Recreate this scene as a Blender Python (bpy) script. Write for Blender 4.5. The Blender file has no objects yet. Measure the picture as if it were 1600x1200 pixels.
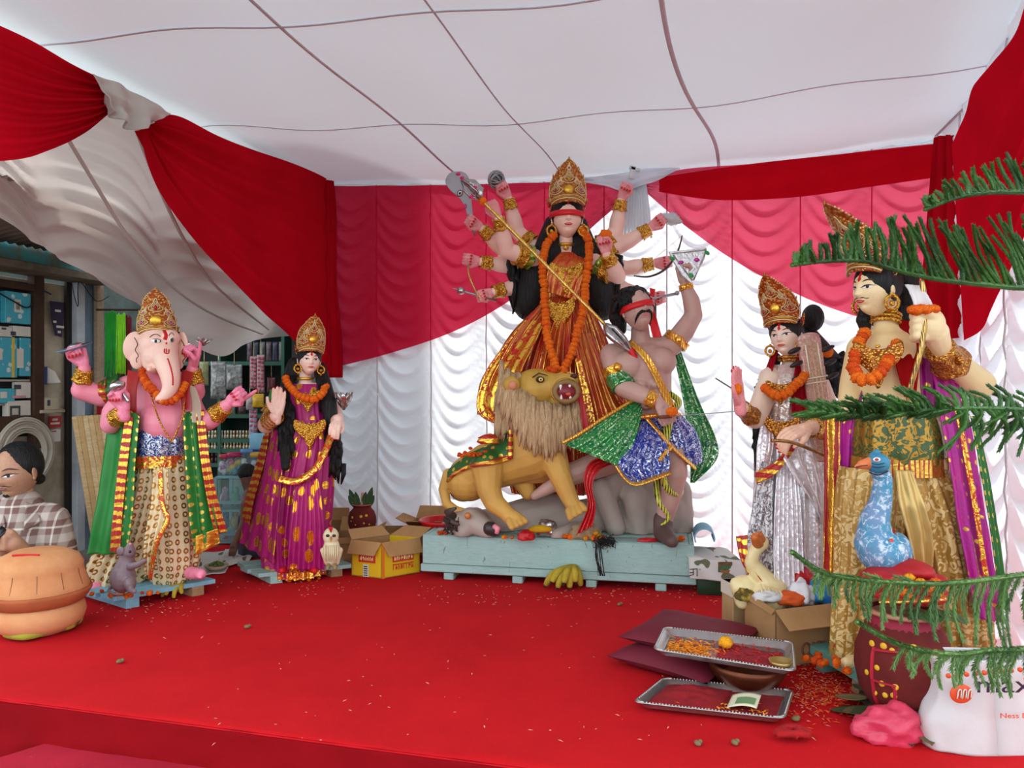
import bpy, math, random
import numpy as np
from mathutils import Vector as V, Matrix, Quaternion, noise as mnoise
random.seed(11)
S = bpy.context.scene
COL = S.collection
F, CH = 1200.0, 0.95            # focal length in pixels of the 1600x1200 frame, eye height above the stage
PI, TAU = math.pi, math.tau

# ---------------------------------------------------------------- camera, sky, sun, exposure
cam = bpy.data.cameras.new('camera'); cam.sensor_width = 36; cam.lens = 27; cam.clip_start = .02
camo = bpy.data.objects.new('camera', cam); COL.objects.link(camo)
camo.location = (0, 0, CH); camo.rotation_euler = (PI/2, 0, 0)
S.camera = camo
W = bpy.data.worlds.new('sky'); S.world = W; W.use_nodes = True
bg = W.node_tree.nodes['Background']
bg.inputs[0].default_value = (.87, .96, 1.05, 1); bg.inputs[1].default_value = 2.7
sun = bpy.data.lights.new('sun', 'SUN'); sun.energy = 6.0; sun.angle = math.radians(3); sun.color = (1, .97, .92)
suno = bpy.data.objects.new('sun', sun); COL.objects.link(suno)
suno.rotation_euler = V((-.42, -.62, -.75)).to_track_quat('-Z', 'Y').to_euler()
S.view_settings.view_transform = 'Standard'; S.view_settings.look = 'None'
S.view_settings.exposure = 0.0; S.view_settings.gamma = 1.0; S.view_settings.use_curve_mapping = False
try:
    S.cycles.max_bounces = 10; S.cycles.transparent_max_bounces = 12; S.cycles.diffuse_bounces = 5
except Exception: pass

# ---------------------------------------------------------------- helpers
def Q(x, y, d): return V(((x-800)/F*d, d, CH-(y-600)/F*d))
def FL(x, y, z=0.0):                      # the point of the level z seen at this pixel
    d = (CH-z)*F/(y-600); return V(((x-800)/F*d, d, z))
def lin(c):
    if isinstance(c, str):
        c = c.lstrip('#'); c = [int(c[i:i+2], 16)/255 for i in (0, 2, 4)]
    return tuple(x/12.92 if x <= .04045 else ((x+.055)/1.055)**2.4 for x in c[:3])+(1,)
def lerp(a, b, t): return a+(b-a)*t
def spline(pts, n, closed=False):
    """Catmull-Rom through pts (tuples of any length), n samples."""
    P = [np.array(p, float) for p in pts]; m = len(P); out = []
    segs = m if closed else m-1
    for i in range(n):
        t = i/(n if closed else n-1)*segs; k = min(int(t), segs-1); f = t-k
        if closed: a, b, c, d = (P[(k+j-1) % m] for j in range(4))
        else: a, b, c, d = P[max(k-1, 0)], P[k], P[k+1], P[min(k+2, m-1)]
        out.append(.5*((2*b)+(c-a)*f+(2*a-5*b+4*c-d)*f*f+(3*b-a-3*c+d)*f**3))
    return out
def vs(pts, n): return [V(p) for p in spline(pts, n)]
WL = {}; WM = {}
def base(p): return WL.get(p, V((0, 0, 0))) if p else V((0, 0, 0))
def props(o, label=None, cat=None, group=None, kind=None):
    if label: o['label'] = label
    if cat: o['category'] = cat
    if group: o['group'] = group
    if kind: o['kind'] = kind
    return o
def thing(name, loc, label, cat, group=None):
    o = bpy.data.objects.new(name, None); COL.objects.link(o); o.location = loc; WL[o] = V(loc)
    o.empty_display_size = .05
    return props(o, label, cat, group)
class G:
    """collects closed shapes; .build() links ONE mesh object"""
    def __init__(s): s.v = []; s.f = []; s.uv = []
    def add(s, vs_, fs, uv=None):
        k = len(s.v); s.v += [V(p) for p in vs_]; s.f += [tuple(i+k for i in f) for f in fs]
        s.uv += uv if uv else [(0, 0)]*len(vs_)
        return s
    def rings(s, R, closed=True, cap=True, uv=None, wrapuv=False):
        n = len(R[0]); vv = [p for r in R for p in r]; ff = []
        for i in range(len(R)-1):
            for j in range(n if closed else n-1):
                a, b = i*n+j, i*n+(j+1) % n
                ff.append((a, b, b+n, a+n))
        if cap:
            ff.append(tuple(range(n-1, -1, -1))); ff.append(tuple((len(R)-1)*n+j for j in range(n)))
        if uv is None:
            uv = [(j/n, i/max(1, len(R)-1)) for i in range(len(R)) for j in range(n)]
        return s.add(vv, ff, uv)
    def tube(s, pts, r, n=8, up=None, cap=True, flat=1.0):
        P = [V(p) for p in pts]; m = len(P)
        if not hasattr(r, '__len__'): r = [r]*m
        T = [(P[min(i+1, m-1)]-P[max(i-1, 0)]).normalized() for i in range(m)]
        u = V(up) if up else (V((0, 0, 1)) if abs(T[0].z) < .9 else V((0, 1, 0)))
        R = []; L = 0; uv = []
        for i in range(m):
            u = (u-T[i]*u.dot(T[i]))
            u = u.normalized() if u.length > 1e-6 else T[i].orthogonal().normalized()
            w = T[i].cross(u)
            rr = r[i]; a, b = (rr if hasattr(rr, '__len__') else (rr, rr*flat))
            R.append([P[i]+w*(a*math.cos(TAU*j/n))+u*(b*math.sin(TAU*j/n)) for j in range(n)])
            if i: L += (P[i]-P[i-1]).length
            uv += [(j/n, L) for j in range(n)]
        return s.rings(R, True, cap, uv)
    def cap(s, p0, r0, p1, r1=None, n=12):
        p0, p1 = V(p0), V(p1); r1 = r0 if r1 is None else r1
        d = p1-p0; t = d.normalized() if d.length > 1e-6 else V((0, 0, 1))
        pts, rs = [], []
        for k in (0, .35, .7, .92): pts.append(p0-t*(r0*math.cos(math.asin(max(.06, k))))); rs.append(r0*max(.06, k))
        pts += [p0, p1]; rs += [r0, r1]
        for k in (.92, .7, .35, 0): pts.append(p1+t*(r1*math.cos(math.asin(max(.06, k))))); rs.append(r1*max(.06, k))
        return s.tube(pts, rs, n)
    def limb(s, pts, rs, n=12):
        for i in range(len(pts)-1): s.cap(pts[i], rs[i], pts[i+1], rs[i+1], n)
        return s
    def ell(s, c, r, M=None, nu=16, nv=10):
        c = V(c); r = r if hasattr(r, '__len__') else (r, r, r); vv = []; uv = []
        for i in range(nv+1):
            a = PI*i/nv
            for j in range(nu):
                b = TAU*j/nu; p = V((r[0]*math.sin(a)*math.cos(b), r[1]*math.sin(a)*math.sin(b), -r[2]*math.cos(a)))
                if i in (0, nv): p = V((p.x+1e-5*math.cos(b), p.y+1e-5*math.sin(b), p.z))
                vv.append(c+(M @ p if M else p)); uv.append((j/nu, i/nv))
        ff = [(i*nu+j, i*nu+(j+1) % nu, (i+1)*nu+(j+1) % nu, (i+1)*nu+j) for i in range(nv) for j in range(nu)]
        ff += [tuple(range(nu-1, -1, -1)), tuple(nv*nu+j for j in range(nu))]
        return s.add(vv, ff, uv)
    def box(s, c, sz, M=None, bev=0):
        c = V(c); x, y, z = (q/2 for q in sz); o = []
        if bev:
            b = min(bev, x*.9, y*.9, z*.9); R = []
            for zz, k in ((-z, b), (-z+b, 0), (z-b, 0), (z, b)):
                X, Y = x-k, y-k
                R.append([V(p) for p in ((-X, -Y+b, zz), (-X+b, -Y, zz), (X-b, -Y, zz), (X, -Y+b, zz), (X, Y-b, zz), (X-b, Y, zz), (-X+b, Y, zz), (-X, Y-b, zz))])
            R = [[c+(M @ p if M else p) for p in r] for r in R]
            return s.rings(R)
        for zz in (-z, z):
            for p in ((-x, -y), (x, -y), (x, y), (-x, y)):
                q = V((p[0], p[1], zz)); o.append(c+(M @ q if M else q))
        return s.add(o, [(3, 2, 1, 0), (4, 5, 6, 7), (0, 1, 5, 4), (1, 2, 6, 5), (2, 3, 7, 6), (3, 0, 4, 7)],
                     [(0, 0), (1, 0), (1, 1), (0, 1)]*2)
    def lathe(s, c, prof, n=32, M=None, wob=None):
        c = V(c); R = []; uv = []; L = 0
        for i, (r, z) in enumerate(prof):
            if i: L += math.hypot(r-prof[i-1][0], z-prof[i-1][1])
            ring = []
            for j in range(n):
                a = TAU*j/n; k = r*(wob(a, z) if wob else 1); p = V((k*math.cos(a), k*math.sin(a), z))
                ring.append(c+(M @ p if M else p)); uv.append((j/n, L))
            R.append(ring)
        return s.rings(R, True, True, uv)
    def prism(s, poly, M, depth, bev=0):
        """poly: 2-D outline in the XZ plane of M, given thickness along local Y"""
        n = len(poly); cx = sum(p[0] for p in poly)/n; cz = sum(p[1] for p in poly)/n
        def ring(y, k): return [M @ V((cx+(p[0]-cx)*k, y, cz+(p[1]-cz)*k)) for p in poly]
        uv = None
        if bev: return s.rings([ring(-depth/2, 1-bev), ring(-depth/4, 1), ring(depth/4, 1), ring(depth/2, 1-bev)])
        return s.rings([ring(-depth/2, 1), ring(depth/2, 1)])
    def grid(s, fn, nu, nv, uvs=(1, 1)):
        vv = []; uv = []
        for i in range(nv+1):
            for j in range(nu+1):
                vv.append(V(fn(j/nu, i/nv))); uv.append((j/nu*uvs[0], i/nv*uvs[1]))
        ff = [(i*(nu+1)+j, i*(nu+1)+j+1, (i+1)*(nu+1)+j+1, (i+1)*(nu+1)+j) for i in range(nv) for j in range(nu)]
        return s.add(vv, ff, uv)
    def build(s, name, mat, parent=None, smooth=True, ang=None, solid=0, loc=None):
        return mk(name, s.v, s.f, mat, parent, smooth, s.uv, ang, solid, loc)
def mk(name, verts, faces, mat, parent=None, smooth=True, uv=None, ang=None, solid=0, loc=None):
    me = bpy.data.meshes.new(name); off = base(parent) if parent else (V(loc) if loc else V((0, 0, 0)))
    me.from_pydata([tuple(V(v)-off) for v in verts], [], faces)
    if mat: me.materials.append(mat)
    if uv:
        lay = me.uv_layers.new(name='UVMap'); li = np.empty(len(me.loops), int); me.loops.foreach_get('vertex_index', li)
        lay.data.foreach_set('uv', np.array(uv, float)[li].ravel())
    me.update()
    if smooth:
        me.polygons.foreach_set('use_smooth', [True]*len(me.polygons))
        if ang: me.set_sharp_from_angle(angle=math.radians(ang))
    o = bpy.data.objects.new(name, me); COL.objects.link(o)
    if parent:
        o.parent = parent; WL[o] = off
        if parent in WM: o.matrix_local = WM[parent].inverted() @ Matrix.Translation(off); WM[o] = Matrix.Translation(off)
    elif loc: o.location = off; WL[o] = off
    if solid:
        m = o.modifiers.new('thickness', 'SOLIDIFY'); m.thickness = solid; m.offset = 0
    return o
def solo(name, g, mat, label, cat, loc=None, group=None, **kw):
    c = loc if loc is not None else V((sum(v.x for v in g.v)/len(g.v), sum(v.y for v in g.v)/len(g.v), min(v.z for v in g.v)))
    return props(g.build(name, mat, None, loc=c, **kw), label, cat, group)
def put(name, me, Mw, parent, mat=None):
    """shared mesh placed by a world matrix under parent"""
    o = bpy.data.objects.new(name, me); COL.objects.link(o); o.parent = parent
    o.matrix_local = (WM[parent].inverted() if parent in WM else Matrix.Translation(-base(parent))) @ Mw; WL[o] = base(parent); WM[o] = Mw.copy()
    if mat:
        o.material_slots[0].link = 'OBJECT'; o.material_slots[0].material = mat
    return o
def blob(g, voxel=.005, it=4, fac=.5, loc=None):
    """union of overlapping closed shapes as one continuous skin -> (verts, faces)"""
    me = bpy.data.meshes.new('t'); me.from_pydata([tuple(v) for v in g.v], [], g.f)
    o = bpy.data.objects.new('t', me); COL.objects.link(o)
    m = o.modifiers.new('r', 'REMESH'); m.mode = 'VOXEL'; m.voxel_size = voxel; m.use_smooth_shade = True
    if it:
        m = o.modifiers.new('s', 'SMOOTH'); m.factor = fac; m.iterations = it
    dg = bpy.context.evaluated_depsgraph_get(); ev = o.evaluated_get(dg); m2 = bpy.data.meshes.new_from_object(ev)
    n = len(m2.vertices); a = np.empty(n*3); m2.vertices.foreach_get('co', a)
    fs = [tuple(p.vertices) for p in m2.polygons]
    bpy.data.objects.remove(o); bpy.data.meshes.remove(me); bpy.data.meshes.remove(m2)
    return [V(p) for p in a.reshape(-1, 3)], fs
def skin(name, g, mat, parent=None, voxel=.005, it=4, fac=.5, mod=None, **kw):
    v, f = blob(g, voxel, it, fac)
    if mod: v = [mod(p) for p in v]
    return mk(name, v, f, mat, parent, True, **kw)
from mathutils.bvhtree import BVHTree
def surf(o):
    """pixel -> point on this part's skin, a little proud"""
    off = base(o); bv = BVHTree.FromPolygons([v.co+off for v in o.data.vertices], [tuple(p.vertices) for p in o.data.polygons])
    def f(x, y, lift=.002):
        d = V(((x-800)/F, 1, -(y-600)/F)).normalized(); h = bv.ray_cast(V((0, 0, CH)), d)
        return (h[0]-d*lift, h[1]) if h[0] else (None, None)
    return f
def mesh_of(g, mat, voxel=None, it=3, name='shape'):
    v, f = (blob(g, voxel, it) if voxel else (g.v, g.f))
    me = bpy.data.meshes.new(name); me.from_pydata([tuple(p) for p in v], [], f); me.materials.append(mat)
    me.polygons.foreach_set('use_smooth', [True]*len(me.polygons)); me.update()
    return me
def frame(o, fwd, up):
    """world matrix: local +Y along fwd, local +Z near up"""
    y = V(fwd).normalized(); z = V(up)-y*V(up).dot(y); z.normalize(); x = y.cross(z)
    M = Matrix((x, y, z)).transposed().to_4x4(); M.translation = V(o); return M
def rotz(a): return Matrix.Rotation(a, 3, 'Z')

# ---------------------------------------------------------------- materials
class N:
    def __init__(s, name):
        s.m = bpy.data.materials.new(name); s.m.use_nodes = True; s.t = s.m.node_tree; s.t.nodes.clear()
        s.out = s.n('ShaderNodeOutputMaterial'); s._c = {}
    def n(s, ty, ins=None, **kw):
        x = s.t.nodes.new(ty)
        for k, v in kw.items(): setattr(x, k, v)
        for k, v in (ins or {}).items(): s.set(x.inputs[k], v)
        return x
    def set(s, inp, v):
        if isinstance(v, bpy.types.NodeSocket): s.t.links.new(v, inp)
        elif isinstance(v, str): inp.default_value = lin(v)
        else: inp.default_value = v
    def co(s, kind='Object'):
        if kind not in s._c: s._c[kind] = s.n('ShaderNodeTexCoord').outputs[kind]
        return s._c[kind]
    def mp(s, kind='Object', sc=(1, 1, 1), rot=(0, 0, 0), loc=(0, 0, 0)):
        return s.n('ShaderNodeMapping', {'Vector': s.co(kind), 'Scale': sc, 'Rotation': rot, 'Location': loc}).outputs[0]
    def noise(s, vec, scale, det=3, rough=.6, dist=0):
        return s.n('ShaderNodeTexNoise', {'Vector': vec, 'Scale': scale, 'Detail': det, 'Roughness': rough, 'Distortion': dist}).outputs['Fac']
    def vor(s, vec, scale, out='Distance', rnd=1, feature='F1', dim='3D'):
        x = s.n('ShaderNodeTexVoronoi', feature=feature, voronoi_dimensions=dim); s.set(x.inputs['Vector'], vec); s.set(x.inputs['Scale'], scale); s.set(x.inputs['Randomness'], rnd); return x.outputs[out]
    def wave(s, vec, scale, dist=0, ty='BANDS', d='X', det=2):
        return s.n('ShaderNodeTexWave', {'Vector': vec, 'Scale': scale, 'Distortion': dist, 'Detail': det}, wave_type=ty, bands_direction=d).outputs['Fac']
    def ramp(s, fac, a, b, c0=0., c1=1.):
        return s.n('ShaderNodeMapRange', {'Value': fac, 'From Min': a, 'From Max': b, 'To Min': c0, 'To Max': c1}).outputs[0]
    def math(s, op, a, b=0.):
        return s.n('ShaderNodeMath', {0: a, 1: b}, operation=op).outputs[0]
    def mix(s, f, a, b):
        x = s.n('ShaderNodeMix', data_type='RGBA'); s.set(x.inputs[0], f); s.set(x.inputs[6], a); s.set(x.inputs[7], b); return x.outputs[2]
    def bump(s, h, st=.3, dist=.01):
        return s.n('ShaderNodeBump', {'Height': h, 'Strength': st, 'Distance': dist}).outputs[0]
    def pbr(s, col, rough=.6, metal=0., nor=None, spec=.4, **kw):
        x = s.n('ShaderNodeBsdfPrincipled', {'Base Color': col, 'Roughness': rough, 'Metallic': metal, 'Specular IOR Level': spec})
        for k, v in kw.items(): s.set(x.inputs[k.replace('_', ' ')], v)
        if nor is not None: s.set(x.inputs['Normal'], nor)
        return x.outputs[0]
    def done(s, sh):
        s.t.links.new(sh, s.out.inputs[0]); return s.m
    def mixsh(s, f, a, b):
        x = s.n('ShaderNodeMixShader'); s.set(x.inputs[0], f); s.t.links.new(a, x.inputs[1]); s.t.links.new(b, x.inputs[2]); return x.outputs[0]
def plain(name, col, rough=.55, metal=0, var=.12, vs_=6, bump=.15, bs=40, spec=.4, col2=None, **kw):
    m = N(name); c = m.co()
    f = m.ramp(m.noise(c, vs_, 4), .3, .7)
    dk = col2 if col2 else tuple(x*(1-var) for x in lin(col)[:3])+(1,)
    return m.done(m.pbr(m.mix(f, dk, col), rough, metal, m.bump(m.noise(c, bs, 3), bump, .004), spec, **kw))
def cloth(name, col, trans=.4, clear=0., var=.1, rough=.85, weave=900, seamcol=None, bump=.2, vs_=3, tint=None):
    m = N(name); c = m.co(); f = m.ramp(m.noise(c, vs_, 4), .3, .7)
    cc = m.mix(f, tuple(x*(1-var) for x in lin(col)[:3])+(1,), col)
    nor = m.bump(m.noise(m.mp(sc=(1, 1, 2.5)), 14, 3), bump, .01)
    d = m.n('ShaderNodeBsdfDiffuse', {'Color': cc, 'Normal': nor}).outputs[0]
    t = m.n('ShaderNodeBsdfTranslucent', {'Color': cc, 'Normal': nor}).outputs[0]
    sh = m.mixsh(trans, d, t)
    if clear: sh = m.mixsh(clear, sh, m.n('ShaderNodeBsdfTransparent', {'Color': tint or col}).outputs[0])
    return m.done(sh)
def foil(name, col, gold='#e8b545', mask='leaf', sc=1., thr=.5, kind='UV', uvs=(1, 1), rough=.4, col2=None, crinkle=.5, groom=.28, cs=60, sheer=0, metal=.85):
    """printed cloth: base colour with a metallic foil print"""
    m = N(name); c = m.mp(kind, (uvs[0], uvs[1], 1))
    D2 = '2D' if kind == 'UV' else '3D'
    if mask == 'dots':
        d = m.vor(c, sc, rnd=.25, dim=D2); k = m.ramp(d, thr, thr*.8)
    elif mask == 'rings':
        d = m.vor(c, sc, rnd=.2, dim=D2); k = m.math('MULTIPLY', m.ramp(d, thr, thr*.85), m.ramp(d, thr*.35, thr*.5))
    elif mask == 'blobs':
        d = m.math('ADD', m.vor(c, sc, rnd=.75, dim=D2), m.math('MULTIPLY', m.noise(c, sc*3), .25)); k = m.ramp(d, thr, thr*.86)
    elif mask == 'bars':
        w = m.wave(c, sc, 2.5, d='Z', det=2); n = m.noise(c, sc*2.2, 3); k = m.ramp(m.math('ADD', m.math('MULTIPLY', w, .5), n), thr, thr+.05)
    elif mask == 'stripes':
        w = m.wave(c, sc, 1.2, det=3); n = m.noise(c, sc*.55, 4); k = m.ramp(m.math('ADD', m.math('MULTIPLY', w, .55), n), thr, thr+.06)
    else:
        n = m.noise(c, sc, 2, .5, 1.6); e = m.math('ABSOLUTE', m.math('SUBTRACT', n, .5)); k = m.ramp(e, thr*.12, thr*.1)
        k = m.math('MAXIMUM', k, m.ramp(m.vor(c, sc*1.4), .2, .16))
    bc = m.mix(m.ramp(m.noise(c, sc*.4, 3), .35, .65), col, col2 or col)
    cc = m.mix(k, bc, gold)
    nor = m.bump(m.noise(m.co(), cs, 3, .6, .6), crinkle, .006)
    sh = m.pbr(cc, m.ramp(k, 0, 1, rough, groom), m.math('MULTIPLY', k, metal), nor, .5)
    if sheer: sh = m.mixsh(sheer, sh, m.n('ShaderNodeBsdfTransparent', {'Color': col}).outputs[0])
    return m.done(sh)
# ---------------------------------------------------------------- the tent: frame of the room
A = V((-1.15, 4.75, 0)); U = V((.967, -.2546, 0)).normalized(); VV = V((-.2546, -.967, 0)).normalized()
HC = 2.18                                             # ceiling above the stage
LB = 3.45; B = A+U*LB
def RP(s, t, z): return A+U*s+VV*t+V((0, 0, z))
DR = V((-.348, -.9375, 0)).normalized(); NR = V((-.9375, .348, 0)).normalized()
WALLS = {'left': (A, VV, U), 'back': (A, U, VV), 'right': (B, DR, NR)}
def WP(w, px, py, off=0.):
    O, d, n = WALLS[w]; r = V(((px-800)/F, 1, 0)); k = (O+n*off).dot(n)/r.dot(n)
    return V((r.x*k, k, CH-(py-600)/F*k))
def ceil_z(s, t):
    return HC-.075*math.sin(PI*min(1, max(0, s/LB)))-.012*math.sin(s*7+1)*math.sin(t*4.2)+.02*max(0, t-1.2)

M_white = cloth('white_cloth', '#eef3f8', trans=.4, var=.03)
M_ceil = cloth('ceiling_cloth', '#dfe9ee', trans=.11, var=.03, vs_=1.2)
M_grey_cloth = cloth('dusty_white_cloth', '#d9d3ca', trans=.25, var=.14, vs_=2)
M_red_cloth = cloth('red_cloth', '#cc1024', trans=.4, var=.18)
M_red_sheer = cloth('sheer_red_cloth', '#d8183e', trans=.5, clear=.4, var=.1, tint='#f07490')
M_red_sheer2 = cloth('sheer_deep_red_cloth', '#cc1236', trans=.5, clear=.24, var=.1, tint='#ec5c7c')
M_seam = plain('seam_tape', '#cfc3ca', .9)
M_cord = plain('gather_cord', '#cbc4c4', .9)

# carpet
def carpet(name, col, dk):
    m = N(name); c = m.co(); f = m.ramp(m.noise(c, 3, 5, .7), .3, .7)
    cc = m.mix(f, dk, col); cc = m.mix(m.ramp(m.noise(c, 70, 2), .72, .8), cc, '#d8443c')
    return m.done(m.pbr(cc, .95, 0, m.bump(m.noise(c, 350, 2), .5, .003), .15))
M_carpet = carpet('red_felt', '#c4131a', '#b50d16')
M_carpet2 = carpet('worn_red_felt', '#b02034', '#98182a')
SL, SR, TF = -.5, 4.4, 2.44
g = G()
def stage_pt(u, v):
    s = lerp(SL, SR, u)
    if v < .97:
        k = v/.97; return RP(s, lerp(-.25, TF, k), .004*mnoise.noise(V((s*3, k*6, 0))))
    k = (v-.97)/.03*.2
    if True: return RP(s, TF+.012*math.sin(k*5)+.004*mnoise.noise(V((s*9, 1, 0))), -.008*k*5)
def skirt_pt(u, v):
    s = lerp(SL, SR, u); return RP(s, TF+.006+(.02*mnoise.noise(V((s*5, v*3, 5)))+.012*mnoise.noise(V((s*13, v*8, 2))))*min(1, v*2), lerp(-.004, -.47, v))
g.grid(stage_pt, 150, 90); stage = g.build('floor', M_carpet); props(stage, 'red felt carpet covering the low stage', 'floor', kind='structure')
g = G(); g.grid(skirt_pt, 220, 30); o = g.build('trim_stage_skirt', plain('shaded_red_skirting', '#8c0a14', .9, 0, .15, 5, .4, 30, spec=.08), None, solid=.003); props(o, 'crinkled red cloth skirting along the stage front, coloured dark for its shade', 'skirting', kind='structure')  # shade on the riser is put into this darker red
g = G(); g.box(RP((SL+SR)/2, (TF-.25)/2, -.26), (SR-SL-.04, TF+.2, .46), rotz(math.atan2(U.y, U.x)))
# lower red step in front of the stage
p = [FL(130, 1143, -.12), FL(470, 1215, -.12), FL(700, 1420, -.12), FL(0, 1420, -.12), FL(-40, 1196, -.12)]
R = [[q+V((0, 0, dz)) for q in p] for dz in (-.34, -.01, 0)]
c0 = sum(p, V())/5
R.append([lerp(q, c0, .02) for q in p]); 
g = G(); g.rings(R[:3]); st = g.build('floor_step', M_carpet2, ang=30); props(st, 'lower step with faded red carpet at the bottom left', 'step', kind='structure')
g = G(); g.box((0, 8, -.5), (40, 40, .06)); gr = g.build('floor_ground', plain('street_ground', '#5c5650', .9, var=.3), smooth=False); props(gr, 'dusty grey street ground around the stage', 'ground', kind='structure')

# ceiling
g = G(); S0, S1, T1 = -.12, 3.6, 3.3
g.grid(lambda u, v: RP(lerp(S0, S1, u), lerp(-.05, T1, v), ceil_z(lerp(S0, S1, u), lerp(-.05, T1, v))), 90, 80)
ceiling = g.build('ceiling', M_ceil); props(ceiling, 'white cloth tent ceiling with stitched seams', 'ceiling', kind='structure')
def cseam(fn, r):
    pts = []
    for i in range(41):
        s, t = fn(i/40); pts.append(RP(s, t, ceil_z(s, t)-.004))
    G().tube(pts, r, 6, flat=.35).build('seam', M_seam, ceiling)
cseam(lambda k: (.94+.006*math.sin(k*6), 3.2*k), .0075)
cseam(lambda k: (1.5-.05*k+.012*math.sin(k*9), 3.2*k), .004)
cseam(lambda k: (2.33-.16*min(1, k*1.6)+.03*math.sin(k*9+.5), 3.2*k), .0085)
cseam(lambda k: (3.38+.02*math.sin(k*7), .1+3.*k), .008)
cseam(lambda k: (3.6*k-.1, 1.12-.1*k-.05*math.sin(k*PI)), .005)
cseam(lambda k: (3.6*k-.1, 2.02+.03*math.sin(k*8)), .006)

# gathered white wall drapes
def festoon(name, w, s0, s1, z1, pw, P, mat, amp=.042, seed=0, label='', cords=True, sag=.17):
    O, d, n = WALLS[w]; L = s1-s0; g = G()
    def pt(u, v):
        s = s0+L*u; x = (s/pw) % 1.0; k = math.floor(s/pw); sg = 4*x*(1-x)
        zt = z1(s); z = lerp(zt, -.02, v)
        ph = (z+sag*sg*(1+.25*math.sin(k*3.1+seed))+.02*mnoise.noise(V((s*3, z*2, seed)))+k*.013)/P
        f = ph % 1.0; sh = (f/.75 if f < .75 else (1-f)/.25)
        a = amp*(.35+.65*sg)*(.8+.5*mnoise.noise(V((s*2, z*3, seed+4))))
        return O+d*s+n*(a*sh-.01*(1-sg)+.03*mnoise.noise(V((s*1.3, z*.8, seed+9))))+V((0, 0, z))
    g.grid(pt, int(L/.017), 260); o = g.build(name, mat); props(o, label, 'drape', kind='structure')
    if cords:
        k = math.ceil(s0/pw)
        while k*pw <= s1:
            u = (k*pw-s0)/L
            pts = [pt(min(1, u), v/30)+n*.012 for v in range(31)]
            G().tube(pts, .0042, 5, flat=.5).build('gathering_cord', M_cord, o); k += 1
    return o
festoon('wall_back', 'back', -.02, LB+.02, lambda s: ceil_z(s, 0)+.01, .345, .105, M_white, label='white gathered drape across the back of the tent', seed=1)
festoon('wall_right', 'right', 0, 1.9, lambda s: HC+.02, .42, .13, M_white, label='bright white gathered drape along the right side', seed=6, sag=.13)

# hung drapes laid out by their outlines on the walls
def drape(name, w, T, Bm, off, disp, mat, nu=60, nv=40, parent=None, out=0.):
    tt = spline(T, nu+1); bb = spline(Bm, nu+1); n = WALLS[w][2]; g = G()
    def pt(u, v):
        j = round(u*nu); p = lerp(tt[j], bb[j], v)
        return WP(w, p[0], p[1], off-out*v)+n*disp(u, v)
    g.grid(pt, nu, nv); return g.build(name, mat, parent)
def nz(u, v, s): return mnoise.noise(V((u, v, s)))
# dusty white drape swept up along the left side
def dl(u, v):
    x = (u*4) % 1; sg = 4*x*(1-x); f = ((v*9+sg*1.1-u*2+.4*nz(u*3, v*2, 1)) % 1)
    return (.06*(f/.7 if f < .7 else (1-f)/.3))*(.4+.6*sg)*(.5+.5*u)+.05*nz(u*3, v*3, 2)
wl = drape('wall_left', 'left', [(540, 290), (508, 281), (265, 185), (175, 140), (-60, 25), (-300, -120)],
      [(520, 528), (470, 524), (395, 532), (335, 556), (250, 500), (160, 447), (70, 392), (-20, 335), (-300, 200)], .0, dl, M_grey_cloth, 110, 90, out=.5)
props(wl, 'dusty white drape swept up along the left side of the tent', 'drape', kind='structure')
for pts in ([(105, 215), (150, 290), (200, 370), (260, 440), (330, 490), (410, 522)], [(215, 208), (245, 285), (285, 370), (335, 445), (420, 515)]):
    G().tube([WP('left', p[0], p[1], .08-.5*min(1, max(0, (p[1]-200)/330))) for p in spline(pts, 24)], .009, 6, flat=.5).build('gathering_cord', M_grey_cloth, wl)
# red drapes
def swag(k, amp, ge=1.0, seed=0, fade=True):
    return lambda u, v: amp*math.sin(TAU*k*v+2*nz(u*1.5, v*1.5, seed))*((.25+.75*abs(2*ge-1+(1-2*ge)*u)) if fade else 1)+.03*nz(u*2.5, v*2, seed+3)
r1 = drape('red_drape', 'left', [(178, 132), (120, 102), (0, 44), (-200, -55)], [(180, 172), (140, 205), (70, 236), (0, 252), (-200, 260)], .1, swag(7, .022, 1, 1), M_red_cloth, 60, 70)
props(r1, 'red swag drape tied high at the far left', 'drape')
r2 = drape('red_drape', 'left', [(232, 186), (268, 181), (350, 213), (430, 246), (508, 279)], [(219, 206), (262, 300), (322, 395), (395, 478), (450, 522), (508, 578)], .1,
    lambda u, v: .028*math.sin(TAU*(5.5*v+1.3*u))*(.3+.7*abs(1-u))+.03*nz(u*3, v*3, 7)+.012*math.sin(v*40+u*8)*(1-u), M_red_cloth, 70, 80)
props(r2, 'red swag drape over the shop opening, left of the corner', 'drape')
r3 = drape('red_drape', 'back', [(512, 291), (640, 290), (760, 288), (870, 284), (960, 284), (992, 286)], [(514, 576), (600, 555), (700, 521), (790, 474), (860, 420), (930, 350), (992, 297)], .09,
    lambda u, v: .022*math.sin(TAU*6*v+2*nz(u*2, v, 3))*u**2+.02*nz(u*4, v*3, 5)+.006*math.sin(u*55)*(1-v)*(1-u), M_red_sheer2, 110, 60)
props(r3, 'sheer red swag drape on the back wall left of the ten-armed goddess statue', 'drape')
r4 = drape('red_drape', 'back', [(1003, 286), (1060, 267), (1180, 256), (1320, 240), (1482, 222)], [(1006, 298), (1070, 352), (1140, 402), (1230, 452), (1330, 492), (1482, 530)], .09,
    lambda u, v: .022*math.sin(TAU*6*v+2*nz(u*2, v, 13))*(1-u)**2+.02*nz(u*4, v*3, 15)+.008*math.sin(v*22+u*4), M_red_sheer, 110, 60)
props(r4, 'sheer red swag drape on the back wall right of the ten-armed goddess statue', 'drape')
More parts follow.
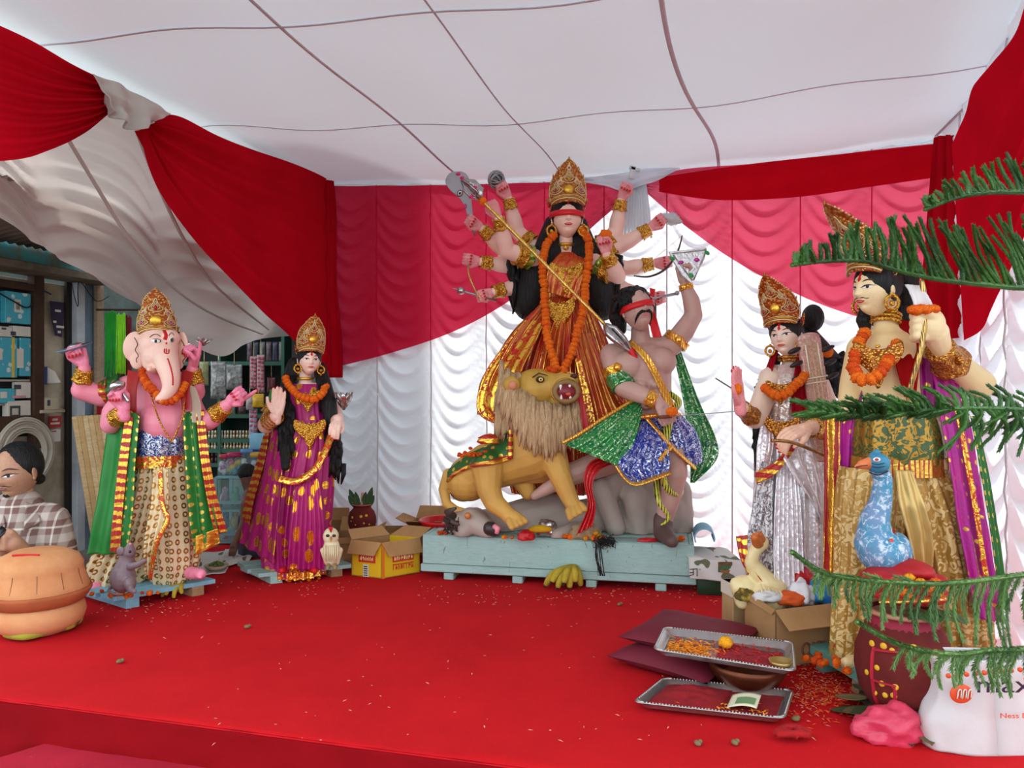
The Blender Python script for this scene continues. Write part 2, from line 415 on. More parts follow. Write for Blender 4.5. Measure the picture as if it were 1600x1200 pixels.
drape('hem_band', 'back', [(1030, 277), (1180, 256), (1320, 240), (1482, 222)], [(1030, 300), (1120, 312), (1240, 308), (1360, 292), (1482, 275)], .115, lambda u, v: .008*math.sin(v*9+u*5), M_red_cloth, 50, 8, r4)
r5 = drape('red_drape', 'right', [(1487, 226), (1530, 150), (1600, 38), (1690, -120)], [(1506, 532), (1545, 505), (1580, 420), (1625, 300), (1690, 60)], .08,
    lambda u, v: (.03*math.sin(TAU*3*v+2*u+nz(u*2, v, 3))+.03*nz(u*4, v*3, 25))*min(1, u*2.5), M_red_cloth, 60, 60)
props(r5, 'red drape hanging on the right side beyond the pine branches', 'drape')
# bunched corner curtains
def bunch(name, cx, d, y0, y1, w, label, k=9, tied=None):
    g = G(); R = []; uv = []
    for i in range(41):
        v = i/40; y = lerp(y0, y1, v); c = Q(cx(v), y, d); wd = w(v); ring = []
        for j in range(72):
            a = TAU*j/72; r = wd*(1+.22*math.sin(k*a+2*v)+.1*math.sin(2*k*a+1)); ring.append(c+V((r*math.cos(a), .55*r*math.sin(a), 0)))
        R.append(ring)
    g.rings(R); o = g.build(name, M_red_cloth); props(o, label, 'curtain'); return o
bunch('red_curtain', lambda v: 510+3*v, 4.6, 277, 590, lambda v: .035+.03*v+.03*math.sin(v*9)*.2, 'gathered red curtain column in the back left corner')
bunch('red_curtain', lambda v: 1482+14*v, 3.6, 214, 529, lambda v: .055+.085*v, 'gathered red curtain column in the back right corner')
# white tie cloths at the knots
def wtie(w, T, Bm, off, label, s):
    o = drape('tie_cloth', w, T, Bm, off, lambda u, v: .02*math.sin(u*17+s)*(.3+v)+.02*nz(u*5, v*4, s), M_white if w == 'back' else M_grey_cloth, 50, 20)
    m = o.modifiers.new('t', 'SOLIDIFY'); m.thickness = .003; props(o, label, 'cloth')
wtie('left', [(143, 116), (175, 126), (220, 150), (268, 178)], [(172, 176), (185, 188), (210, 203), (240, 194)], .15, 'white cloth knot between the two left red drapes', 1)
wtie('back', [(895, 278), (945, 275), (985, 268), (1030, 262), (1062, 264)], [(900, 281), (945, 292), (985, 297), (1020, 283), (1062, 266)], .15, 'white scalloped cloth knot between the two back red drapes', 4)
g = G()
for k in range(9):
    x = 981+k*3.2; g.tube([WP('back', x, 288, .14), WP('back', x+(k-4)*1.2, 330, .15), WP('back', x+(k-4)*2.8, 372, .12)], [.012, .015, .006], 6)
solo('hanging_tie_cloth', g, M_white, 'white pleated cloth tail hanging below the back knot', 'cloth')
# ---------------------------------------------------------------- shared figure pieces
def gold_mat(name, a='#f9cf55', b='#b9741c', sc=130, bump=.5, rough=.25):
    m = N(name); c = m.co(); v = m.vor(c, sc, 'Distance'); n = m.noise(c, sc*.6, 3)
    f = m.ramp(m.math('ADD', m.math('MULTIPLY', v, .7), m.math('MULTIPLY', n, .5)), .35, .75)
    return m.done(m.pbr(m.mix(f, a, b), rough, m.ramp(f, 0, 1, .95, .55), m.bump(m.math('MULTIPLY', f, -1.), bump, .006), .5))
M_gold = gold_mat('embossed_gold')
M_goldd = gold_mat('old_gold_trim', '#e6ac4c', '#9a5218', 120)
M_goldp = plain('plain_gold', '#eab544', .3, .9, .25, 20, .3, 120)
M_crown = gold_mat('crown_brocade', '#dfae5c', '#a2491c', 90, .8, .38)
M_pale = plain('pale_gold_cord', '#e6cf9a', .45, .55)
M_jred = plain('red_jewel', '#b01a24', .2, .2); M_jpink = plain('pink_jewel', '#c43a9a', .2, .3)
M_crim = plain('vermilion', '#d01418', .7, 0, .2, 40); M_ivory = plain('ivory_scroll', '#eadfc4', .5)
def hairm(name, col='#0a0908', sc=1):
    m = N(name); c = m.mp(sc=(60*sc, 60*sc, 5*sc)); n = m.noise(c, 1.5, 4, .7, .8)
    return m.done(m.pbr(m.mix(m.ramp(n, .4, .75), col, '#1c1714'), .5, 0, m.bump(n, .9, .01), .35))
M_hair = hairm('black_hair')
def skinm(name, col, blush, amt=.5, sc=7, rough=.42):
    m = N(name); c = m.co(); f = m.ramp(m.noise(c, sc, 2), .45, .75, 0, amt)
    return m.done(m.pbr(m.mix(f, col, blush), rough, 0, m.bump(m.noise(c, 60, 2), .04, .003), .45))
M_peach = skinm('peach_paint', '#f7cebc', '#eeaaa0', .5)
M_face = skinm('face_paint', '#f6d0bb', '#eeae9c', .35, 12)
M_palm = skinm('rosy_hand_paint', '#ec9a9a', '#e0566e', .55, 25)
M_pink = skinm('pink_paint', '#ee8fa0', '#e2687c', .5, 6)
M_pinkhand = skinm('pink_hand_paint', '#f08ca4', '#d63f74', .5, 25)
M_eyew = plain('eye_white', '#f3ece6', .3); M_iris = plain('iris', '#2a1410', .25); M_lid = plain('lash_line', '#3a1c14', .6)
M_brow = plain('brow_paint', '#5a2f22', .6); M_lips = plain('lip_paint', '#cf2a32', .35)
def petal_mat(name, a, b, sc=260):
    m = N(name); c = m.co(); n = m.vor(c, sc); f = m.ramp(n, .1, .6)
    return m.done(m.pbr(m.mix(f, a, b), .75, 0, m.bump(n, .8, .004), .2))
M_mari = petal_mat('marigold_orange', '#ff9a2c', '#f0640f'); M_mariy = petal_mat('marigold_yellow', '#ffc430', '#f09a14')
M_marir = petal_mat('marigold_deep', '#f26a20', '#cf4410')

# --- head: faces local -Y, unit = half face width
def jaw(z): return 1-.30*(max(0, -z)/1.3)**1.6-.10*max(0, z/1.3)**2
def gs(x, z, cx, cz, wx, wz): return math.exp(-((x-cx)/wx)**2-((z-cz)/wz)**2)
def face_y(x, z, male=0):
    q = 1-(x/(.93*jaw(z)))**2-(z/1.32)**2
    y = -1.05*math.sqrt(max(q, 0))
    nose = .21*math.exp(-(x/.13)**2)*max(0, min(1, (.38-z)/.62))*(1 if z > -.26 else math.exp(-((z+.26)/.09)**2))
    nose += .06*gs(x, z, 0, -.24, .2, .1)
    f = nose-.07*(gs(x, z, .4, .1, .26, .15)+gs(x, z, -.4, .1, .26, .15))+.12*gs(x, z, 0, -.56, .3, .12)-.06*gs(x, z, 0, -.565, .26, .025)
    f += .13*gs(x, z, 0, -.98, .3, .2)+.05*(gs(x, z, .5, -.25, .3, .3)+gs(x, z, -.5, -.25, .3, .3))-.06*gs(x, z, 0, -.75, .3, .07)
    return y-f*(1 if q > 0 else 0)
def head_geo():
    g = G(); nu, nv = 72, 60; vv = []
    for i in range(nv+1):
        a = PI*i/nv
        for j in range(nu):
            b = TAU*j/nu; z = -1.32*math.cos(a); r = math.sin(a); x = .93*jaw(z)*r*math.sin(b); yc = -math.cos(b)*r
            y = face_y(x, z) if yc < 0 else 1.12*yc*(1 if z > 0 else 1-.25*(-z/1.32)**2)
            if yc < 0 and abs(yc) < .25:
                y = lerp(1.05*yc, y, abs(yc)/.25)
            vv.append(V((x, y, z)))
    ff = [(i*nu+j, i*nu+(j+1) % nu, (i+1)*nu+(j+1) % nu, (i+1)*nu+j) for i in range(nv) for j in range(nu)]
    g.add(vv, ff)
    for s in (-1, 1):
        M = Matrix.Rotation(s*.35, 3, 'Z')
        g.ell((s*.93, .12, -.02), (.10, .22, .34), M); g.ell((s*.95, .03, -.3), (.08, .1, .12), M)
    return g
def decal(poly, eps=.012, rings=4, cen=None):
    g = G(); n = len(poly); cx = cen[0] if cen else sum(p[0] for p in poly)/n; cz = cen[1] if cen else sum(p[1] for p in poly)/n
    R = []
    for k in [i/rings for i in range(rings, 0, -1)]+[.02]:
        R.append([V((cx+(p[0]-cx)*k, face_y(cx+(p[0]-cx)*k, cz+(p[1]-cz)*k)-eps*(1+.4*(1-k)), cz+(p[1]-cz)*k)) for p in poly])
    R.insert(0, [V((p[0], face_y(p[0], p[1])+.01, p[1])) for p in poly])
    return g.rings(R, True, True)
def almond(cx, cz, w, h, s, tilt=.05, n=20):
    o = []
    for i in range(n):
        a = TAU*i/n; x = math.cos(a); z = math.sin(a)*(1-.3*x*x)*(1.1 if math.sin(a) > 0 else .75)
        o.append((cx+s*w*x, cz+h*z+tilt*x))
    return o
def stroke(pts, w):
    p = spline(pts, 14); up = [(q[0], q[1]+w*math.sin(PI*(i+.6)/14.2)) for i, q in enumerate(p)]; return [tuple(q) for q in p]+up[::-1]
HM = {}
def head_meshes():
    HM['head'] = mesh_of(head_geo(), M_face, name='head')
    def mm(n, polys, mat, eps, cens=None):
        g = G()
        for i, p in enumerate(polys):
            d = decal(p, eps, cen=cens[i] if cens else None); g.add(d.v, d.f)
        HM[n] = mesh_of(g, mat, name=n)
    for s, t in ((-1, 'l'), (1, 'r')):
        mm('eye'+t, [almond(s*.41, .08, .235, .082, s, .03)], M_eyew, .016)
        mm('iris'+t, [[(s*.41+.068*math.cos(TAU*i/14), .088+.076*math.sin(TAU*i/14)) for i in range(14)]], M_iris, .026)
        mm('lid'+t, [stroke([(s*.14, .06), (s*.28, .15), (s*.43, .165), (s*.6, .135), (s*.76, .12)], .032)], M_lid, .03)
        mm('brow'+t, [stroke([(s*.17, .34), (s*.34, .43), (s*.55, .42), (s*.76, .30)], .02)], M_brow, .02)
    mm('lips', [[(x, -.56+.085*(1-abs(x/.27)**1.6)+(.0 if abs(x) > .06 else -.02)) for x in [i*.27/8 for i in range(-8, 9)]]+[(x, -.56-.10*(1-abs(x/.27)**2)) for x in [i*.27/8 for i in range(7, -8, -1)]]], M_lips, .02)
    mm('tilak', [[(.0, .95), (.09, .75), (.05, .6), (.10, .48), (.0, .36), (-.10, .48), (-.05, .6), (-.09, .75)]], M_crim, .03)
    mm('mustache', [stroke([(s*.02, -.43), (s*.2, -.41), (s*.36, -.48), (s*.46, -.45)], .028) for s in (-1, 1)], M_lid, .03)
head_meshes()
def head(root, c, k, yaw, pitch=0, roll=0, skin=None, eyes=True, tilak=True, must=False, lipm=None):
    Mw = Matrix.Translation(V(c)) @ Matrix.Rotation(yaw, 4, 'Z') @ Matrix.Rotation(pitch, 4, 'X') @ Matrix.Rotation(roll, 4, 'Y') @ Matrix.Scale(k, 4)
    h = put('head', HM['head'], Mw, root, skin)
    if eyes:
        for t in 'lr':
            e = put('eye', HM['eye'+t], Mw, h); put('iris', HM['iris'+t], Mw, h); put('eyelid', HM['lid'+t], Mw, h); put('eyebrow', HM['brow'+t], Mw, h)
    put('lips', HM['lips'], Mw, h, lipm)
    if tilak: put('tilak_mark', HM['tilak'], Mw, h)
    if must: put('mustache', HM['mustache'], Mw, h)
    return Mw, h
def xf(Mw, pts): return [Mw @ V(p) for p in pts]
def hair_cap(root, Mw, dz=.3, dy=.19, sc=(1.08, 1.15, 1.22), mat=None, part=True):
    g = G(); k = Mw.to_scale().x
    M3 = Mw.to_3x3()
    g.ell(Mw @ V((0, dy, dz)), sc, M3, 28, 20)
    v = [p+V((0, 0, 0)) for p in g.v]
    return mk('hair', v, g.f, mat or M_hair, root)

# --- crown: sheet wrapped round the brow, outline given as (height, half width); unit head coords
def crown(root, Mw, prof, drops, boss=None, lean=-.12, base_z=.75, wings=True, mat=None, scroll=None, fan=1.0):
    pr = spline(prof, 40)
    def W(z):
        for a, b in zip(pr, pr[1:]):
            if a[0] <= z <= b[0]: return lerp(a[1], b[1], (z-a[0])/max(1e-6, b[0]-a[0]))
        return pr[-1][1]
    H = pr[-1][0]
    def pos(x, z, off=0.):
        """x: -1..1 across, z height"""
        w = W(z)*x; R = 1.28*fan+off; a = w/1.28
        return Mw @ V((R*math.sin(a), -R*math.cos(a)*.95+.1+lean*z*z/H-.0*z, base_z+z-.18*abs(x)**2*(1-z/H)))
    g = G(); nu, nv = 34, 46
    fr = [[pos(-1+2*j/nu, H*i/nv, .05*(1-abs(-1+2*j/nu)**6)) for j in range(nu+1)] for i in range(nv+1)]
    bk = [[pos(-1+2*j/nu, H*i/nv, -.06) for j in range(nu, -1, -1)] for i in range(nv+1)]
    g.rings([a+b for a, b in zip(fr, bk)]); o = g.build('crown', mat or M_crown, root)
    sm = scroll or M_pale
    k = Mw.to_scale().x
    def curve(pts, r=.028, off=.08, n=40, m=None, closed=True, name='scroll'):
        P = [pos(p[0], p[1], off) for p in spline(pts, n, closed)]
        if closed: P += P[:2]
        G().tube(P, r*k, 6).build(name, m or sm, o)
    for (x, z, w, h, gem) in drops:
        for s_, rr in ((1, .03), (.62, .024), (.3, .02)):
            curve([(x, z+h*s_), (x+w*.45*s_, z+h*.25*s_), (x+w*s_, z-h*.3*s_), (x, z-h*.75*s_), (x-w*s_, z-h*.3*s_), (x-w*.45*s_, z+h*.25*s_)], rr)
        gg = G(); c = pos(x, z-h*.25, .08); gg.ell(c, (w*.2*k*1.3, w*.2*k*1.3, w*.28*k*1.3)); gg.build('jewel', gem, o)
    if boss:
        x, z, r = boss; gg = G(); c = pos(x, z, .06); f = (c-Mw @ V((0, .2, base_z+z))).normalized()
        gg.lathe((0, 0, 0), [(0.001, 0), (r*k, 0), (r*k, .03*k), (r*.9*k, .06*k), (r*.6*k, .1*k), (0.001, .13*k)], 24)
        Mb = frame(c, f.cross(V((1, 0, 0))), f); G().add([Mb @ v for v in gg.v], gg.f).build('boss', M_goldp, o)
    # arch bands over the brow
    for dz, r, m_ in ((.06, .05, sm), (.17, .035, M_goldp), (.26, .03, sm)):
        P = [pos(x, dz+.16*(1-x*x), .07) for x in [-.98+1.96*i/30 for i in range(31)]]
        G().tube(P, r*k, 6).build('brow_band', m_, o)
    # beads along the edge
    for s in (-1, 1):
        gg = G()
        for i in range(3, 30):
            z = H*i/31; gg.ell(pos(s*.99, z, 0), .055*k, None, 8, 5)
        gg.build('bead_edging', M_pale, o)
    # petals along the edge
    for s in (-1, 1):
        for i in range(5):
            gg = G(); z = H*(.16+.15*i); a = pos(s*.9, z, 0); b = pos(s*1.0, z+.1, 0); d = (b-a).normalized()
            gg.cap(b, .06*k, b+d*.10*k+V((0, 0, .07*k)), .02*k, 8); gg.build('edge_petal', M_goldd, o)
    gg = G(); t = pos(0, H, 0); gg.ell(t+V((0, 0, .02*k)), (.07*k, .07*k, .1*k), None, 10, 8); gg.cap(t, .08*k, t+V((0, 0, .18*k)), .02*k, 8); gg.build('finial', M_goldd, o)
    if wings:
        for s in (-1, 1):
            cc = [(s*1.02, .1, .0), (s*1.18, .05, .25), (s*1.32, .1, .42), (s*1.22, .15, .1), (s*1.12, .15, -.28), (s*1.0, .12, -.3)]
            P = [Mw @ V((p[0]*fan, p[1], p[2]+base_z+.02)) for p in spline(cc, 24, True)]
            w_ = G(); w_.tube(P+P[:2], .045*k, 6).build('side_wing', M_goldd, o)
            c1 = Mw @ V((s*1.14*fan, .1, base_z+.08)); G().ell(c1, (.1*k, .08*k, .2*k)).build('side_jewel', M_jred, o)
    return o

# --- hands: wrist at origin, fingers +Y, back of hand +Z, unit hand length
def hand_geo(pose):
    g = G(); X = (-.165, -.055, .055, .16); L = (.33, .42, .45, .40); r = (.05, .056, .058, .056)
    g.cap((0, -.16, 0), .15, (0, .12, 0), .145)
    for x in X: g.cap((x*.55, .1, 0), .10, (x, .48, 0), .075)
    for i in range(4):
        x, l, q = X[i], L[i], r[i]
        if pose == 'open' or (pose == 'point' and i == 3): P = [(x, .48, 0), (x*1.1, .48+l*.45, .0), (x*1.12, .48+l*.75, -.015), (x*1.12, .48+l, -.04)]
        elif pose == 'relaxed': P = [(x, .48, 0), (x*1.05, .48+l*.4, -.06), (x*1.05, .48+l*.62, -.18-.03*i), (x, .48+l*.66, -.3-.03*i)]
        else: P = [(x, .48, .01), (x, .62, -.10), (x, .55, -.25), (x, .37, -.26)]
        g.limb(P, [q*1.15, q*1.08, q, q*.85], 10)
    T = {'open': [(.13, .12, -.02), (.27, .3, -.04), (.33, .45, -.05), (.35, .58, -.05)], 'relaxed': [(.13, .12, -.03), (.25, .3, -.1), (.27, .45, -.16), (.25, .57, -.2)]}.get(pose,
        [(.13, .14, -.04), (.24, .34, -.16), (.17, .5, -.3), (.03, .54, -.36)])
    g.limb(T, [.085, .07, .06, .05], 10)
    return g
HANDS = {p: mesh_of(hand_geo(p), M_palm, .018, 3, 'hand') for p in ('open', 'fist', 'point', 'relaxed')}
def hand_nails(pose):
    g = G(); X = (-.165, -.055, .055, .16); L = (.33, .42, .45, .40)
    for i in range(4):
        x, l = X[i], L[i]
        if pose == 'open' or (pose == 'point' and i == 3): c = (x*1.12, .48+l+.02, .012)
        elif pose == 'relaxed': c = (x, .48+l*.68+.03, -.3-.03*i)
        else: c = (x, .37, -.31)
        g.ell(c, (.036, .05, .022), None, 8, 6)
    return g
NAILS = {p: mesh_of(hand_nails(p), M_crim, name='nails') for p in HANDS}
def hand(root, w, fwd, up, size, pose='fist', mir=False, mat=None, nails=True):
    M = frame(w, fwd, up) @ Matrix.Diagonal((-size if mir else size, size, size, 1))
    h = put('hand', HANDS[pose], M, root, mat)
    if nails: put('painted_nails', NAILS[pose], M, h)
    return M
def cuff(root, p0, p1, r0, r1, mat=None, name='bracelet', fl=.12):
    p0, p1 = V(p0), V(p1); g = G(); n = 13; t = (p1-p0).normalized(); a = t.orthogonal().normalized(); b = t.cross(a)
    R = []
    for i in range(n):
        v = i/(n-1); r = lerp(r0, r1, v)*(1+fl*abs(2*v-1)**3+(.05 if i in (1, n-2) else 0)); ring = []
        for j in range(40):
            x = TAU*j/40; rr = r*(1+.05*math.sin(6*x+4*v)*math.sin(PI*v)+.035*math.sin(14*x)*math.sin(3*PI*v)); e = .1*(p1-p0).length*math.sin(5*x)*(1 if i == 0 else 0)
            ring.append(lerp(p0, p1, v)-t*e+(a*math.cos(x)+b*math.sin(x))*rr)
        R.append(ring)
    g.rings(R); c = (p0+p1)/2; r = (r0+r1)/2; f = V((0, -1, 0)); f = (f-t*f.dot(t)).normalized()
    g.ell(c+f*r*1.05, (r*.34, r*.34, r*.34), None, 12, 8)
    return g.build(name, mat or M_gold, root)
def rings_on(root, p0, p1, r, k, mat, name='bangle', tr=.15):
    p0, p1 = V(p0), V(p1); t = (p1-p0).normalized(); a = t.orthogonal().normalized(); b = t.cross(a)
    for i in range(k):
        c = lerp(p0, p1, i/max(1, k-1)); P = [c+(a*math.cos(TAU*j/16)+b*math.sin(TAU*j/16))*r for j in range(18)]
        G().tube(P, r*tr, 6).build(name, mat, root)
# --- marigold garlands: every flower a part
def flower_geo(r=1, seed=0):
    g = G(); rnd = random.Random(seed); n = 14; vv = []
    g.ell((0, 0, 0), (1, 1, .72), None, 14, 9)
    g.v = [v*(1+.13*math.sin(i*2.4+seed)+.07*rnd.random()) for i, v in enumerate(g.v)]
    return g
FM = [petal_mat('garland_%d' % i, a, b, 5) for i, (a, b) in enumerate((('#ff8a26', '#ee5f10'), ('#ff9a2c', '#f0640f'), ('#f26a20', '#d8480f'), ('#ffc430', '#f09a14')))]
FLOW = [mesh_of(flower_geo(seed=i), m, name='marigold') for i, m in enumerate(FM)]
def garland(name, paths, r, label, step=1.3, kinds=(0, 1), jit=.15):
    p0 = V(paths[0][0]); t = thing(name, p0, label, 'garland'); rnd = random.Random(len(label))
    for pts in paths:
        P = vs(pts, 300); L = 0; nxt = 0
        for a, b in zip(P, P[1:]):
            L += (b-a).length
            if L >= nxt:
                d = (b-a).normalized(); s = r*(1+jit*(rnd.random()-.5))
                M = Matrix.Translation(b+V((rnd.uniform(-1, 1), rnd.uniform(-1, 1), rnd.uniform(-1, 1)))*r*jit) @ d.to_track_quat('Z', 'X').to_matrix().to_4x4() @ Matrix.Rotation(rnd.random()*6, 4, 'Z') @ Matrix.Scale(s, 4)
                put('marigold', FLOW[rnd.choice(kinds)], M, t); nxt = L+r*step
    return t
# --- cloth: rings of (centre, rx, ry, yaw, pleat amp); pleats run down the cloth
def skirt(name, root, rings, mat, pleats=26, n=144, uvk=1.0, phase=0., nv=46, cap=False, seed=0, arc=(0, TAU), solid=0):
    rr = [(*V(r[0]), r[1], r[2], r[3], r[4]) for r in rings]; S_ = spline(rr, nv); R = []; uv = []; L = 0
    closed = abs(arc[1]-arc[0]-TAU) < 1e-6; m = n if closed else n+1
    for i, q in enumerate(S_):
        c = V(q[:3]); ring = []
        if i: L += (c-V(S_[i-1][:3])).length+abs(q[3]-S_[i-1][3])*.5
        for j in range(m):
            a = arc[0]+(arc[1]-arc[0])*j/n
            w = q[6]*(math.sin(pleats*a+phase+.8*math.sin(a*3+seed))+.35*math.sin(pleats*2.3*a+seed))+.5*q[6]*mnoise.noise(V((math.cos(a)*2, math.sin(a)*2, L*4+seed)))
            p = V(((q[3]+w)*math.sin(a), -(q[4]+w)*math.cos(a), 0)); p = Matrix.Rotation(q[5], 3, 'Z') @ p
            ring.append(c+p); uv.append((j/n*uvk, L))
        R.append(ring)
    g = G(); g.rings(R, closed, cap, uv); return g.build(name, mat, root, solid=solid)
def sheet(name, root, left, right, mat, nu=24, nv=60, wave=0.01, k=3, nrm=(0, -1, 0), bulge=0., solid=.003, ph=0., uvk=(1, 1)):
    """cloth between two edge curves (world points), pleated across"""
    a, b = vs(left, nv+1), vs(right, nv+1); nn = V(nrm).normalized(); g = G()
    def pt(u, v):
        i = round(v*nv); return lerp(a[i], b[i], u)+nn*(wave*math.sin(TAU*k*u+ph+2*v)*(.4+.6*v)+bulge*math.sin(PI*u)+.4*wave*mnoise.noise(V((u*5, v*7, ph))))
    L = sum((x-y).length for x, y in zip(a, a[1:])); g.grid(pt, nu, nv, (uvk[0]*(a[nv//2]-b[nv//2]).length, L*uvk[1])); return g.build(name, mat, root, solid=solid)
def earring(root, p, k):
    o = G(); P = [V(p)+V((k*math.sin(TAU*j/20), 0, -k*1.1+k*1.1*math.cos(TAU*j/20))) for j in range(22)]
    o.tube(P, k*.26, 8); o.ell(V(p)+V((0, 0, -k*1.2)), (k*.45, k*.3, k*.45), None, 10, 8); o.ell(V(p)+V((0, -.2*k, .1*k)), k*.35, None, 8, 6); o.ell(V(p)+V((0, 0, -k*2.5)), k*.25, None, 8, 6)
    return o.build('earring', M_gold, root)
# ---------------------------------------------------------------- pale blue platform of the central group
def wood_mat(name, col, dk, sc=1):
    m = N(name); c = m.mp(sc=(3, 30, 30)); n = m.noise(c, 3*sc, 5, .7, .4); e = m.noise(m.co(), 8, 4)
    f = m.ramp(m.math('ADD', m.math('MULTIPLY', n, .6), m.math('MULTIPLY', e, .4)), .35, .65)
    cr = m.ramp(m.noise(m.mp(sc=(9, 9, 2)), 6, 2, .5, 2), .29, .27)
    return m.done(m.pbr(m.mix(m.math('MULTIPLY', cr, .8), m.mix(f, dk, col), '#6b5a48'), .75, 0, m.bump(n, .35, .006), .25))
M_bluewood = wood_mat('pale_blue_painted_wood', '#9fbdb4', '#8caaa4')
M_bluewood2 = wood_mat('sky_blue_painted_wood', '#86b6c4', '#6f9fb4')
M_rawwood = wood_mat('raw_wood', '#a98a66', '#7e6044')
PL, PR_ = V((-.436, 3.74, 0)), V((.826, 3.48, 0)); PE = (PR_-PL).normalized(); PB = V((-PE.y, PE.x, 0)); PLEN = (PR_-PL).length
PA = math.atan2(PE.y, PE.x); PZ = .22
def PT(a, b, z): return PL+PE*a+PB*b+V((0, 0, z))
plat = thing('platform', PT(PLEN/2, .32, 0), 'long pale blue wooden platform under the goddess, lion and buffalo group', 'platform')
def board(parent, c, sz, ang, mat, name='board', jit=.003):
    g = G(); g.box(c, sz, rotz(ang), .004); return g.build(name, mat, parent, ang=40)
board(plat, PT(PLEN/2, .012, .147), (PLEN, .024, .142), PA, M_bluewood, 'front_board')
board(plat, PT(PLEN/2, .628, .147), (PLEN, .024, .142), PA, M_bluewood, 'back_board')
for a in (.012, PLEN-.012): board(plat, PT(a, .32, .147), (.024, .59, .142), PA, M_bluewood, 'side_board')
board(plat, PT(PLEN/2, .014, .056), (PLEN+.02, .03, .038), PA, M_bluewood, 'rail')
board(plat, PT(PLEN/2, .62, .056), (PLEN+.02, .03, .038), PA, M_bluewood, 'rail')
for i in range(5): board(plat, PT(PLEN/2, .066+.127*i, .213), (PLEN-.05, .12, .014), PA, M_bluewood, 'top_plank')
for a in (.13, .47, .82, 1.14):
    board(plat, PT(a, .03, .0185), (.05, .05, .037), PA, M_bluewood, 'foot'); board(plat, PT(a, .32, .02), (.05, .5, .036), PA, M_rawwood, 'runner')

# ---------------------------------------------------------------- buffalo
DB = 3.92
def PX(d): return lambda x, y, o=0.: Q(x, y, d+o)
P = PX(DB); k = DB/F
M_buff = skinm('buffalo_grey', '#a8988c', '#8a7a70', .6, 5, .6)
buff = thing('buffalo', PT(.75, .3, PZ), 'grey clay buffalo lying dead across the platform, head at the left', 'animal statue')
g = G()
g.ell(P(1015, 795), (68*k, .17, 66*k)); g.ell(P(1035, 800), (48*k, .19, 52*k)); g.ell(P(965, 800), (44*k, .15, 58*k)); g.ell(P(1000, 815), (75*k, .2, 40*k))
g.cap(P(950, 815), 42*k, P(845, 826, -.02), 34*k); g.cap(P(860, 800, .02), 34*k, P(790, 815, -.03), 28*k)
g.cap(P(800, 815, -.05), 26*k, P(745, 822, -.12), 24*k); g.cap(P(742, 815, -.16), 22*k, P(725, 820, -.2), 18*k)
g.cap(P(735, 812, -.2), 19*k, P(762, 828, -.24), 15*k); g.cap(P(718, 818, -.2), 19*k, P(722, 828, -.22), 16*k)
g.cap(P(940, 762, -.16), 17*k, P(962, 824, -.2), 15*k); g.cap(P(960, 745, -.1), 24*k, P(948, 775, -.15), 18*k)
g.cap(P(990, 775, -.15), 20*k, P(1000, 838, -.17), 14*k); g.cap(P(1055, 770, -.05), 26*k, P(1062, 835, -.1), 22*k)
g.cap(P(900, 826, -.2), 12*k, P(870, 836, -.28), 10*k)
fl = PZ+.002
skin('body', g, M_buff, buff, .008, 5, mod=lambda p: V((p.x, p.y, max(p.z, fl))))
g = G(); g.cap(P(766, 826, -.27), 11*k, P(772, 829, -.27), 9.5*k); g.build('muzzle', plain('dark_muzzle', '#3a312e', .4), buff)
g = G(); g.tube([P(772, 822, -.295), P(778, 826, -.31), P(776, 834, -.31)], [4*k, 5*k, 3*k], 8); g.build('tongue', M_pink, buff)
for s in (0, 1):
    g = G(); g.tube([P(712+s*8, 812, -.22), P(700-s*2, 800+s*12, -.25), P(712+s*5, 794+s*26, -.3)], [8*k, 6*k, 2*k], 8); g.build('horn', plain('horn', '#4a3d36', .5), buff)
g = G(); g.ell(P(731, 806, -.27), (5*k, 4*k, 5*k)); g.build('eye', plain('amber_eye', '#c87a3a', .2), buff)
g = G(); 
for i in range(26):
    a = random.uniform(-.4, 1.2); g.cap(P(708, 822, -.24)+V((random.uniform(-.04, .03), random.uniform(-.03, .01), random.uniform(-.035, .05))), .004, P(708, 822, -.25)+V((random.uniform(-.05, .03), -.03, random.uniform(-.04, .05))), .002, 6)
g.build('forelock', plain('dark_forelock', '#3b2a24', .8), buff)

# ---------------------------------------------------------------- lion
DLN = 3.72; P = PX(DLN); k = DLN/F
M_lion = skinm('lion_ochre', '#c99a48', '#a97c38', .7, 5, .65)
M_lionf = skinm('lion_face_ochre', '#c0973c', '#a98334', .6, 9, .55)
lion = thing('lion', PT(.45, .25, PZ), 'ochre clay lion roaring on the platform with long tan mane', 'animal statue')
g = G()
g.limb([P(735, 745, .1), P(765, 728, .06), P(800, 718, .03), P(835, 705, 0)], [36*k, 38*k, 40*k, 46*k], 16)
g.ell(P(838, 700, .02), (46*k, .13, 56*k)); g.limb([P(838, 690), P(835, 640), P(830, 612)], [46*k, 42*k, 30*k], 16)
g.ell(P(733, 752, .1), (36*k, .12, 32*k)); g.ell(P(724, 763, .16), (24*k, .06, 22*k))
g.limb([P(762, 730, -.06), P(764, 765, -.09), P(772, 785, -.11), P(797, 806, -.15)], [26*k, 19*k, 16*k, 11*k])
g.limb([P(795, 806, -.15), P(806, 812, -.17)], [12*k, 12*k]); 
for i in range(4): g.cap(P(796+i*6, 815-i*2, -.165-.012*(3-i)), 5.5*k, P(800+i*7, 824-i*3, -.195-.012*(3-i)), 4.6*k)
g.limb([P(862, 708, -.07), P(876, 745, -.11), P(887, 772, -.12), P(897, 792, -.14)], [24*k, 17*k, 14*k, 11.5*k])
for i in range(4): g.cap(P(889+i*6, 798-i*3, -.15-.01*(3-i)), 6*k, P(891+i*7.5, 809-i*4.5, -.18-.01*(3-i)), 4.8*k)
g.limb([P(815, 745, .06), P(825, 770, .05)], [20*k, 12*k])
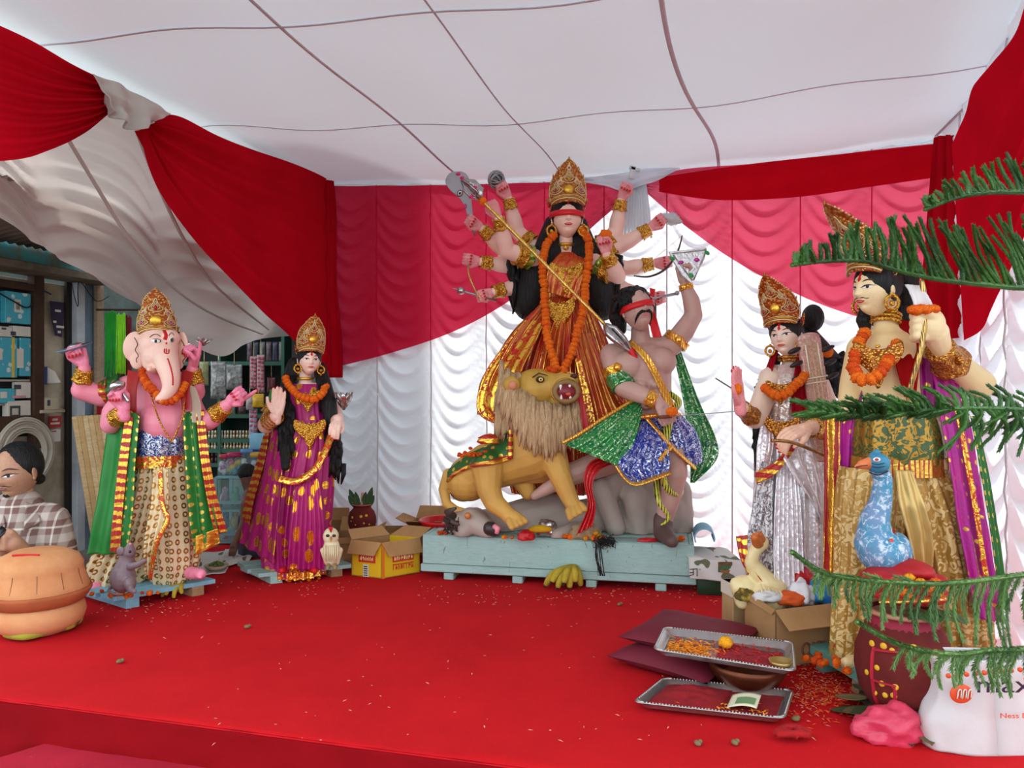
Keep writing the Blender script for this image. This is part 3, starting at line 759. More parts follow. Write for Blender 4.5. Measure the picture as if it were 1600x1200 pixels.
g.limb([P(702, 742, .1), P(693, 765, .1), P(698, 787, .08), P(712, 797, .04), P(735, 803, -.0)], [11*k, 8.5*k, 7.5*k, 7*k, 6*k])
lbody = skin('body', g, M_lion, lion, .005, 3); sl = surf(lbody)
g = G()   # head looking right, muzzle raised
g.ell(P(838, 607, -.05), (38*k, .11, 31*k)); g.ell(P(858, 604, -.08), (26*k, .085, 24*k)); g.cap(P(850, 618, -.05), 24*k, P(866, 626, -.08), 17*k)
g.ell(P(880, 602, -.09), (23*k, .08, 20*k)); g.cap(P(815, 604, -.05), 20*k, P(878, 600, -.07), 17*k); g.ell(P(872, 628, -.08), (20*k, .06, 9*k)); g.cap(P(845, 588, -.1), 9*k, P(862, 592, -.12), 7*k)
g.ell(P(896, 595, -.1), (8*k, .055, 9*k))
lh = skin('head', g, M_lionf, lion, .006, 4)
g = G(); g.ell(P(885, 612, -.15), (17.5*k, .05, 14.5*k)); g.build('mouth_lining', plain('mouth_red', '#7e1f2c', .35), lh)
g = G()
P_ = [P(885+18*math.cos(a)*1., 612+15*math.sin(a), -.176) for a in [TAU*i/24 for i in range(26)]]
g.tube(P_, 4.2*k, 8); g.build('lips', plain('lion_lip', '#8a6a3a', .5), lh)
for x, y, dy in ((876, 603, 6), (890, 603, 7), (877, 622, -5), (891, 621, -6)):
    g = G(); g.cap(P(x, y, -.185), 2.3*k, P(x, y+dy, -.19), .6*k, 8); g.build('fang', M_eyew, lh)
g = G(); g.ell(P(887, 615, -.18), (7*k, .02, 4.5*k)); g.build('tongue', plain('tongue_orange', '#d9622c', .4), lh)
g = G(); g.ell(P(897, 588, -.135), (6*k, .03, 4*k)); g.build('nose', plain('lion_nose', '#4a2c22', .4), lh)
for i, r in enumerate((23, 27, 31)):
    a0, a1 = 2.0+.1*i, 5.4
    g = G(); g.tube([P(884+r*math.cos(a)*.95, 610+r*.9*math.sin(a), -.155+.022*i) for a in [lerp(a0, a1, j/20) for j in range(21)]], 1.7*k, 6); g.build('snarl_crease', M_lion, lh)
g = G(); g.ell(P(844, 593, -.160), (6.5*k, .012, 4.8*k)); e = g.build('eye_rim', M_lid, lh)
g = G(); g.ell(P(845, 593, -.167), (3.6*k, .012, 3.2*k)); g.build('eye', plain('lion_eye', '#e9dc8a', .2), lh)
g = G(); g.ell(P(845, 593, -.176), (1.4*k, .006, 1.4*k)); g.build('pupil', M_iris, lh)
g = G(); g.tube([P(832, 590, -.15), P(842, 583, -.16), P(856, 587, -.165)], [1*k, 1.5*k, .6*k], 6); g.build('eyebrow', M_brow, lh)
g = G(); g.ell(P(799, 601, -.14), (13*k, .03, 13*k)); g.build('ear', M_lionf, lh); g = G(); g.ell(P(801, 602, -.165), (7*k, .015, 7*k)); g.build('inner_ear', plain('ear_pink', '#cf8660', .6), lh)
# mane: many overlapping locks
M_mane = N('tan_mane'); c_ = M_mane.mp(sc=(55, 55, 4)); n_ = M_mane.noise(c_, 2, 4, .7, .5)
M_mane = M_mane.done(M_mane.pbr(M_mane.mix(M_mane.ramp(n_, .3, .7), '#b08c62', '#dcbc92'), .85, 0, M_mane.bump(n_, 1, .012), .2))
g = G(); rnd = random.Random(3)
for i in range(300):
    u = rnd.random(); x0 = lerp(783, 902, u); y0 = 640+10*math.sin(u*PI)-26*(1-u)**2*2+rnd.uniform(-14, 8); ln = lerp(48, 72, math.sin(u*PI))*rnd.uniform(.7, 1.1)
    if u < .2: y0 -= 14*rnd.random()
    d = -.105-.075*math.sin(u*PI*.9+.2)+rnd.uniform(-.012, .012); sw = rnd.uniform(-5, 5)+(u-.5)*8
    g.tube([P(x0, y0, d+.03), P(x0+sw*.4, y0+ln*.4, d), P(x0+sw, y0+ln*.8, d+.01), P(x0+sw*1.3, y0+ln, d+.015)], [(3.5*k, 3*k), (4.6*k, 3.6*k), (3*k, 2.4*k), (.5*k, .5*k)], 6)
for i in range(80):
    u = rnd.random(); x0 = lerp(776, 806, u); y0 = rnd.uniform(588, 640); d = -.03-.06*u
    g.tube([P(x0+8, y0-6, d), P(x0, y0+22, d-.01), P(x0-4+rnd.uniform(-3, 3), y0+52, d)], [(3.5*k, 3*k), (4.4*k, 3.6*k), .6*k], 6)
g.build('mane', M_mane, lion); 
# saddle cloth
M_green_dot = foil('green_gold_dot_cloth', '#1f5a1c', '#e6c050', 'dots', 26, .3, 'Object', rough=.5, cs=40)
M_redgold = foil('red_gold_border', '#a81a14', '#f0c04a', 'bars', 9, .74, 'Object', rough=.4)
Lc = [P(797, 668, -.09), P(772, 690, .02), P(735, 708, .05), P(706, 735, .07)]
Rc = [P(796, 718, -.145), P(770, 724, -.10), P(735, 728, -.05), P(697, 742, -.0)]
def cloth_over(off): return [[p+V((0, off, 0)) for p in Lc], [p+V((0, off, 0)) for p in Rc]]
ltop = spline([(798, 668), (775, 690), (740, 706), (708, 728), (699, 738)], 31); lbot = spline([(797, 717), (772, 724), (738, 729), (712, 740), (699, 752)], 31); g = G(); last = [P(797, 690, -.1)]
def sad(u, v, lift=.012):
    a, b = ltop[round(v*30)], lbot[round(v*30)]; x, y = lerp(a[0], b[0], u), lerp(a[1], b[1], u); q = sl(x, y, lift)[0]
    if q is None: q = Q(x, y, last[0].y+.004)
    last[0] = q; return q
g.grid(sad, 14, 30, (.15, .35)); sh = g.build('saddle_cloth', M_green_dot, lion, solid=.006)
for u_, m_ in ((1., M_redgold), (.93, M_goldp), (.86, M_redgold)): G().tube([sad(u_, j/30, .017) for j in range(31)], 2*k, 6).build('gold_trim', m_, sh)
G().tube([sad(j/14, 0, .018) for j in range(15)], 4*k, 6, flat=.6).build('red_trim', M_redgold, sh)

# ---------------------------------------------------------------- ten-armed goddess
DD = 4.02; P = PX(DD); k = DD/F
M_sari = foil('red_gold_sari', '#c41a10', '#f2bf48', 'stripes', 7.5, .93, 'UV', (4, 1.0), rough=.35, col2='#9c120c', crinkle=.6, groom=.22, cs=45)
M_blouse = foil('red_gold_blouse', '#b8200f', '#f0b844', 'stripes', 6, .95, 'UV', (3, 2), rough=.4, col2='#c0300f')
M_redcl = plain('red_silk', '#c3141a', .45, 0, .25, 8, .3, 30)
M_redv = plain('red_ribbon', '#d4141c', .4)
dur = thing('goddess_statue', PT(.7, .5, PZ), 'ten-armed goddess statue in red and gold sari with a red blindfold', 'statue')
g = G()
g.limb([P(884, 372, -.03), P(884, 398, 0), P(882, 430, 0), P(882, 480, .02)], [11*k, 13*k, 30*k, 27*k], 16)
g.cap(P(862, 408, .01), 20*k, P(908, 408, .01), 20*k)
ARMS = [  # shoulder, elbow, wrist, hand dir, pose, mirrored, palm toward camera
    ((850, 404, .05), (808, 362, .06), (795, 312, .03), (784, 290), 'fist', 0, 1),
    ((848, 408, -.02), (792, 392, -.12), (779, 342, -.2), (766, 314), 'fist', 0, -1),
    ((846, 410, .06), (783, 388, .03), (754, 358, -.03), (730, 342), 'fist', 0, 1),
    ((846, 414, .05), (798, 416, .06), (752, 409, .0), (728, 405), 'fist', 0, 1),
    ((848, 424, .05), (812, 447, .05), (772, 456, -.03), (746, 464), 'fist', 0, 1),
    ((922, 404, .05), (962, 362, .06), (970, 314, .03), (981, 286), 'fist', 1, 1),
    ((924, 408, .05), (968, 385, .05), (1014, 358, .02), (1034, 342), 'fist', 1, 1),
    ((924, 412, .05), (980, 419, .05), (1020, 412, .02), (1044, 409), 'fist', 1, 1),
    ((922, 408, -.03), (966, 432, -.10), (948, 398, -.2), (941, 370), 'fist', 1, 1),
    ((924, 418, .05), (975, 452, .05), (1010, 466, .02), (1034, 464), 'fist', 1, 1)]
for sh_, el, wr, hd, pose, mir, face in ARMS:
    a, b, c = P(*sh_), P(*el), P(*wr); g.limb([a, lerp(a, b, .5), b, lerp(b, c, .35), c], [16*k, 14.5*k, 12*k, 12.5*k, 7.2*k], 14)
skin('body', g, M_peach, dur, .0065, 3)
for sh_, el, wr, hd, pose, mir, face in ARMS:
    b, c = P(*el), P(*wr); h = P(hd[0], hd[1], wr[2]-.01)
    hand(dur, c+(h-c).normalized()*.006, h-c, (0.05, face, .15), .14, pose, bool(mir) ^ (face < 0))
    d = (c-b).normalized(); cuff(dur, c-d*.05, c+d*.004, 11.2*k, 9.2*k)
M_bl_green = foil('green_sleeve', '#1f8a2c', '#e4c24c', 'leaf', 60, .5, 'Object')
for i in (0, 1, 5, 6, 8):
    a, b = P(*ARMS[i][0]), P(*ARMS[i][1]); d = (b-a).normalized(); q = lerp(a, b, .62)
    cuff(dur, q-d*.02, q+d*.03, 17.5*k, 16.2*k, M_gold, 'armlet')
    if i in (1, 5, 8): cuff(dur, q-d*.055, q-d*.018, 18*k, 17*k, M_bl_green, 'sleeve', .05)
# dress
skirt('blouse', dur, [(P(886, 396), 26*k, .05, 0, .001), (P(885, 410), 37*k, .085, 0, .002), (P(884, 432), 37*k, .105, 0, .003), (P(883, 456), 31*k, .085, 0, .003), (P(883, 478), 32*k, .085, 0, .003)], M_blouse, 30, 120, 2, seed=1)
skirt('sari_skirt', dur, [(P(883, 466), 32*k, .09, 0, .003), (P(879, 488), 46*k, .12, 0, .008), (P(871, 520), 68*k, .16, 0, .012), (P(865, 560), 88*k, .2, 0, .015), (P(862, 600), 106*k, .22, 0, .018), (P(868, 648), 116*k, .22, 0, .02)], M_sari, 34, 260, 2.2, seed=2)
skirt('underskirt', dur, [(P(866, 600), 84*k, .17, 0, .01), (P(862, 680), 82*k, .15, 0, .014), (P(868, 770), 66*k, .12, 0, .012)], M_sari, 24, 160, 1.6, seed=3)
M_edge = foil('gold_red_edge', '#c83a14', '#f5c850', 'leaf', 28, .6, 'Object', groom=.25)
sheet('sari_fall', dur, [P(892, 520, -.2), P(905, 580, -.27), (P(918, 640, -.3)), P(925, 697, -.3)], [P(925, 520, -.14), P(945, 570, -.2), P(966, 615, -.25), P(988, 642, -.26)], M_sari, 26, 50, .012, 4, uvk=(6, 1))
sheet('sari_edge', dur, [P(898, 560, -.27), P(908, 610, -.30), P(915, 655, -.32), P(920, 697, -.33)], [P(907, 560, -.27), P(920, 610, -.30), P(930, 655, -.32), P(937, 694, -.33)], M_edge, 6, 30, .004, 1)
sheet('sari_pallu', dur, [P(824, 500, -.04), P(790, 540, -.06), P(757, 590, -.07), P(748, 640, -.08), P(776, 660, -.12)], [P(852, 500, -.17), P(834, 540, -.23), P(814, 580, -.28), P(802, 620, -.29), P(802, 662, -.26)], foil('red_gold_motif', '#b8160f', '#f2bf48', 'leaf', 17, .9, 'Object', rough=.35, groom=.22), 26, 50, .014, 3, uvk=(5, 1))
G().tube(vs([P(824, 500, -.05), P(790, 540, -.07), P(757, 590, -.08), P(748, 640, -.09), P(776, 660, -.13), P(802, 662, -.27)], 40), 3*k, 6).build('pallu_edge', M_edge, dur)
sheet('red_scarf', dur, [P(901, 585, -.36), P(899, 640, -.40), P(898, 682, -.41)], [P(902, 585, -.36), P(915, 640, -.40), P(925, 687, -.41)], M_redcl, 8, 24, .004, 2)
sheet('shoulder_drape', dur, [P(872, 398, -.07), P(856, 420, -.13), P(852, 455, -.12)], [P(915, 394, -.03), P(915, 420, -.12), P(900, 470, -.12)], M_blouse, 18, 30, .006, 4, uvk=(8, 3))
# ornaments
def chest_plate(root, c, w, h, d, mat=M_gold, n=7, name='chest_ornament'):
    g = G(); c = V(c)
    pts = [(-.9, .55), (-1, .2), (-.75, -.15), (-.35, -.45), (0, -1), (.35, -.45), (.75, -.15), (1, .2), (.9, .55), (.4, .35), (0, .3), (-.4, .35)]
    poly = [tuple(p) for p in spline(pts, 40, True)]
    M = Matrix.Translation(c) @ Matrix.Rotation(d, 4, 'Z')
    g.prism([(p[0]*w, p[1]*h) for p in poly], M, .014, .08); o = g.build(name, mat, root)
    gg = G()
    for i in range(n*3):
        x, z = random.uniform(-.7, .7), random.uniform(-.6, .4)
        if abs(x) < .8-(.4-z)*.6: gg.ell(M @ V((x*w, -.01, z*h)), (.05*w+.001, .006, .05*w+.001), None, 8, 6)
    gg.build('bosses', M_goldp, o); return o
chest_plate(dur, P(885, 428, -.125), 26*k, 32*k, 0)
chest_plate(dur, P(874, 486, -.145), 23*k, 38*k, 0, name='belt_ornament')
rings_on(dur, P(884, 384, -.01), P(884, 385, -.01), 14.5*k, 1, M_goldp, 'choker', .18)
G().ell(P(884, 387, -.07), (4.5*k, .008, 4*k)).build('choker_boss', M_gold, dur)
Mw, hd = head(dur, P(886, 341, -.05), 24*k, 0.02, .0, 0, eyes=False, tilak=False)
hair_cap(dur, Mw)
g = G(); g.tube([Mw @ V((0, face_y(0, z)-.05, z)) for z in (.7, .85, 1.0, 1.1)], .05*24*k, 6); g.build('parting_vermilion', M_crim, dur)
g = G(); fr = [[Mw @ V((1.13*math.sin(a), -1.22*math.cos(a)+.02, z)) for a in [lerp(-2.3, 2.3, j/30) for j in range(31)]] for z in (-.04, .13, .32)]
bk = [[Mw @ V((1.08*math.sin(a), -1.16*math.cos(a)+.02, z)) for a in [lerp(2.3, -2.3, j/30) for j in range(31)]] for z in (-.04, .13, .32)]
g.rings([a+b for a, b in zip(fr, bk)]); g.build('blindfold', M_redv, dur)
crown(dur, Mw, [(0, 1.15), (.5, 1.42), (.95, 1.46), (1.5, 1.2), (1.95, .75), (2.3, .42), (2.55, .12)],
      [(0, 1.5, .34, .5, M_goldp), (-.55, .85, .3, .45, M_jred), (.55, .85, .3, .45, M_jpink), (-.38, 1.25, .14, .25, M_jpink), (.38, 1.3, .14, .25, M_jpink), (0, 2.1, .2, .25, M_jred)], (0, .75, .3), base_z=.82)
for s in (-1, 1): earring(dur, Mw @ V((s*1.02, -.35, -.55)), 7*k)
# long black hair behind the shoulders
g = G(); rnd = random.Random(5)
for s in (-1, 1):
    x0 = 884+s*30; g.limb([P(884+s*20, 350, .02), P(884+s*28, 395, .0), P(884+s*40, 430, .03), P(884+s*56, 475, .05)], [14*k, 24*k, 34*k, 27*k]); g.cap(P(884+s*52, 420, .06), 26*k, P(884+s*62, 470, .06), 20*k)
    for i in range(150):
        a = rnd.random(); xs = 884+s*lerp(30, 84, a)+rnd.uniform(-4, 4); ys = rnd.uniform(385, 450); ye = min(500-8*abs(a-.5), ys+rnd.uniform(25, 60)); d = rnd.uniform(-.0, .08)
        g.tube([P(xs, ys, d), P(xs+rnd.uniform(-5, 5), (ys+ye)/2, d-.01), P(xs+rnd.uniform(-6, 6), ye, d)], [4.5*k, 4.5*k, 1.2*k], 6)
g.build('long_hair', M_hair, dur)

# garland on the goddess
garland('marigold_garland', [[P(866, 366, -.07), P(853, 385, -.09), P(848, 410, -.13), P(850, 450, -.14), P(852, 490, -.18), P(856, 530, -.23), P(866, 565, -.28), P(872, 584, -.31)],
        [P(908, 360, -.06), P(919, 375, -.08), P(919, 410, -.13), P(915, 440, -.14), P(912, 475, -.17), P(902, 520, -.23), P(890, 560, -.28), P(875, 586, -.31)]], 6.2*k,
        'long orange marigold garland hanging down the ten-armed goddess statue', 1.05)

# ---------------------------------------------------------------- things in her hands
M_silver = plain('silver_foil', '#c9c6c4', .22, .9, .35, 30, .8, 45); M_steel = plain('dull_steel', '#a9aaac', .35, .85, .2, 20)
M_greyp = plain('grey_painted_tin', '#a5a5a8', .45, .35, .15, 20)
def weapon(name, loc, label, cat='weapon'): return thing(name, loc, label, cat)
a, b = P(752, 312, -.33), P(946, 508, -.42)
sp = weapon('spear', a, 'long gold-wound spear slanting from the goddess down to the moustached demon', 'spear')
G().tube([lerp(a, b, i/40) for i in range(41)], .0085, 10).build('shaft', foil('gold_twist_shaft', '#a8591c', '#f2ca62', 'stripes', 60, .62, 'Object', groom=.25), sp)
d = (b-a).normalized(); c = b
for j in range(3):
    ang = j*TAU/3; up = V((0, 0, 1)); w = d.cross(V((0, 1, 0))).normalized()
    o = w*math.cos(ang)+V((0, 1, 0))*math.sin(ang)
    g = G(); g.tube([c, c+d*.04+o*.022, c+d*.11+o*.018, c+d*.19], [.012, (.034, .014), (.028, .012), .004], 8); g.build('blade', M_silver, sp)
G().limb([c+d*.17, c+d*.2+V((.01, 0, -.03)), c+d*.19+V((.015, 0, -.06))], [.016, .012, .008]).build('red_tie', M_redv, sp)
g = G(); g.ell(a+d*.01, .02, None, 12, 9); g.build('marigold', M_mari, sp)
for j in range(4):
    o = (V((0, 1, 0))*math.sin(j*TAU/4)+d.cross(V((0, 1, 0)))*math.cos(j*TAU/4))
    g = G(); g.tube([a, a-d*.04+o*.028, a-d*.09+o*.03, a-d*.14+o*.004], [.006, (.022, .005), (.018, .005), .003], 8); g.build('top_blade', M_silver, sp)
g = G()
for (x, y) in ((716, 272), (722, 278), (742, 293), (736, 308)): g.ell(P(x, y, -.36), (3.5*k, .006, 2.5*k), None, 8, 6)
g.build('pink_petals', plain('pink_paper', '#d8246e', .6), sp)
# broad curved sword with a painted eye
sw = weapon('sword', P(730, 345), 'broad grey curved sword with a painted eye, raised at the goddess left edge', 'sword')
Lf = spline([(731, 340), (727, 325), (718, 310), (703, 297), (696, 283), (704, 270), (720, 268)], 30); Rt = spline([(739, 338), (737, 318), (736, 302), (734, 290), (733, 280), (728, 272), (720, 268)], 30)
poly = [((x-716)*k, -(y-305)*k) for x, y in Lf]+[((x-716)*k, -(y-305)*k) for x, y in Rt[::-1][1:]]
G().prism(poly, Matrix.Translation(P(716, 305, -.02)), .012, .02).build('blade', M_greyp, sw, smooth=False)
for r, m_, dd in ((5.5, M_brow, -.03), (4, M_eyew, -.035), (2.2, M_iris, -.04)): G().ell(P(718.5, 302, dd), (r*k*.8, .005, r*k), Matrix.Rotation(.5, 3, 'Y')).build('painted_eye', m_, sw)
G().ell(P(727, 322, -.03), (2.4*k, .004, 4*k)).build('pink_dot', plain('pink_dot', '#d23a8a', .5), sw)
G().tube([P(732, 336, -.03), P(737, 352, -.045), P(742, 368, -.05)], [.008, .008, .005], 8).build('handle', M_steel, sw)
# disc
dc = weapon('discus', P(775, 282), 'round grey discus of woven strips in the goddess raised upper hand', 'discus')
g = G(); g.ell(P(775.5, 281, .02), (12*k, .035, 13*k), None, 20, 14); g.build('core', plain('dark_lead', '#5d564f', .5, .4), dc)
for i in range(16):
    c = P(775.5, 281, .02); ax = V((random.uniform(-1, 1), random.uniform(-1, -.2), random.uniform(-1, 1))).normalized(); a_ = ax.orthogonal().normalized(); b_ = ax.cross(a_)
    Pp = [c+V(((a_*math.cos(t)+b_*math.sin(t)).x*13*k, (a_*math.cos(t)+b_*math.sin(t)).y*.04, (a_*math.cos(t)+b_*math.sin(t)).z*14*k)) for t in [TAU*j/24 for j in range(26)]]
    G().tube(Pp, .0035, 5).build('strip', M_greyp if i % 3 else M_steel, dc)
# snake noose
G_ = G(); G_.tube(vs([P(731, 414, -.06), P(733, 430, -.07), P(740, 448, -.07), P(748, 462, -.08), P(752, 472, -.08)], 30), [.005]*28+[.003, .001], 8)
solo('noose', G_, foil('brown_gold_noose', '#6e3a18', '#e0b060', 'stripes', 55, .6, 'Object'), 'brown and gold snake noose dangling from the goddess hand', 'noose')
mc = weapon('mace', P(748, 462), 'small silver mace in the goddess lowest left-hand fist', 'mace')
a, b = P(713, 452, -.08), P(776, 470, -.05); G().tube([a, b], .006, 8).build('shaft', M_steel, mc); G().ell(lerp(a, b, .12), .02, None, 12, 8).build('head', M_silver, mc); G().cap(a, .004, a+(a-b).normalized()*.02, .001).build('spike', M_steel, mc)
# conch, bow, rod, rings of paper
cn = G(); cc = P(1047, 341, .0); cn.lathe((0, 0, 0), [(.002, -.06), (.012, -.045), (.02, -.02), (.034, .0), (.036, .02), (.024, .035), (.026, .04), (.014, .05), (.015, .054), (.002, .07)], 20)
cn.v = [cc+Matrix.Rotation(1.9, 3, 'Y') @ v for v in cn.v]; solo('conch', cn, plain('grey_conch', '#c4c6c6', .35, .1), 'pale grey conch held in the goddess right-side hand', 'conch')
bw = weapon('bow', P(1040, 409), 'thin dark bow held out on the goddess right side', 'bow')
G().tube(vs([P(990, 431, -.02), P(1015, 432, -.03), P(1040, 420, -.04), P(1058, 395, -.05), P(1066, 368, -.05)], 24), [.003+.003*math.sin(PI*i/23) for i in range(24)], 8).build('limb', plain('bow_wood', '#4a3020', .5), bw)
G().tube([P(990, 431, -.02), P(1066, 368, -.05)], .0012, 5).build('string', M_pale, bw)
rd = G(); rd.tube([P(1005, 470, -.02), P(1056, 459, -.04)], [.006, .008], 8); rd.ell(P(1058, 458, -.04), .013, None, 10, 8); solo('rod', rd, M_steel, 'short steel rod in the hand behind the demon head', 'rod')
g = G(); g.ell(P(947, 365, -.24), (9*k, .02, 6*k), None, 14, 9); solo('marigold_flower', g, M_mari, 'orange marigold on the goddess front fist', 'flower')
vj = G(); vj.box(P(988, 270, 0), (.03, .012, .07), Matrix.Rotation(.2, 3, 'Y'), .004); vj.box(P(992, 264, 0), (.06, .012, .02), Matrix.Rotation(.3, 3, 'Y'), .004); solo('axe', vj, plain('white_tin', '#d2d4d6', .4, .2), 'small white tin axe in the goddess top right hand', 'axe')
# ---------------------------------------------------------------- moustached demon
DA = 3.68; P = PX(DA); k = DA/F
M_ask = skinm('dusky_paint', '#c39c8e', '#a87a6e', .6, 6, .5)
M_bluef = foil('blue_silver_brocade', '#1c2f9a', '#cfd4e8', 'leaf', 34, .3, 'Object', rough=.35, col2='#1a2a80', groom=.3)
M_greenf = foil('green_silver_brocade', '#128a34', '#bfe0b0', 'leaf', 30, .26, 'Object', rough=.32, col2='#0c6a3c', groom=.25)
M_orgold = foil('orange_gold_border', '#c8701a', '#f6c24e', 'stripes', 26, .6, 'Object', groom=.25)
asu = thing('demon_statue', PT(1.15, .2, PZ), 'bare-chested moustached demon statue with red blindfold and blue kilt', 'statue')
g = G()
g.limb([P(1000, 512), P(1001, 535), P(1005, 560)], [14*k, 16*k, 24*k], 14)
g.cap(P(966, 552), 17*k, P(1046, 540), 17*k); g.ell(P(981, 571, -.045), (30*k, .085, 23*k)); g.ell(P(1030, 565, -.045), (27*k, .085, 23*k))
g.limb([P(1006, 575, .01), P(1014, 615, .01), P(1020, 655, .01), P(1030, 685, .02)], [44*k, 36*k, 33*k, 36*k], 16)
for i in range(3):
    for s in (-1, 1): g.ell(P(1012+i*4+s*12, 601+i*16, -.095), (11*k, .035, 7.5*k))
g.limb([P(956, 555), P(963, 582, -.05), P(974, 606, -.1), P(1000, 616, -.15), P(1028, 628, -.2)], [19*k, 18*k, 14.5*k, 14*k, 9*k])
g.limb([P(1050, 540), P(1068, 518), P(1084, 493), P(1080, 470), P(1071, 446)], [17*k, 17*k, 14*k, 13.5*k, 9*k])
g.limb([P(1042, 690, -.04), P(1053, 738, -.14), P(1047, 768, -.12), P(1038, 815, -.1)], [28*k, 21*k, 19*k, 12.5*k])
g.limb([P(1005, 700, .08), P(930, 728, .05), P(890, 742, .04), P(835, 775, .05)], [26*k, 21*k, 18*k, 7*k])
skin('body', g, M_ask, asu, .006, 3)
g = G(); g.limb([P(1036, 812, -.1), P(1036, 832, -.12), P(1050, 846, -.24)], [15*k, 15*k, 10*k]); skin('shoe', g, plain('brown_clay_shoe', '#5c4640', .6), asu, .006, 3, mod=lambda p: V((p.x, p.y, max(p.z, PZ+.001))))
hand(asu, P(1030, 629, -.205), (.4, -.35, -.75), (.1, -1, .3), .16, 'fist', True, M_ask, False)
hand(asu, P(1070, 443), (-.12, -.1, 1), (.2, 1, .1), .16, 'fist', True, M_ask, False)
Mw, hd = head(asu, P(996, 484, -.06), 25*k, .25, -.18, -.12, M_ask, eyes=False, tilak=False, lipm=plain('lip_pink', '#d07f86', .4))
g = G()
for s in (-1, 1):
    pp = [(s*.03, -.40), (s*.22, -.36), (s*.42, -.48), (s*.52, -.72), (s*.5, -.95)]
    g.tube([Mw @ V((x, face_y(x, z)-.05, z)) for x, z in pp], [.07*25*k, .1*25*k, .09*25*k, .07*25*k, .02*25*k], 8)
g.build('mustache', M_hair, hd)
g = G(); fr = [[Mw @ V((1.08*math.sin(a), -1.2*math.cos(a)+.02, z+.1*math.sin(a))) for a in [lerp(-2.2, 2.2, j/30) for j in range(31)]] for z in (-.06, .1, .3)]
bk = [[Mw @ V((1.03*math.sin(a), -1.14*math.cos(a)+.02, z+.1*math.sin(a))) for a in [lerp(2.2, -2.2, j/30) for j in range(31)]] for z in (-.06, .1, .3)]
g.rings([a+b for a, b in zip(fr, bk)]); g.build('blindfold', M_redv, asu)
sheet('blindfold_tail', asu, [P(1014, 478, -.03), P(1016, 510, -.08), P(1020, 527, -.1)], [P(1020, 476, -.03), P(1028, 505, -.08), P(1034, 527, -.1)], M_redv, 6, 16, .004, 1)
sheet('blindfold_knot', asu, [P(1015, 450, .0), P(1016, 462, -.02)], [P(1024, 452, 0), P(1022, 464, -.02)], M_redv, 6, 8, .004, 1)
g = G(); rnd = random.Random(9)
g.ell(Mw @ V((-.1, .35, .55)), (1.2*25*k, 1.15*25*k, 1.05*25*k), None, 20, 14); g.limb([P(972, 470), P(966, 495, .02), P(970, 515, .03)], [16*k, 15*k, 9*k]); g.cap(P(1016, 478), 10*k, P(1020, 505, .02), 6*k)
for i in range(90):
    a = rnd.uniform(0, TAU); b = rnd.uniform(-.2, 1.3); c = Mw @ V((-.1+1.15*math.cos(a)*math.cos(b), .35+1.1*math.sin(a)*math.cos(b), .5+1.0*math.sin(b)))
    g.tube([c, c+V((rnd.uniform(-.015, .015), rnd.uniform(-.01, .01), rnd.uniform(-.02, .012))), c+V((rnd.uniform(-.02, .02), 0, -.03))], [.012, .009, .003], 6)
g.build('hair', M_hair, asu)
# kilt
skirt('kilt', asu, [(P(1028, 648), 36*k, .1, 0, .002), (P(1038, 668), 44*k, .125, 0, .004), (P(1045, 695), 47*k, .14, 0, .006), (P(1052, 722), 42*k, .13, 0, .006)], M_bluef, 20, 120, 1)
ap = sheet('kilt_apron', asu, [P(1002, 654, -.13), P(990, 690, -.2), P(964, 729, -.24), P(990, 757, -.26)], [P(1022, 654, -.15), P(1040, 690, -.22), P(1046, 725, -.25), P(1040, 740, -.26)], M_bluef, 30, 40, .012, 5, uvk=(1, 1))
for pts, w in (([P(963, 727, -.265), P(975, 745, -.275), P(991, 756, -.28), P(1020, 748, -.275), P(1046, 738, -.27)], 8), ([P(1012, 655, -.175), P(1030, 675, -.2), P(1050, 698, -.2), P(1086, 731, -.14)], 7), ([P(1046, 704, -.225), P(1048, 698, -.225), P(1030, 720, -.26)], 3)):
    G().tube(vs(pts, 30), [(w*k, .006)]*30, 8, up=(0, 0, 1)).build('gold_border', M_orgold, asu)
G().tube([P(994, 653, -.12), P(1010, 651, -.16), P(1035, 648, -.16), P(1060, 648, -.1)], 6*k, 10, flat=.6).build('belt', M_edge, asu)
sheet('green_shawl', asu, [P(1048, 538, .03), P(1062, 600, .04), P(1075, 680, .03), P(1079, 754, .02)], [P(1062, 545, .06), P(1090, 622, .08), P(1122, 706, .1), P(1084, 754, .08)], M_greenf, 24, 40, .012, 3)
sheet('green_sash', asu, [P(997, 622, -.1), P(945, 655, -.16), P(905, 682, -.2), P(881, 694, -.22)], [P(1004, 640, -.14), P(994, 680, -.2), P(980, 708, -.22), P(962, 727, -.23)], M_greenf, 34, 40, .012, 5)
G().tube(vs([P(998, 620, -.115), P(945, 652, -.175), P(905, 678, -.215), P(879, 692, -.235)], 20), 2.6*k, 6).build('sash_edge', M_orgold, asu)
sheet('chest_sash', asu, [P(979, 535, -.06), P(1004, 560, -.13), P(1026, 600, -.13), P(1044, 640, -.13)], [P(987, 531, -.06), P(1014, 556, -.13), P(1036, 596, -.13), P(1054, 632, -.11)], M_orgold, 8, 30, .003, 1)
cuff(asu, P(962, 575, -.045), P(967, 588, -.06), 21*k, 20*k, M_orgold, 'armlet', .03); cuff(asu, P(967, 589, -.06), P(975, 606, -.095), 20.5*k, 18*k, M_greenf, 'sleeve', .03)
cuff(asu, P(1014, 622, -.18), P(1027, 628, -.2), 12*k, 11*k, M_orgold); cuff(asu, P(1060, 528, -.01), P(1053, 537, -.01), 20*k, 20*k, M_orgold, 'armlet', .03); cuff(asu, P(1073, 452, 0), P(1071, 444, 0), 11*k, 10*k, M_orgold)
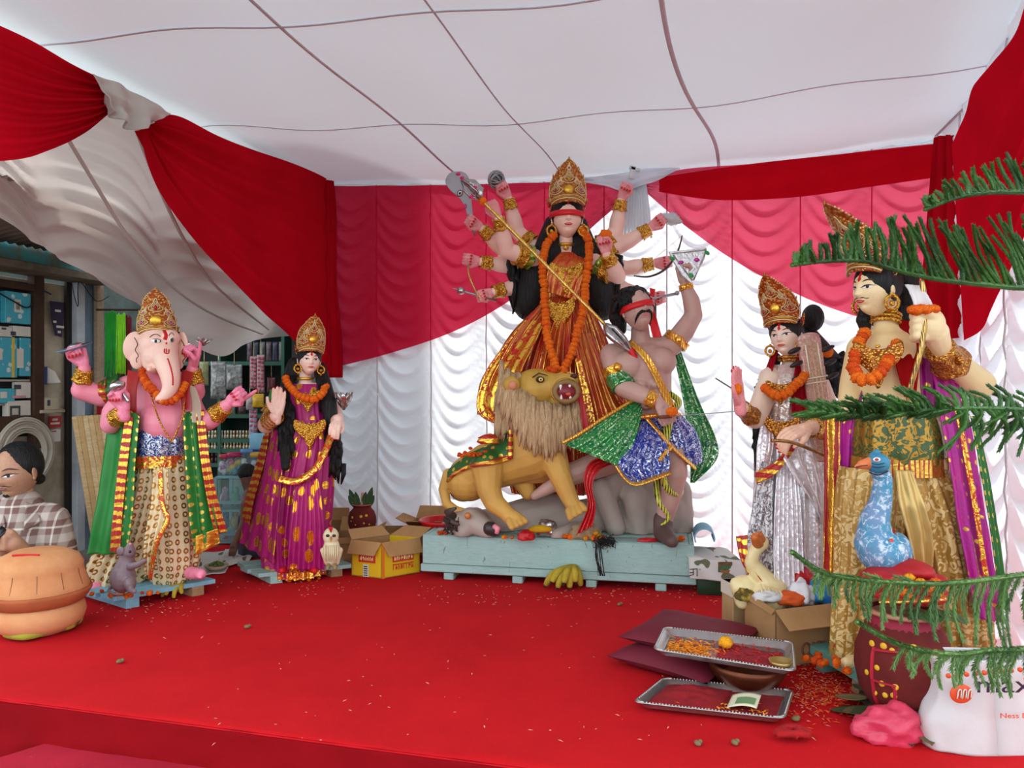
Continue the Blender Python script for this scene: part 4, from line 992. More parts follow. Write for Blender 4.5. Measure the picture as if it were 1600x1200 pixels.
# snake coiled on the leg
sn = thing('snake', P(1040, 815, -.2), 'yellow-green snake with dark bands winding down the demon leg', 'snake')
M_snake = foil('banded_snake', '#c6cf40', '#3a3a14', 'stripes', 26, .9, 'Object', rough=.4, col2='#d2cc5a', groom=.5)
pts = vs([P(1047, 615, -.06), P(1060, 628, -.04), P(1048, 650, -.12), P(1033, 718, -.2), P(1034, 740, -.22), P(1044, 765, -.21), P(1062, 774, -.14), P(1066, 766, -.08)], 60)
G().tube(pts, [6.5*k*(.4+.6*math.sin(PI*min(1, (i+8)/60))) for i in range(60)], 8).build('body', M_snake, sn)
pts = vs([P(1036, 722, -.1), P(1026, 755, -.14), P(1030, 785, -.19), P(1044, 805, -.19), P(1040, 816, -.18), P(1033, 820, -.17)], 50)
G().tube(pts, [5.5*k*(1-.8*i/50) for i in range(50)], 8).build('tail', M_snake, sn)
sx = weapon('sword', P(1040, 648, -.26), 'thin straight steel sword held low by the demon, pointing right', 'sword')
a, b = P(1030, 652, -.28), P(1172, 641, -.3); d = (b-a).normalized()
G().tube([lerp(a, b, .12), lerp(a, b, .5), lerp(a, b, .9), b], [(.009, .002), (.008, .002), (.006, .002), .001], 8).build('blade', M_steel, sx); G().tube([a, lerp(a, b, .14)], .008, 8).build('hilt', plain('hilt_brown', '#7a3a22', .5), sx)
g = G(); g.ell(P(1050, 643, -.29), (9*k, .018, 7*k), None, 14, 9); solo('marigold_flower', g, M_mari, 'orange marigold on the demon lowered fist', 'flower')
# triangular silver foil shield
sf = weapon('shield', P(1078, 425), 'triangular silver foil shield with pink and green spots held up by the demon', 'shield')
poly = [tuple(p) for p in ((-.095, .065), (.085, .085), (.075, .03), (.03, -.06), (.01, -.085), (-.03, -.05), (-.075, .02))]
G().prism(poly, Matrix.Translation(P(1076, 415, -.05)), .012, .04).build('plate', plain('white_silver_foil', '#dfe2e0', .25, .6, .2, 40, .9, 60), sf, smooth=False)
for x, y, m_ in ((1064, 410, M_jpink), (1089, 406, M_jpink), (1080, 430, plain('green_paper', '#2aa04a', .5)), (1050, 404, plain('green_paper2', '#2a9a4a', .5)), (1105, 395, plain('green_paper3', '#2a9a4a', .5))):
    G().ell(P(x, y, -.062), (4.5*k, .005, 3*k), Matrix.Rotation(random.uniform(-.8, .8), 3, 'Y')).build('paper_spot', m_, sf)
for (x0, y0), (x1, y1) in (((1050, 396), (1104, 390)), ((1052, 398), (1082, 438)), ((1104, 392), (1084, 438))):
    G().tube([P(x0, y0, -.062), P(x1, y1, -.062)], .003, 6).build('rim', M_silver, sf)
# ---------------------------------------------------------------- small pallets
def pallet(name, fl, fr, br, bl, zt, label, mat, n=3, th=.018):
    c = (fl+fr+br+bl)/4; t = thing(name, V((c.x, c.y, 0)), label, 'pallet')
    def pt(u, v, z): return lerp(lerp(fl, fr, u), lerp(bl, br, u), v)+V((0, 0, z))
    for i in range(n):
        v0, v1 = i/n+.02, (i+1)/n-.03; jit = .03*math.sin(i*2.1)
        g = G(); g.rings([[pt(-jit, v0, z), pt(1+jit, v0, z), pt(1+jit, v1, z), pt(-jit, v1, z)] for z in (zt-th, zt)]); g.build('plank', mat, t, smooth=False)
    for u in (.18, .82):
        g = G(); g.rings([[pt(u-.06, .02, z), pt(u+.06, .02, z), pt(u+.06, .97, z), pt(u-.06, .97, z)] for z in (.0, zt-th-.0005)]); g.build('runner', M_rawwood if u > .5 else mat, t, smooth=False)
    return t
# ---------------------------------------------------------------- goddess in magenta
DLK = 3.8; P = PX(DLK); k = DLK/F
ZL = .055
pallet('pallet', FL(405, 915), FL(553, 899), FL(500, 880), FL(366, 895), ZL, 'small pale blue pallet under the magenta goddess', M_bluewood)
M_mag = foil('magenta_gold_sari', '#b0126c', '#f2b23c', 'blobs', 16, .40, 'UV', (1, .75), rough=.5, col2='#9a0e5e', crinkle=.3, groom=.25)
lak = thing('goddess_statue', P(470, 893), 'goddess statue in magenta sari with gold petals, palm raised', 'statue')
g = G(); g.limb([P(477, 582), P(477, 600), P(478, 625), P(482, 655)], [9*k, 10*k, 26*k, 24*k], 14); g.cap(P(452, 614, .01), 15*k, P(504, 612, .01), 15*k)
RA = [P(446, 616, .0), P(430, 640, -.02), P(416, 664, -.05), P(430, 652, -.13)]; g.limb(RA, [15*k, 14*k, 13.5*k, 10*k])
LA = [P(506, 615, .02), P(520, 640, .02), P(522, 660, -.02), P(528, 656, -.1)]; g.limb(LA, [14*k, 13*k, 12*k, 9*k])
skin('body', g, M_peach, lak, .006, 3)
hand(lak, P(433, 650, -.135), (.12, -.12, 1), (-.15, 1, .1), 46*k, 'open', False, M_face); hand(lak, P(529, 655, -.1), (-.05, -.8, -.45), (.1, -.5, .8), 40*k, 'relaxed', True, M_face)
for i in range(4): rings_on(lak, lerp(P(420, 659, -.08), P(431, 650, -.125), i/3), lerp(P(420, 659, -.08), P(431, 650, -.125), i/3+.01), 12.5*k, 1, M_goldd, 'bangle', .14)
cuff(lak, P(434, 631, -.01), P(424, 650, -.02), 17*k, 16.5*k, M_gold, 'armlet'); cuff(lak, P(440, 617, 0), P(434, 630, -.01), 18*k, 17*k, plain('green_sleeve_silk', '#3f8f3a', .5), 'sleeve', .04)
skirt('blouse', lak, [(P(479, 600), 25*k, .045, .2, .001), (P(479, 618), 29*k, .085, .2, .002), (P(481, 640), 27*k, .085, .2, .002), (P(484, 668), 27*k, .08, .2, .002)], M_mag, 20, 100, .55)
skirt('sari_skirt', lak, [(P(484, 655), 28*k, .085, .2, .002), (P(480, 690), 40*k, .12, .2, .004), (P(472, 740), 48*k, .14, .2, .006), (P(466, 790), 50*k, .15, .2, .008), (P(462, 840), 50*k, .15, .2, .01), (P(462, 892), 44*k, .14, .2, .012)], M_mag, 22, 220, .95, seed=3)
sheet('sari_pallu', lak, [P(416, 670, .04), P(404, 720, .06), P(388, 790, .08), P(374, 848, .08)], [P(446, 672, -.1), P(442, 730, -.16), P(436, 800, -.19), P(428, 882, -.2)], M_mag, 30, 60, .014, 3, uvk=(1, .8))
sheet('pallu_border', lak, [P(412, 680, .03), P(400, 725, .05), P(384, 780, .07), P(378, 812, .075)], [P(420, 680, -.0), P(412, 725, 0), P(396, 785, .02), P(390, 820, .03)], M_redgold, 8, 40, .006, 2)
sheet('front_pleats', lak, [P(462, 760, -.17), P(455, 820, -.2), P(450, 890, -.19)], [P(498, 745, -.15), P(506, 820, -.18), P(508, 890, -.15)], M_mag, 40, 40, .01, 7, uvk=(1, .8))
G().tube(vs([P(520, 672, -.08), P(508, 705, -.15), P(490, 735, -.19), P(462, 752, -.2), P(436, 748, -.19)], 40), [(6*k, .006)]*40, 8, up=(0, -.3, 1)).build('gold_drape_edge', M_edge, lak)
skirt('hem', lak, [(P(462, 884), 46*k, .145, .2, .012), (P(462, 895), 47*k, .148, .2, .012)], M_edge, 22, 160, 2, nv=6)
chest_plate(lak, P(484, 672, -.12), 24*k, 30*k, .2, name='belt_ornament'); chest_plate(lak, P(481, 622, -.1), 20*k, 22*k, .2)
rings_on(lak, P(477, 591, -.01), P(477, 592, -.01), 12*k, 2, M_goldp, 'choker', .16)
Mw, hd = head(lak, P(483, 563, -.04), 17.5*k, .45, .02, .06)
hair_cap(lak, Mw)
crown(lak, Mw, [(0, 1.15), (.5, 1.5), (1.1, 1.6), (1.8, 1.35), (2.4, .8), (2.85, .4), (3.1, .1)], [(0, 2.1, .3, .65, M_jred), (-.55, 1.0, .3, .5, M_jred), (.55, 1.0, .3, .5, M_jred), (-.4, 1.7, .16, .3, M_ivory), (.4, 1.7, .16, .3, M_ivory)], (0, 1.0, .32), base_z=.8, lean=-.1)
for s in (-1, 1): earring(lak, Mw @ V((s*1.0, -.3, -.45)), 5.5*k)
g = G(); rnd = random.Random(2)
g.limb([P(460, 570, .03), P(446, 620, .0), P(446, 680, -.08), P(446, 730, -.17)], [12*k, 13*k, 11*k, 6*k]); g.limb([P(500, 575, .04), P(513, 630, -.05), P(522, 680, -.06), P(531, 735, -.02)], [10*k, 13*k, 9*k, 3*k])
for i in range(120):
    s = rnd.random() < .6; a = rnd.random()
    b0 = P(lerp(456, 446, a)+rnd.uniform(-9, 9), lerp(585, 690, a), lerp(-.02, -.12, a)) if s else P(lerp(506, 530, a)+rnd.uniform(-8, 8), lerp(590, 725, a), lerp(-.05, -.05, a))
    g.tube([b0, b0+V((rnd.uniform(-.014, .014), rnd.uniform(-.02, 0), -.05)), b0+V((rnd.uniform(-.02, .02), rnd.uniform(-.015, .01), -.1))], [4*k, 4*k, 1*k], 6)
g.build('long_hair', M_hair, lak)
for a_, b_ in ((P(447, 889, -.14), P(440, 892, -.21)), (P(488, 889, -.12), P(492, 892, -.19))): g = G(); g.limb([a_, b_], [6*k, 4*k]); g.build('foot', M_crim, lak)
garland('marigold_garland', [[P(446, 590, -.06), P(452, 604, -.09), P(468, 618, -.13), P(487, 625, -.14), P(503, 615, -.11), P(510, 602, -.05)]], 5.6*k, 'orange marigold garland round the neck of the magenta goddess', 1.15)
g = G(); c = P(537, 640, -.06)
lt = thing('silver_lotus', c, 'silver foil lotus held by the magenta goddess', 'lotus')
for i in range(9):
    a = TAU*i/9; o = V((math.cos(a), math.sin(a), 0)); G().tube([c, c+o*.02+V((0, 0, .03)), c+o*.04+V((0, 0, .06)), c+o*.045+V((0, 0, .085))], [.006, (.02, .004), (.016, .004), .002], 8, up=o).build('petal', M_silver, lt)
# owl
ow = thing('owl_statue', P(518, 887, -.2), 'small cream owl statue at the feet of the magenta goddess', 'animal statue'); P = PX(3.62); k = 3.62/F
M_owl = skinm('owl_cream', '#e2d3ab', '#cbb789', .6, 30)
g = G(); g.ell(P(518, 862), (14*k, .04, 24*k)); g.ell(P(517, 838), (12.5*k, .037, 14*k)); g.cap(P(505, 860), 5*k, P(510, 880), 3*k); g.cap(P(531, 860), 5*k, P(527, 880), 3*k); skin('body', g, M_owl, ow, .003, 3)
for s in (-1, 1):
    G().ell(P(517+s*5, 837, -.037), (3*k, .004, 2.2*k)).build('eye', M_iris, ow)
    g = G(); g.limb([P(518+s*5, 884, -.03), P(518+s*6, 888, -.05)], [4*k, 3*k]); g.build('foot', plain('owl_foot', '#8f7c54', .6), ow)
G().cap(P(517, 840, -.04), 2*k, P(517, 846, -.047), .6*k).build('beak', plain('owl_beak', '#a5803c', .5), ow)
G().prism([(-.012, .014), (.012, .014), (0, -.014)], Matrix.Translation(P(517, 828, -.036)) @ Matrix.Rotation(.2, 4, 'X'), .006).build('red_mark', M_crim, ow)
for i in range(7): G().tube([P(508+i*3.2, 852, -.036-.012*math.sin(PI*i/6)), P(508+i*3.2, 866, -.04-.012*math.sin(PI*i/6)), P(509+i*3, 878, -.034-.01*math.sin(PI*i/6))], [1*k, 1.3*k, .5*k], 5).build('feather_ridge', M_owl, ow)

# ---------------------------------------------------------------- goddess in silver with the lute
DS = 2.98; P = PX(DS); k = DS/F
M_silv = foil('silver_lace_sari', '#d2bfc2', '#f4f0f2', 'leaf', 26, .6, 'Object', rough=.3, col2='#ddd2d4', crinkle=.5, groom=.25, metal=.35)
M_lace = foil('grey_leaf_lace', '#dcdcdc', '#8a868a', 'leaf', 30, .45, 'Object', rough=.5, groom=.5)
sar = thing('goddess_statue', P(1228, 975), 'goddess statue in silver sari holding a stringed lute, head turned left', 'statue')
g = G(); g.limb([P(1236, 548), P(1236, 572), P(1234, 610), P(1228, 655)], [13*k, 14*k, 34*k, 32*k], 14); g.cap(P(1205, 592, .0), 20*k, P(1268, 588, .03), 20*k)
g.limb([P(1204, 596, -.02), P(1186, 640, -.06), P(1180, 655, -.1), P(1158, 636, -.2)], [19*k, 17*k, 15*k, 9.5*k]); g.limb([P(1274, 594, 0), P(1296, 645, -.02), P(1288, 668, -.12), P(1266, 668, -.24)], [19*k, 17*k, 16*k, 11*k])
skin('body', g, skinm('pale_face_paint', '#e9cdb6', '#e2b296', .4), sar, .006, 3)
M_sarh = skinm('pale_hand_paint', '#eec0a2', '#e58f7c', .5, 20)
hand(sar, P(1156, 632, -.21), (-.2, -.25, 1), (-.75, .6, .1), 60*k, 'open', False, M_palm); hand(sar, P(1262, 669, -.25), (-1, -.35, -.25), (.1, -.4, 1), 62*k, 'relaxed', True, M_sarh)
cuff(sar, P(1174, 651, -.13), P(1160, 638, -.19), 13.5*k, 11*k, M_goldd); cuff(sar, P(1284, 668, -.15), P(1268, 668, -.22), 16*k, 13*k, M_gold)
skirt('blouse', sar, [(P(1236, 570), 34*k, .05, -.4, .001), (P(1235, 596), 40*k, .095, -.4, .002), (P(1232, 630), 37*k, .1, -.4, .002), (P(1228, 668), 36*k, .09, -.4, .002)], foil('blouse_lace', '#c8a49a', '#e8dcd0', 'leaf', 30, .5, 'Object', rough=.4), 20, 100, .55)
skirt('sari_skirt', sar, [(P(1228, 655), 37*k, .095, -.4, .002), (P(1232, 700), 48*k, .13, -.4, .006), (P(1236, 760), 52*k, .15, -.4, .009), (P(1236, 840), 54*k, .16, -.4, .012), (P(1236, 972), 56*k, .17, -.4, .014)], M_silv, 20, 220, .95, seed=8)
sheet('lace_panel', sar, [P(1190, 720, -.05), P(1178, 780, -.06), P(1166, 850, -.06), P(1166, 930, -.05)], [P(1208, 730, -.15), P(1206, 800, -.18), P(1206, 860, -.19), P(1206, 935, -.18)], M_lace, 20, 40, .01, 3)
sheet('front_pleats', sar, [P(1216, 690, -.135), P(1210, 790, -.185), P(1208, 860, -.215), P(1210, 965, -.23)], [P(1240, 690, -.13), P(1250, 780, -.165), P(1254, 860, -.2), P(1256, 965, -.215)], M_silv, 40, 50, .008, 6)
sheet('swept_drape', sar, [P(1214, 700, -.16), P(1236, 740, -.19), P(1270, 790, -.16), P(1284, 830, -.1)], [P(1274, 690, -.08), P(1284, 730, -.1), P(1290, 780, -.06), P(1290, 830, -.03)], M_silv, 30, 40, .02, 3)
sheet('red_drape_edge', sar, [P(1236, 688, -.16), P(1212, 720, -.18), P(1180, 738, -.12)], [P(1242, 702, -.17), P(1214, 738, -.19), P(1182, 756, -.13)], M_redgold, 10, 30, .004, 1)
sheet('sari_side_fold', sar, [P(1186, 640, .05), P(1180, 690, .04), P(1178, 745, .03)], [P(1204, 650, -.08), P(1208, 690, -.1), P(1200, 735, -.12)], foil('rose_lace', '#b98f90', '#ded0cc', 'leaf', 30, .5, 'Object'), 14, 30, .008, 2)
sheet('red_scarf', sar, [P(1246, 552, -.04), P(1240, 590, -.11), P(1236, 650, -.12)], [P(1262, 556, -.02), P(1266, 600, -.1), P(1264, 655, -.12)], cloth('sheer_scarf_red', '#c01e30', .4, .2), 12, 30, .006, 2)
sheet('red_scarf', sar, [P(1210, 545, .02), P(1196, 580, .0), P(1190, 612, -.02)], [P(1216, 548, 0), P(1206, 580, -.04), P(1198, 612, -.06)], cloth('sheer_scarf_red2', '#c01e30', .4, .2), 12, 30, .006, 2)
chest_plate(sar, P(1222, 668, -.125), 26*k, 30*k, -.4, M_goldd, name='belt_ornament'); chest_plate(sar, P(1220, 608, -.12), 22*k, 24*k, -.4, M_goldd, name='pendant')
rings_on(sar, P(1235, 558, -.01), P(1235, 563, -.01), 17*k, 2, M_goldd, 'choker', .16)
Mw, hd = head(sar, P(1228, 525, -.03), 24*k, -.72, .06, -.1, skinm('pale_face', '#ecccb6', '#e4ae98', .35, 14))
hair_cap(sar, Mw)
crown(sar, Mw, [(0, 1.15), (.5, 1.5), (1.1, 1.6), (1.8, 1.35), (2.3, .85), (2.75, .45), (3.05, .1)], [(0, 2.0, .32, .6, M_jred), (-.55, 1.0, .32, .5, M_jred), (.55, 1.0, .32, .5, M_jred), (.4, 1.7, .16, .3, M_ivory), (-.4, 1.7, .16, .3, M_ivory)], (0, .95, .32), base_z=.82, lean=-.35, mat=gold_mat('orange_crown', '#d89a45', '#a8401a', 90, .8, .4))
for s in (-1, 1): earring(sar, Mw @ V((s*1.0, -.3, -.5)), 7*k)
g = G(); g.ell(P(1270, 497, .06), (17*k, .05, 22*k)); g.limb([P(1258, 520, .1), P(1290, 570, .12), P(1306, 600, .12)], [16*k, 26*k, 18*k]); g.limb([P(1212, 560, .04), P(1196, 610, .03), P(1188, 660, .03), P(1184, 735, .02)], [9*k, 12*k, 13*k, 5*k]); rnd = random.Random(4)
for i in range(70):
    b0 = P(rnd.uniform(1280, 1316), rnd.uniform(545, 610), rnd.uniform(.06, .13)) if i < 40 else P(rnd.uniform(1180, 1200), rnd.uniform(590, 700), rnd.uniform(0, .04))
    g.tube([b0, b0+V((rnd.uniform(-.02, .02), 0, -.03)), b0+V((rnd.uniform(-.02, .02), 0, -.06))], [5*k, 4*k, 1*k], 6)
g.build('long_hair', M_hair, sar)
garland('marigold_garland', [[P(1196, 606, -.1), P(1212, 618, -.16), P(1232, 612, -.17), P(1250, 596, -.15), P(1262, 580, -.1)]], 7*k, 'orange marigold garland on the chest of the silver sari goddess', 1.1)
g = G(); g.ell(P(1293, 550, .02), (9*k, .022, 9*k), None, 14, 9); solo('marigold_flower', g, M_mari, 'orange marigold behind the lute pegs', 'flower')
g = G(); g.ell(P(1153, 608, -.26), (6*k, .015, 8*k), None, 14, 9); solo('marigold_flower', g, M_mari, 'orange marigold in the raised palm of the silver sari goddess', 'flower')
# lute
ve = thing('lute', P(1280, 700, -.05), 'carved pinkish wooden lute with six dark pegs against the silver sari goddess', 'lute')
M_lute = foil('carved_pink_wood', '#c09084', '#dcc0ac', 'leaf', 40, .3, 'Object', rough=.5, groom=.5)
a, b = P(1263, 528, -.12), P(1292, 720, -.1); d = (b-a).normalized(); w = V((1, 0, 0))-d*d.x; w.normalize(); n_ = d.cross(w)
M = Matrix((w, n_, -d)).transposed()
L_ = (b-a).length
g = G(); g.box((a+b)/2, (33*k, .03, L_), M, .006); g.build('neck', M_lute, ve, ang=40)
g = G(); g.ell(a, (17*k, .018, 8*k), M, 20, 10); g.build('scroll', M_lute, ve)
for i in range(3):
    for s in (-1, 1):
        c = lerp(a, b, .08+.11*i+.03*(s > 0)); G().ell(c+w*s*25*k+V((0, -.01, 0)), (11*k, .008, 4*k), M @ Matrix.Rotation(-.25, 3, 'Y'), 12, 8).build('tuning_peg', plain('ebony', '#221a18', .4), ve)
for s in (-.6, 0, .6): G().tube([lerp(a, b, .04)+w*s*10*k-V((0, .021, 0)), lerp(a, b, .98)+w*s*10*k-V((0, .021, 0))], .0012, 5).build('string', M_pale, ve)
for o in (.32, .36): G().tube([lerp(a, b, o)-w*17*k-V((0, .02, 0)), lerp(a, b, o)+w*17*k-V((0, .02, 0))], .003, 6).build('carved_band', M_ivory, ve)
for s in (-1, 1): G().tube([lerp(a, b, .05)+w*s*9*k-V((0, .02, 0)), lerp(a, b, .31)+w*s*9*k-V((0, .02, 0))], .003, 6).build('carved_band', M_ivory, ve)
g = G(); g.tube(vs([P(1205, 688, -.36), P(1240, 692, -.34), P(1292, 713, -.3)], 20), .006, 8); solo('stick', g, foil('twisted_stick', '#5a3018', '#caa060', 'stripes', 70, .62, 'Object'), 'brown twisted stick in the hand of the silver sari goddess', 'stick')
g = G(); g.tube([P(1118, 591, -.25), P(1142, 606, -.24), P(1154, 614, -.235)], .0025, 6); solo('reed_pen', g, plain('pen_dark', '#4c4a48', .4), 'thin dark reed pen in the raised palm of the silver sari goddess', 'pen')
# swan
sw_ = thing('swan_statue', P(1195, 945, -.2), 'cream swan statue with orange beak beside the silver sari goddess', 'animal statue'); P = PX(2.78); k = 2.78/F
M_swan = skinm('swan_cream', '#e3cf9a', '#d2b470', .6, 20)
g = G(); g.limb([P(1190, 848), P(1178, 862), P(1174, 880), P(1190, 900), P(1205, 920)], [12*k, 10*k, 11*k, 16*k, 24*k]); g.ell(P(1200, 932), (30*k, .09, 30*k)); g.ell(P(1165, 918, .02), (24*k, .05, 20*k)); g.cap(P(1150, 912, .02), 10*k, P(1160, 940, .02), 12*k)
skin('body', g, M_swan, sw_, .005, 4)
g = G(); g.limb([P(1184, 848, -.02), P(1180, 840, -.04), P(1183, 834, -.05)], [9*k, 7*k, 3*k]); g.cap(P(1188, 842, -.02), 8*k, P(1188, 836, -.03), 5*k); g.build('beak', plain('swan_orange', '#c86a2a', .5), sw_)
for i in range(6): G().tube([P(1188+i*6, 912+i*2, -.07), P(1192+i*6, 930, -.085), P(1194+i*5, 950, -.08)], [.003, .004, .001], 6).build('feather_ridge', M_swan, sw_)
sheet('red_gold_scarf', sw_, [P(1150, 838, .05), P(1156, 870, .03), P(1168, 895, .02), P(1185, 910, 0)], [P(1168, 836, .02), P(1168, 866, .0), P(1178, 890, -.02), P(1190, 908, -.03)], M_redgold, 10, 30, .006, 2)
# ---------------------------------------------------------------- elephant-headed statue
DG = 3.5; P = PX(DG); k = DG/F; ZG = .06
pallet('pallet', FL(178, 956), FL(338, 926), FL(262, 905), FL(112, 935), ZG, 'small sky blue pallet under the elephant-headed statue', M_bluewood2)
gan = thing('elephant_headed_statue', P(245, 915), 'pink elephant-headed statue with four arms, gold crown and green shawl', 'statue')
M_eleph = skinm('elephant_face_paint', '#efc6b2', '#e8a596', .45, 9)
g = G()
g.limb([P(252, 580), P(254, 610), P(254, 640), P(254, 672), P(252, 705)], [24*k, 40*k, 43*k, 44*k, 42*k], 18); g.ell(P(258, 660, -.05), (40*k, .12, 40*k))
g.cap(P(215, 608, .02), 24*k, P(288, 604, .02), 22*k)
GA = [([(205, 606, .03), (160, 618, .02), (128, 610, -.02), (132, 576, -.05)], [21, 18, 15.5, 9]), ([(206, 618, -.02), (180, 645, -.06), (174, 662, -.1), (193, 646, -.2)], [22, 19, 16, 9]),
      ([(288, 600, .03), (304, 612, .02), (305, 604, 0), (300, 577, -.03)], [18, 16, 14, 9]), ([(288, 618, 0), (312, 662, -.02), (330, 655, -.06), (355, 632, -.1)], [20, 17, 15, 9])]
for pts, rs in GA: g.limb([P(*p) for p in pts], [r*k for r in rs], 14)
skin('body', g, M_pink, gan, .006, 3)
for (w, f, u, pose, mir) in ((P(131, 572, -.05), (-.25, -.2, 1), (-.1, .9, .3), 'fist', False), (P(194, 643, -.205), (-.05, -.1, 1), (.3, 1, 0), 'fist', False), (P(301, 573, -.03), (.3, -.25, 1), (.5, .7, .1), 'point', True), (P(357, 630, -.1), (.85, -.1, .6), (.5, .6, .5), 'point', True)):
    hand(gan, w, f, u, 52*k, pose, mir, M_pinkhand)
for i, (a, b) in enumerate((((128, 595, -.035), (132, 577, -.05)), ((184, 653, -.15), (192, 646, -.2)), ((304, 596, -.01), (301, 578, -.03)), ((338, 648, -.075), (352, 636, -.095)))):
    cuff(gan, P(*a), P(*b), 14*k, 11.5*k, M_gold, 'bracelet', .08)
cuff(gan, P(196, 606, .03), P(172, 615, .025), 24*k, 22*k, M_green_dot, 'sleeve', .03)
cuff(gan, P(178, 612, .025), P(166, 617, .022), 22.5*k, 21.5*k, M_redgold, 'sleeve_border', .03)
# head with trunk
g = G(); g.ell(P(248, 541, -.06), (31*k, .1, 33*k)); g.ell(P(250, 556, -.08), (27*k, .085, 27*k)); g.ell(P(238, 530, -.1), (16*k, .05, 14*k)); g.ell(P(266, 528, -.09), (14*k, .05, 13*k)); g.ell(P(238, 566, -.1), (14*k, .05, 16*k))
tr = [P(*p) for p in spline([(255, 548, -.1), (261, 568, -.15), (266, 588, -.17), (266, 604, -.18), (260, 616, -.19), (250, 623, -.2)], 14)]
g.limb(tr, [lerp(22, 7, (i/13)**.75)*k for i in range(14)], 14); g.cap(P(238, 578, -.14), 7*k, P(233, 577, -.18), 4*k)
gh = skin('head', g, M_eleph, gan, .005, 4); sg = surf(gh)
for s, cx, rot in ((-1, 211, .35), (1, 285, -.6)):
    o_ = G(); M = Matrix.Rotation(rot, 3, 'Z') @ Matrix.Rotation(-.1*s, 3, 'Y')
    dz = -.11 if s < 0 else -.04; o_.ell(P(cx, 542, dz), ((17 if s < 0 else 15)*k, .014, 24*k), M, 24, 16); o_.ell(P(cx-s*4, 560, dz), (11*k, .013, 17*k), M, 16, 10)
    e = skin('ear', o_, M_eleph, gan, .004, 3)
    cc = P(cx-1, 545, -.137) if s < 0 else P(cx-2, 548, -.07)
    G().tube(vs([cc+V((.0, 0, .05)), cc+V((.014, 0, .02)), cc+V((.004, 0, -.005)), cc+V((.022, -.01, -.03)), cc+V((.008, 0, -.045)), cc+V((.012, -.002, -.06))], 24), .002, 5).build('painted_line', M_brow, e)
for x, y, w, tl in ((243, 533, 7, 0), (268, 531, 3.5, .0)):
    q_, nn = sg(x, y); dd = q_.y-DG
    G().ell(P(x, y, dd+.004), (w*k*1.2, .006, 3.9*k)).build('eyelid', M_lid, gh); G().ell(P(x, y, dd), (w*k, .006, 3*k)).build('eye', M_eyew, gh); G().ell(P(x+.5, y, dd-.004), (2.3*k, .004, 2.6*k)).build('iris', M_iris, gh)
    bp = [sg(x+w*t, y-8-3*(1-t*t))[0] for t in (-1.3, -.7, 0, .6, 1.1)]
    if all(bp): G().tube(vs(bp, 12), .0016, 5).build('eyebrow', M_brow, gh)
def mark(pts, d, w):
    q_ = [sg(x, y, .001)[0] for x, y in [tuple(p) for p in spline(pts, 14)]]; q_ = [p for p in q_ if p]
    if len(q_) > 2: G().tube(q_, [(w*k, .0025)]*len(q_), 6).build('vermilion_mark', M_crim, gh)
mark([(257, 516), (260, 524), (258, 531)], -.165, 3.2); mark([(257, 545), (257, 551), (263, 552), (264, 546)], 0, .9); mark([(260, 545), (260, 551)], 0, .8); mark([(262, 560), (267, 575), (270, 590), (270, 602)], 0, 1.2); mark([(260, 535), (260, 536.5), (260, 538)], 0, 1.2)
Mg = Matrix.Translation(P(246, 531, -.05)) @ Matrix.Rotation(.35, 4, 'Z') @ Matrix.Scale(23*k, 4)
hair_cap(gan, Mg, .18, .12, (1.2, 1.2, 1.02))
crown(gan, Mg, [(0, 1.2), (.4, 1.5), (.9, 1.5), (1.4, 1.15), (1.6, .95), (2.1, .8), (2.5, .45), (2.75, .1)], [(0, 1.7, .42, .5, M_jred), (-.6, .75, .3, .4, M_jpink), (.6, .75, .3, .4, M_jpink), (-.6, 1.35, .2, .3, M_jpink), (.6, 1.35, .2, .3, M_jpink)], (0, .75, .36), base_z=.45, wings=True)
# waist cloth and dhoti
skirt('waist_cloth', gan, [(P(256, 662), 44*k, .145, .3, .003), (P(253, 680), 48*k, .16, .3, .004), (P(252, 700), 49*k, .16, .3, .004), (P(251, 718), 48*k, .155, .3, .004)], foil('blue_silver_print', '#20307e', '#cfd2d8', 'leaf', 40, .45, 'Object', rough=.45, groom=.35), 10, 140, 1)
skirt('belt', gan, [(P(251, 708), 50*k, .165, .3, .002), (P(251, 726), 50*k, .165, .3, .002)], M_edge, 30, 140, 2, nv=6)
M_dhoti = foil('cream_gold_ring_dhoti', '#dcc79a', '#b07c34', 'rings', 25, .36, 'UV', (1, 1), rough=.55, col2='#e0cda4', crinkle=.3, groom=.35)
skirt('dhoti_leg', gan, [(P(262, 716), 40*k, .14, .3, .003), (P(266, 770), 40*k, .14, .3, .005), (P(270, 830), 40*k, .13, .3, .006), (P(272, 880), 36*k, .12, .3, .007), (P(268, 912), 27*k, .1, .3, .006)], M_dhoti, 12, 160, .9, seed=1)
skirt('dhoti_leg', gan, [(P(240, 716), 40*k, .14, .3, .003), (P(232, 770), 40*k, .14, .3, .006), (P(216, 830), 44*k, .14, .3, .01), (P(196, 880), 50*k, .13, .3, .012), (P(184, 912), 46*k, .12, .3, .012)], M_dhoti, 16, 160, .95, seed=5)
sheet('dhoti_fall', gan, [P(240, 730, -.17), P(236, 790, -.19), P(226, 850, -.2), P(228, 900, -.2)], [P(262, 730, -.19), P(262, 790, -.21), P(250, 840, -.22), P(238, 895, -.21)], M_dhoti, 16, 40, .01, 3)
G().tube(vs([P(250, 735, -.2), P(254, 790, -.22), P(262, 812, -.23), P(244, 850, -.23), P(234, 905, -.21)], 40), [(3.5*k, .004)]*40, 8).build('gold_edge', M_edge, gan)
G().tube(vs([P(152, 868, -.03), P(148, 890, -.05), P(140, 912, -.07)], 20), [(7*k, .008)]*20, 8).build('gold_edge', M_edge, gan)
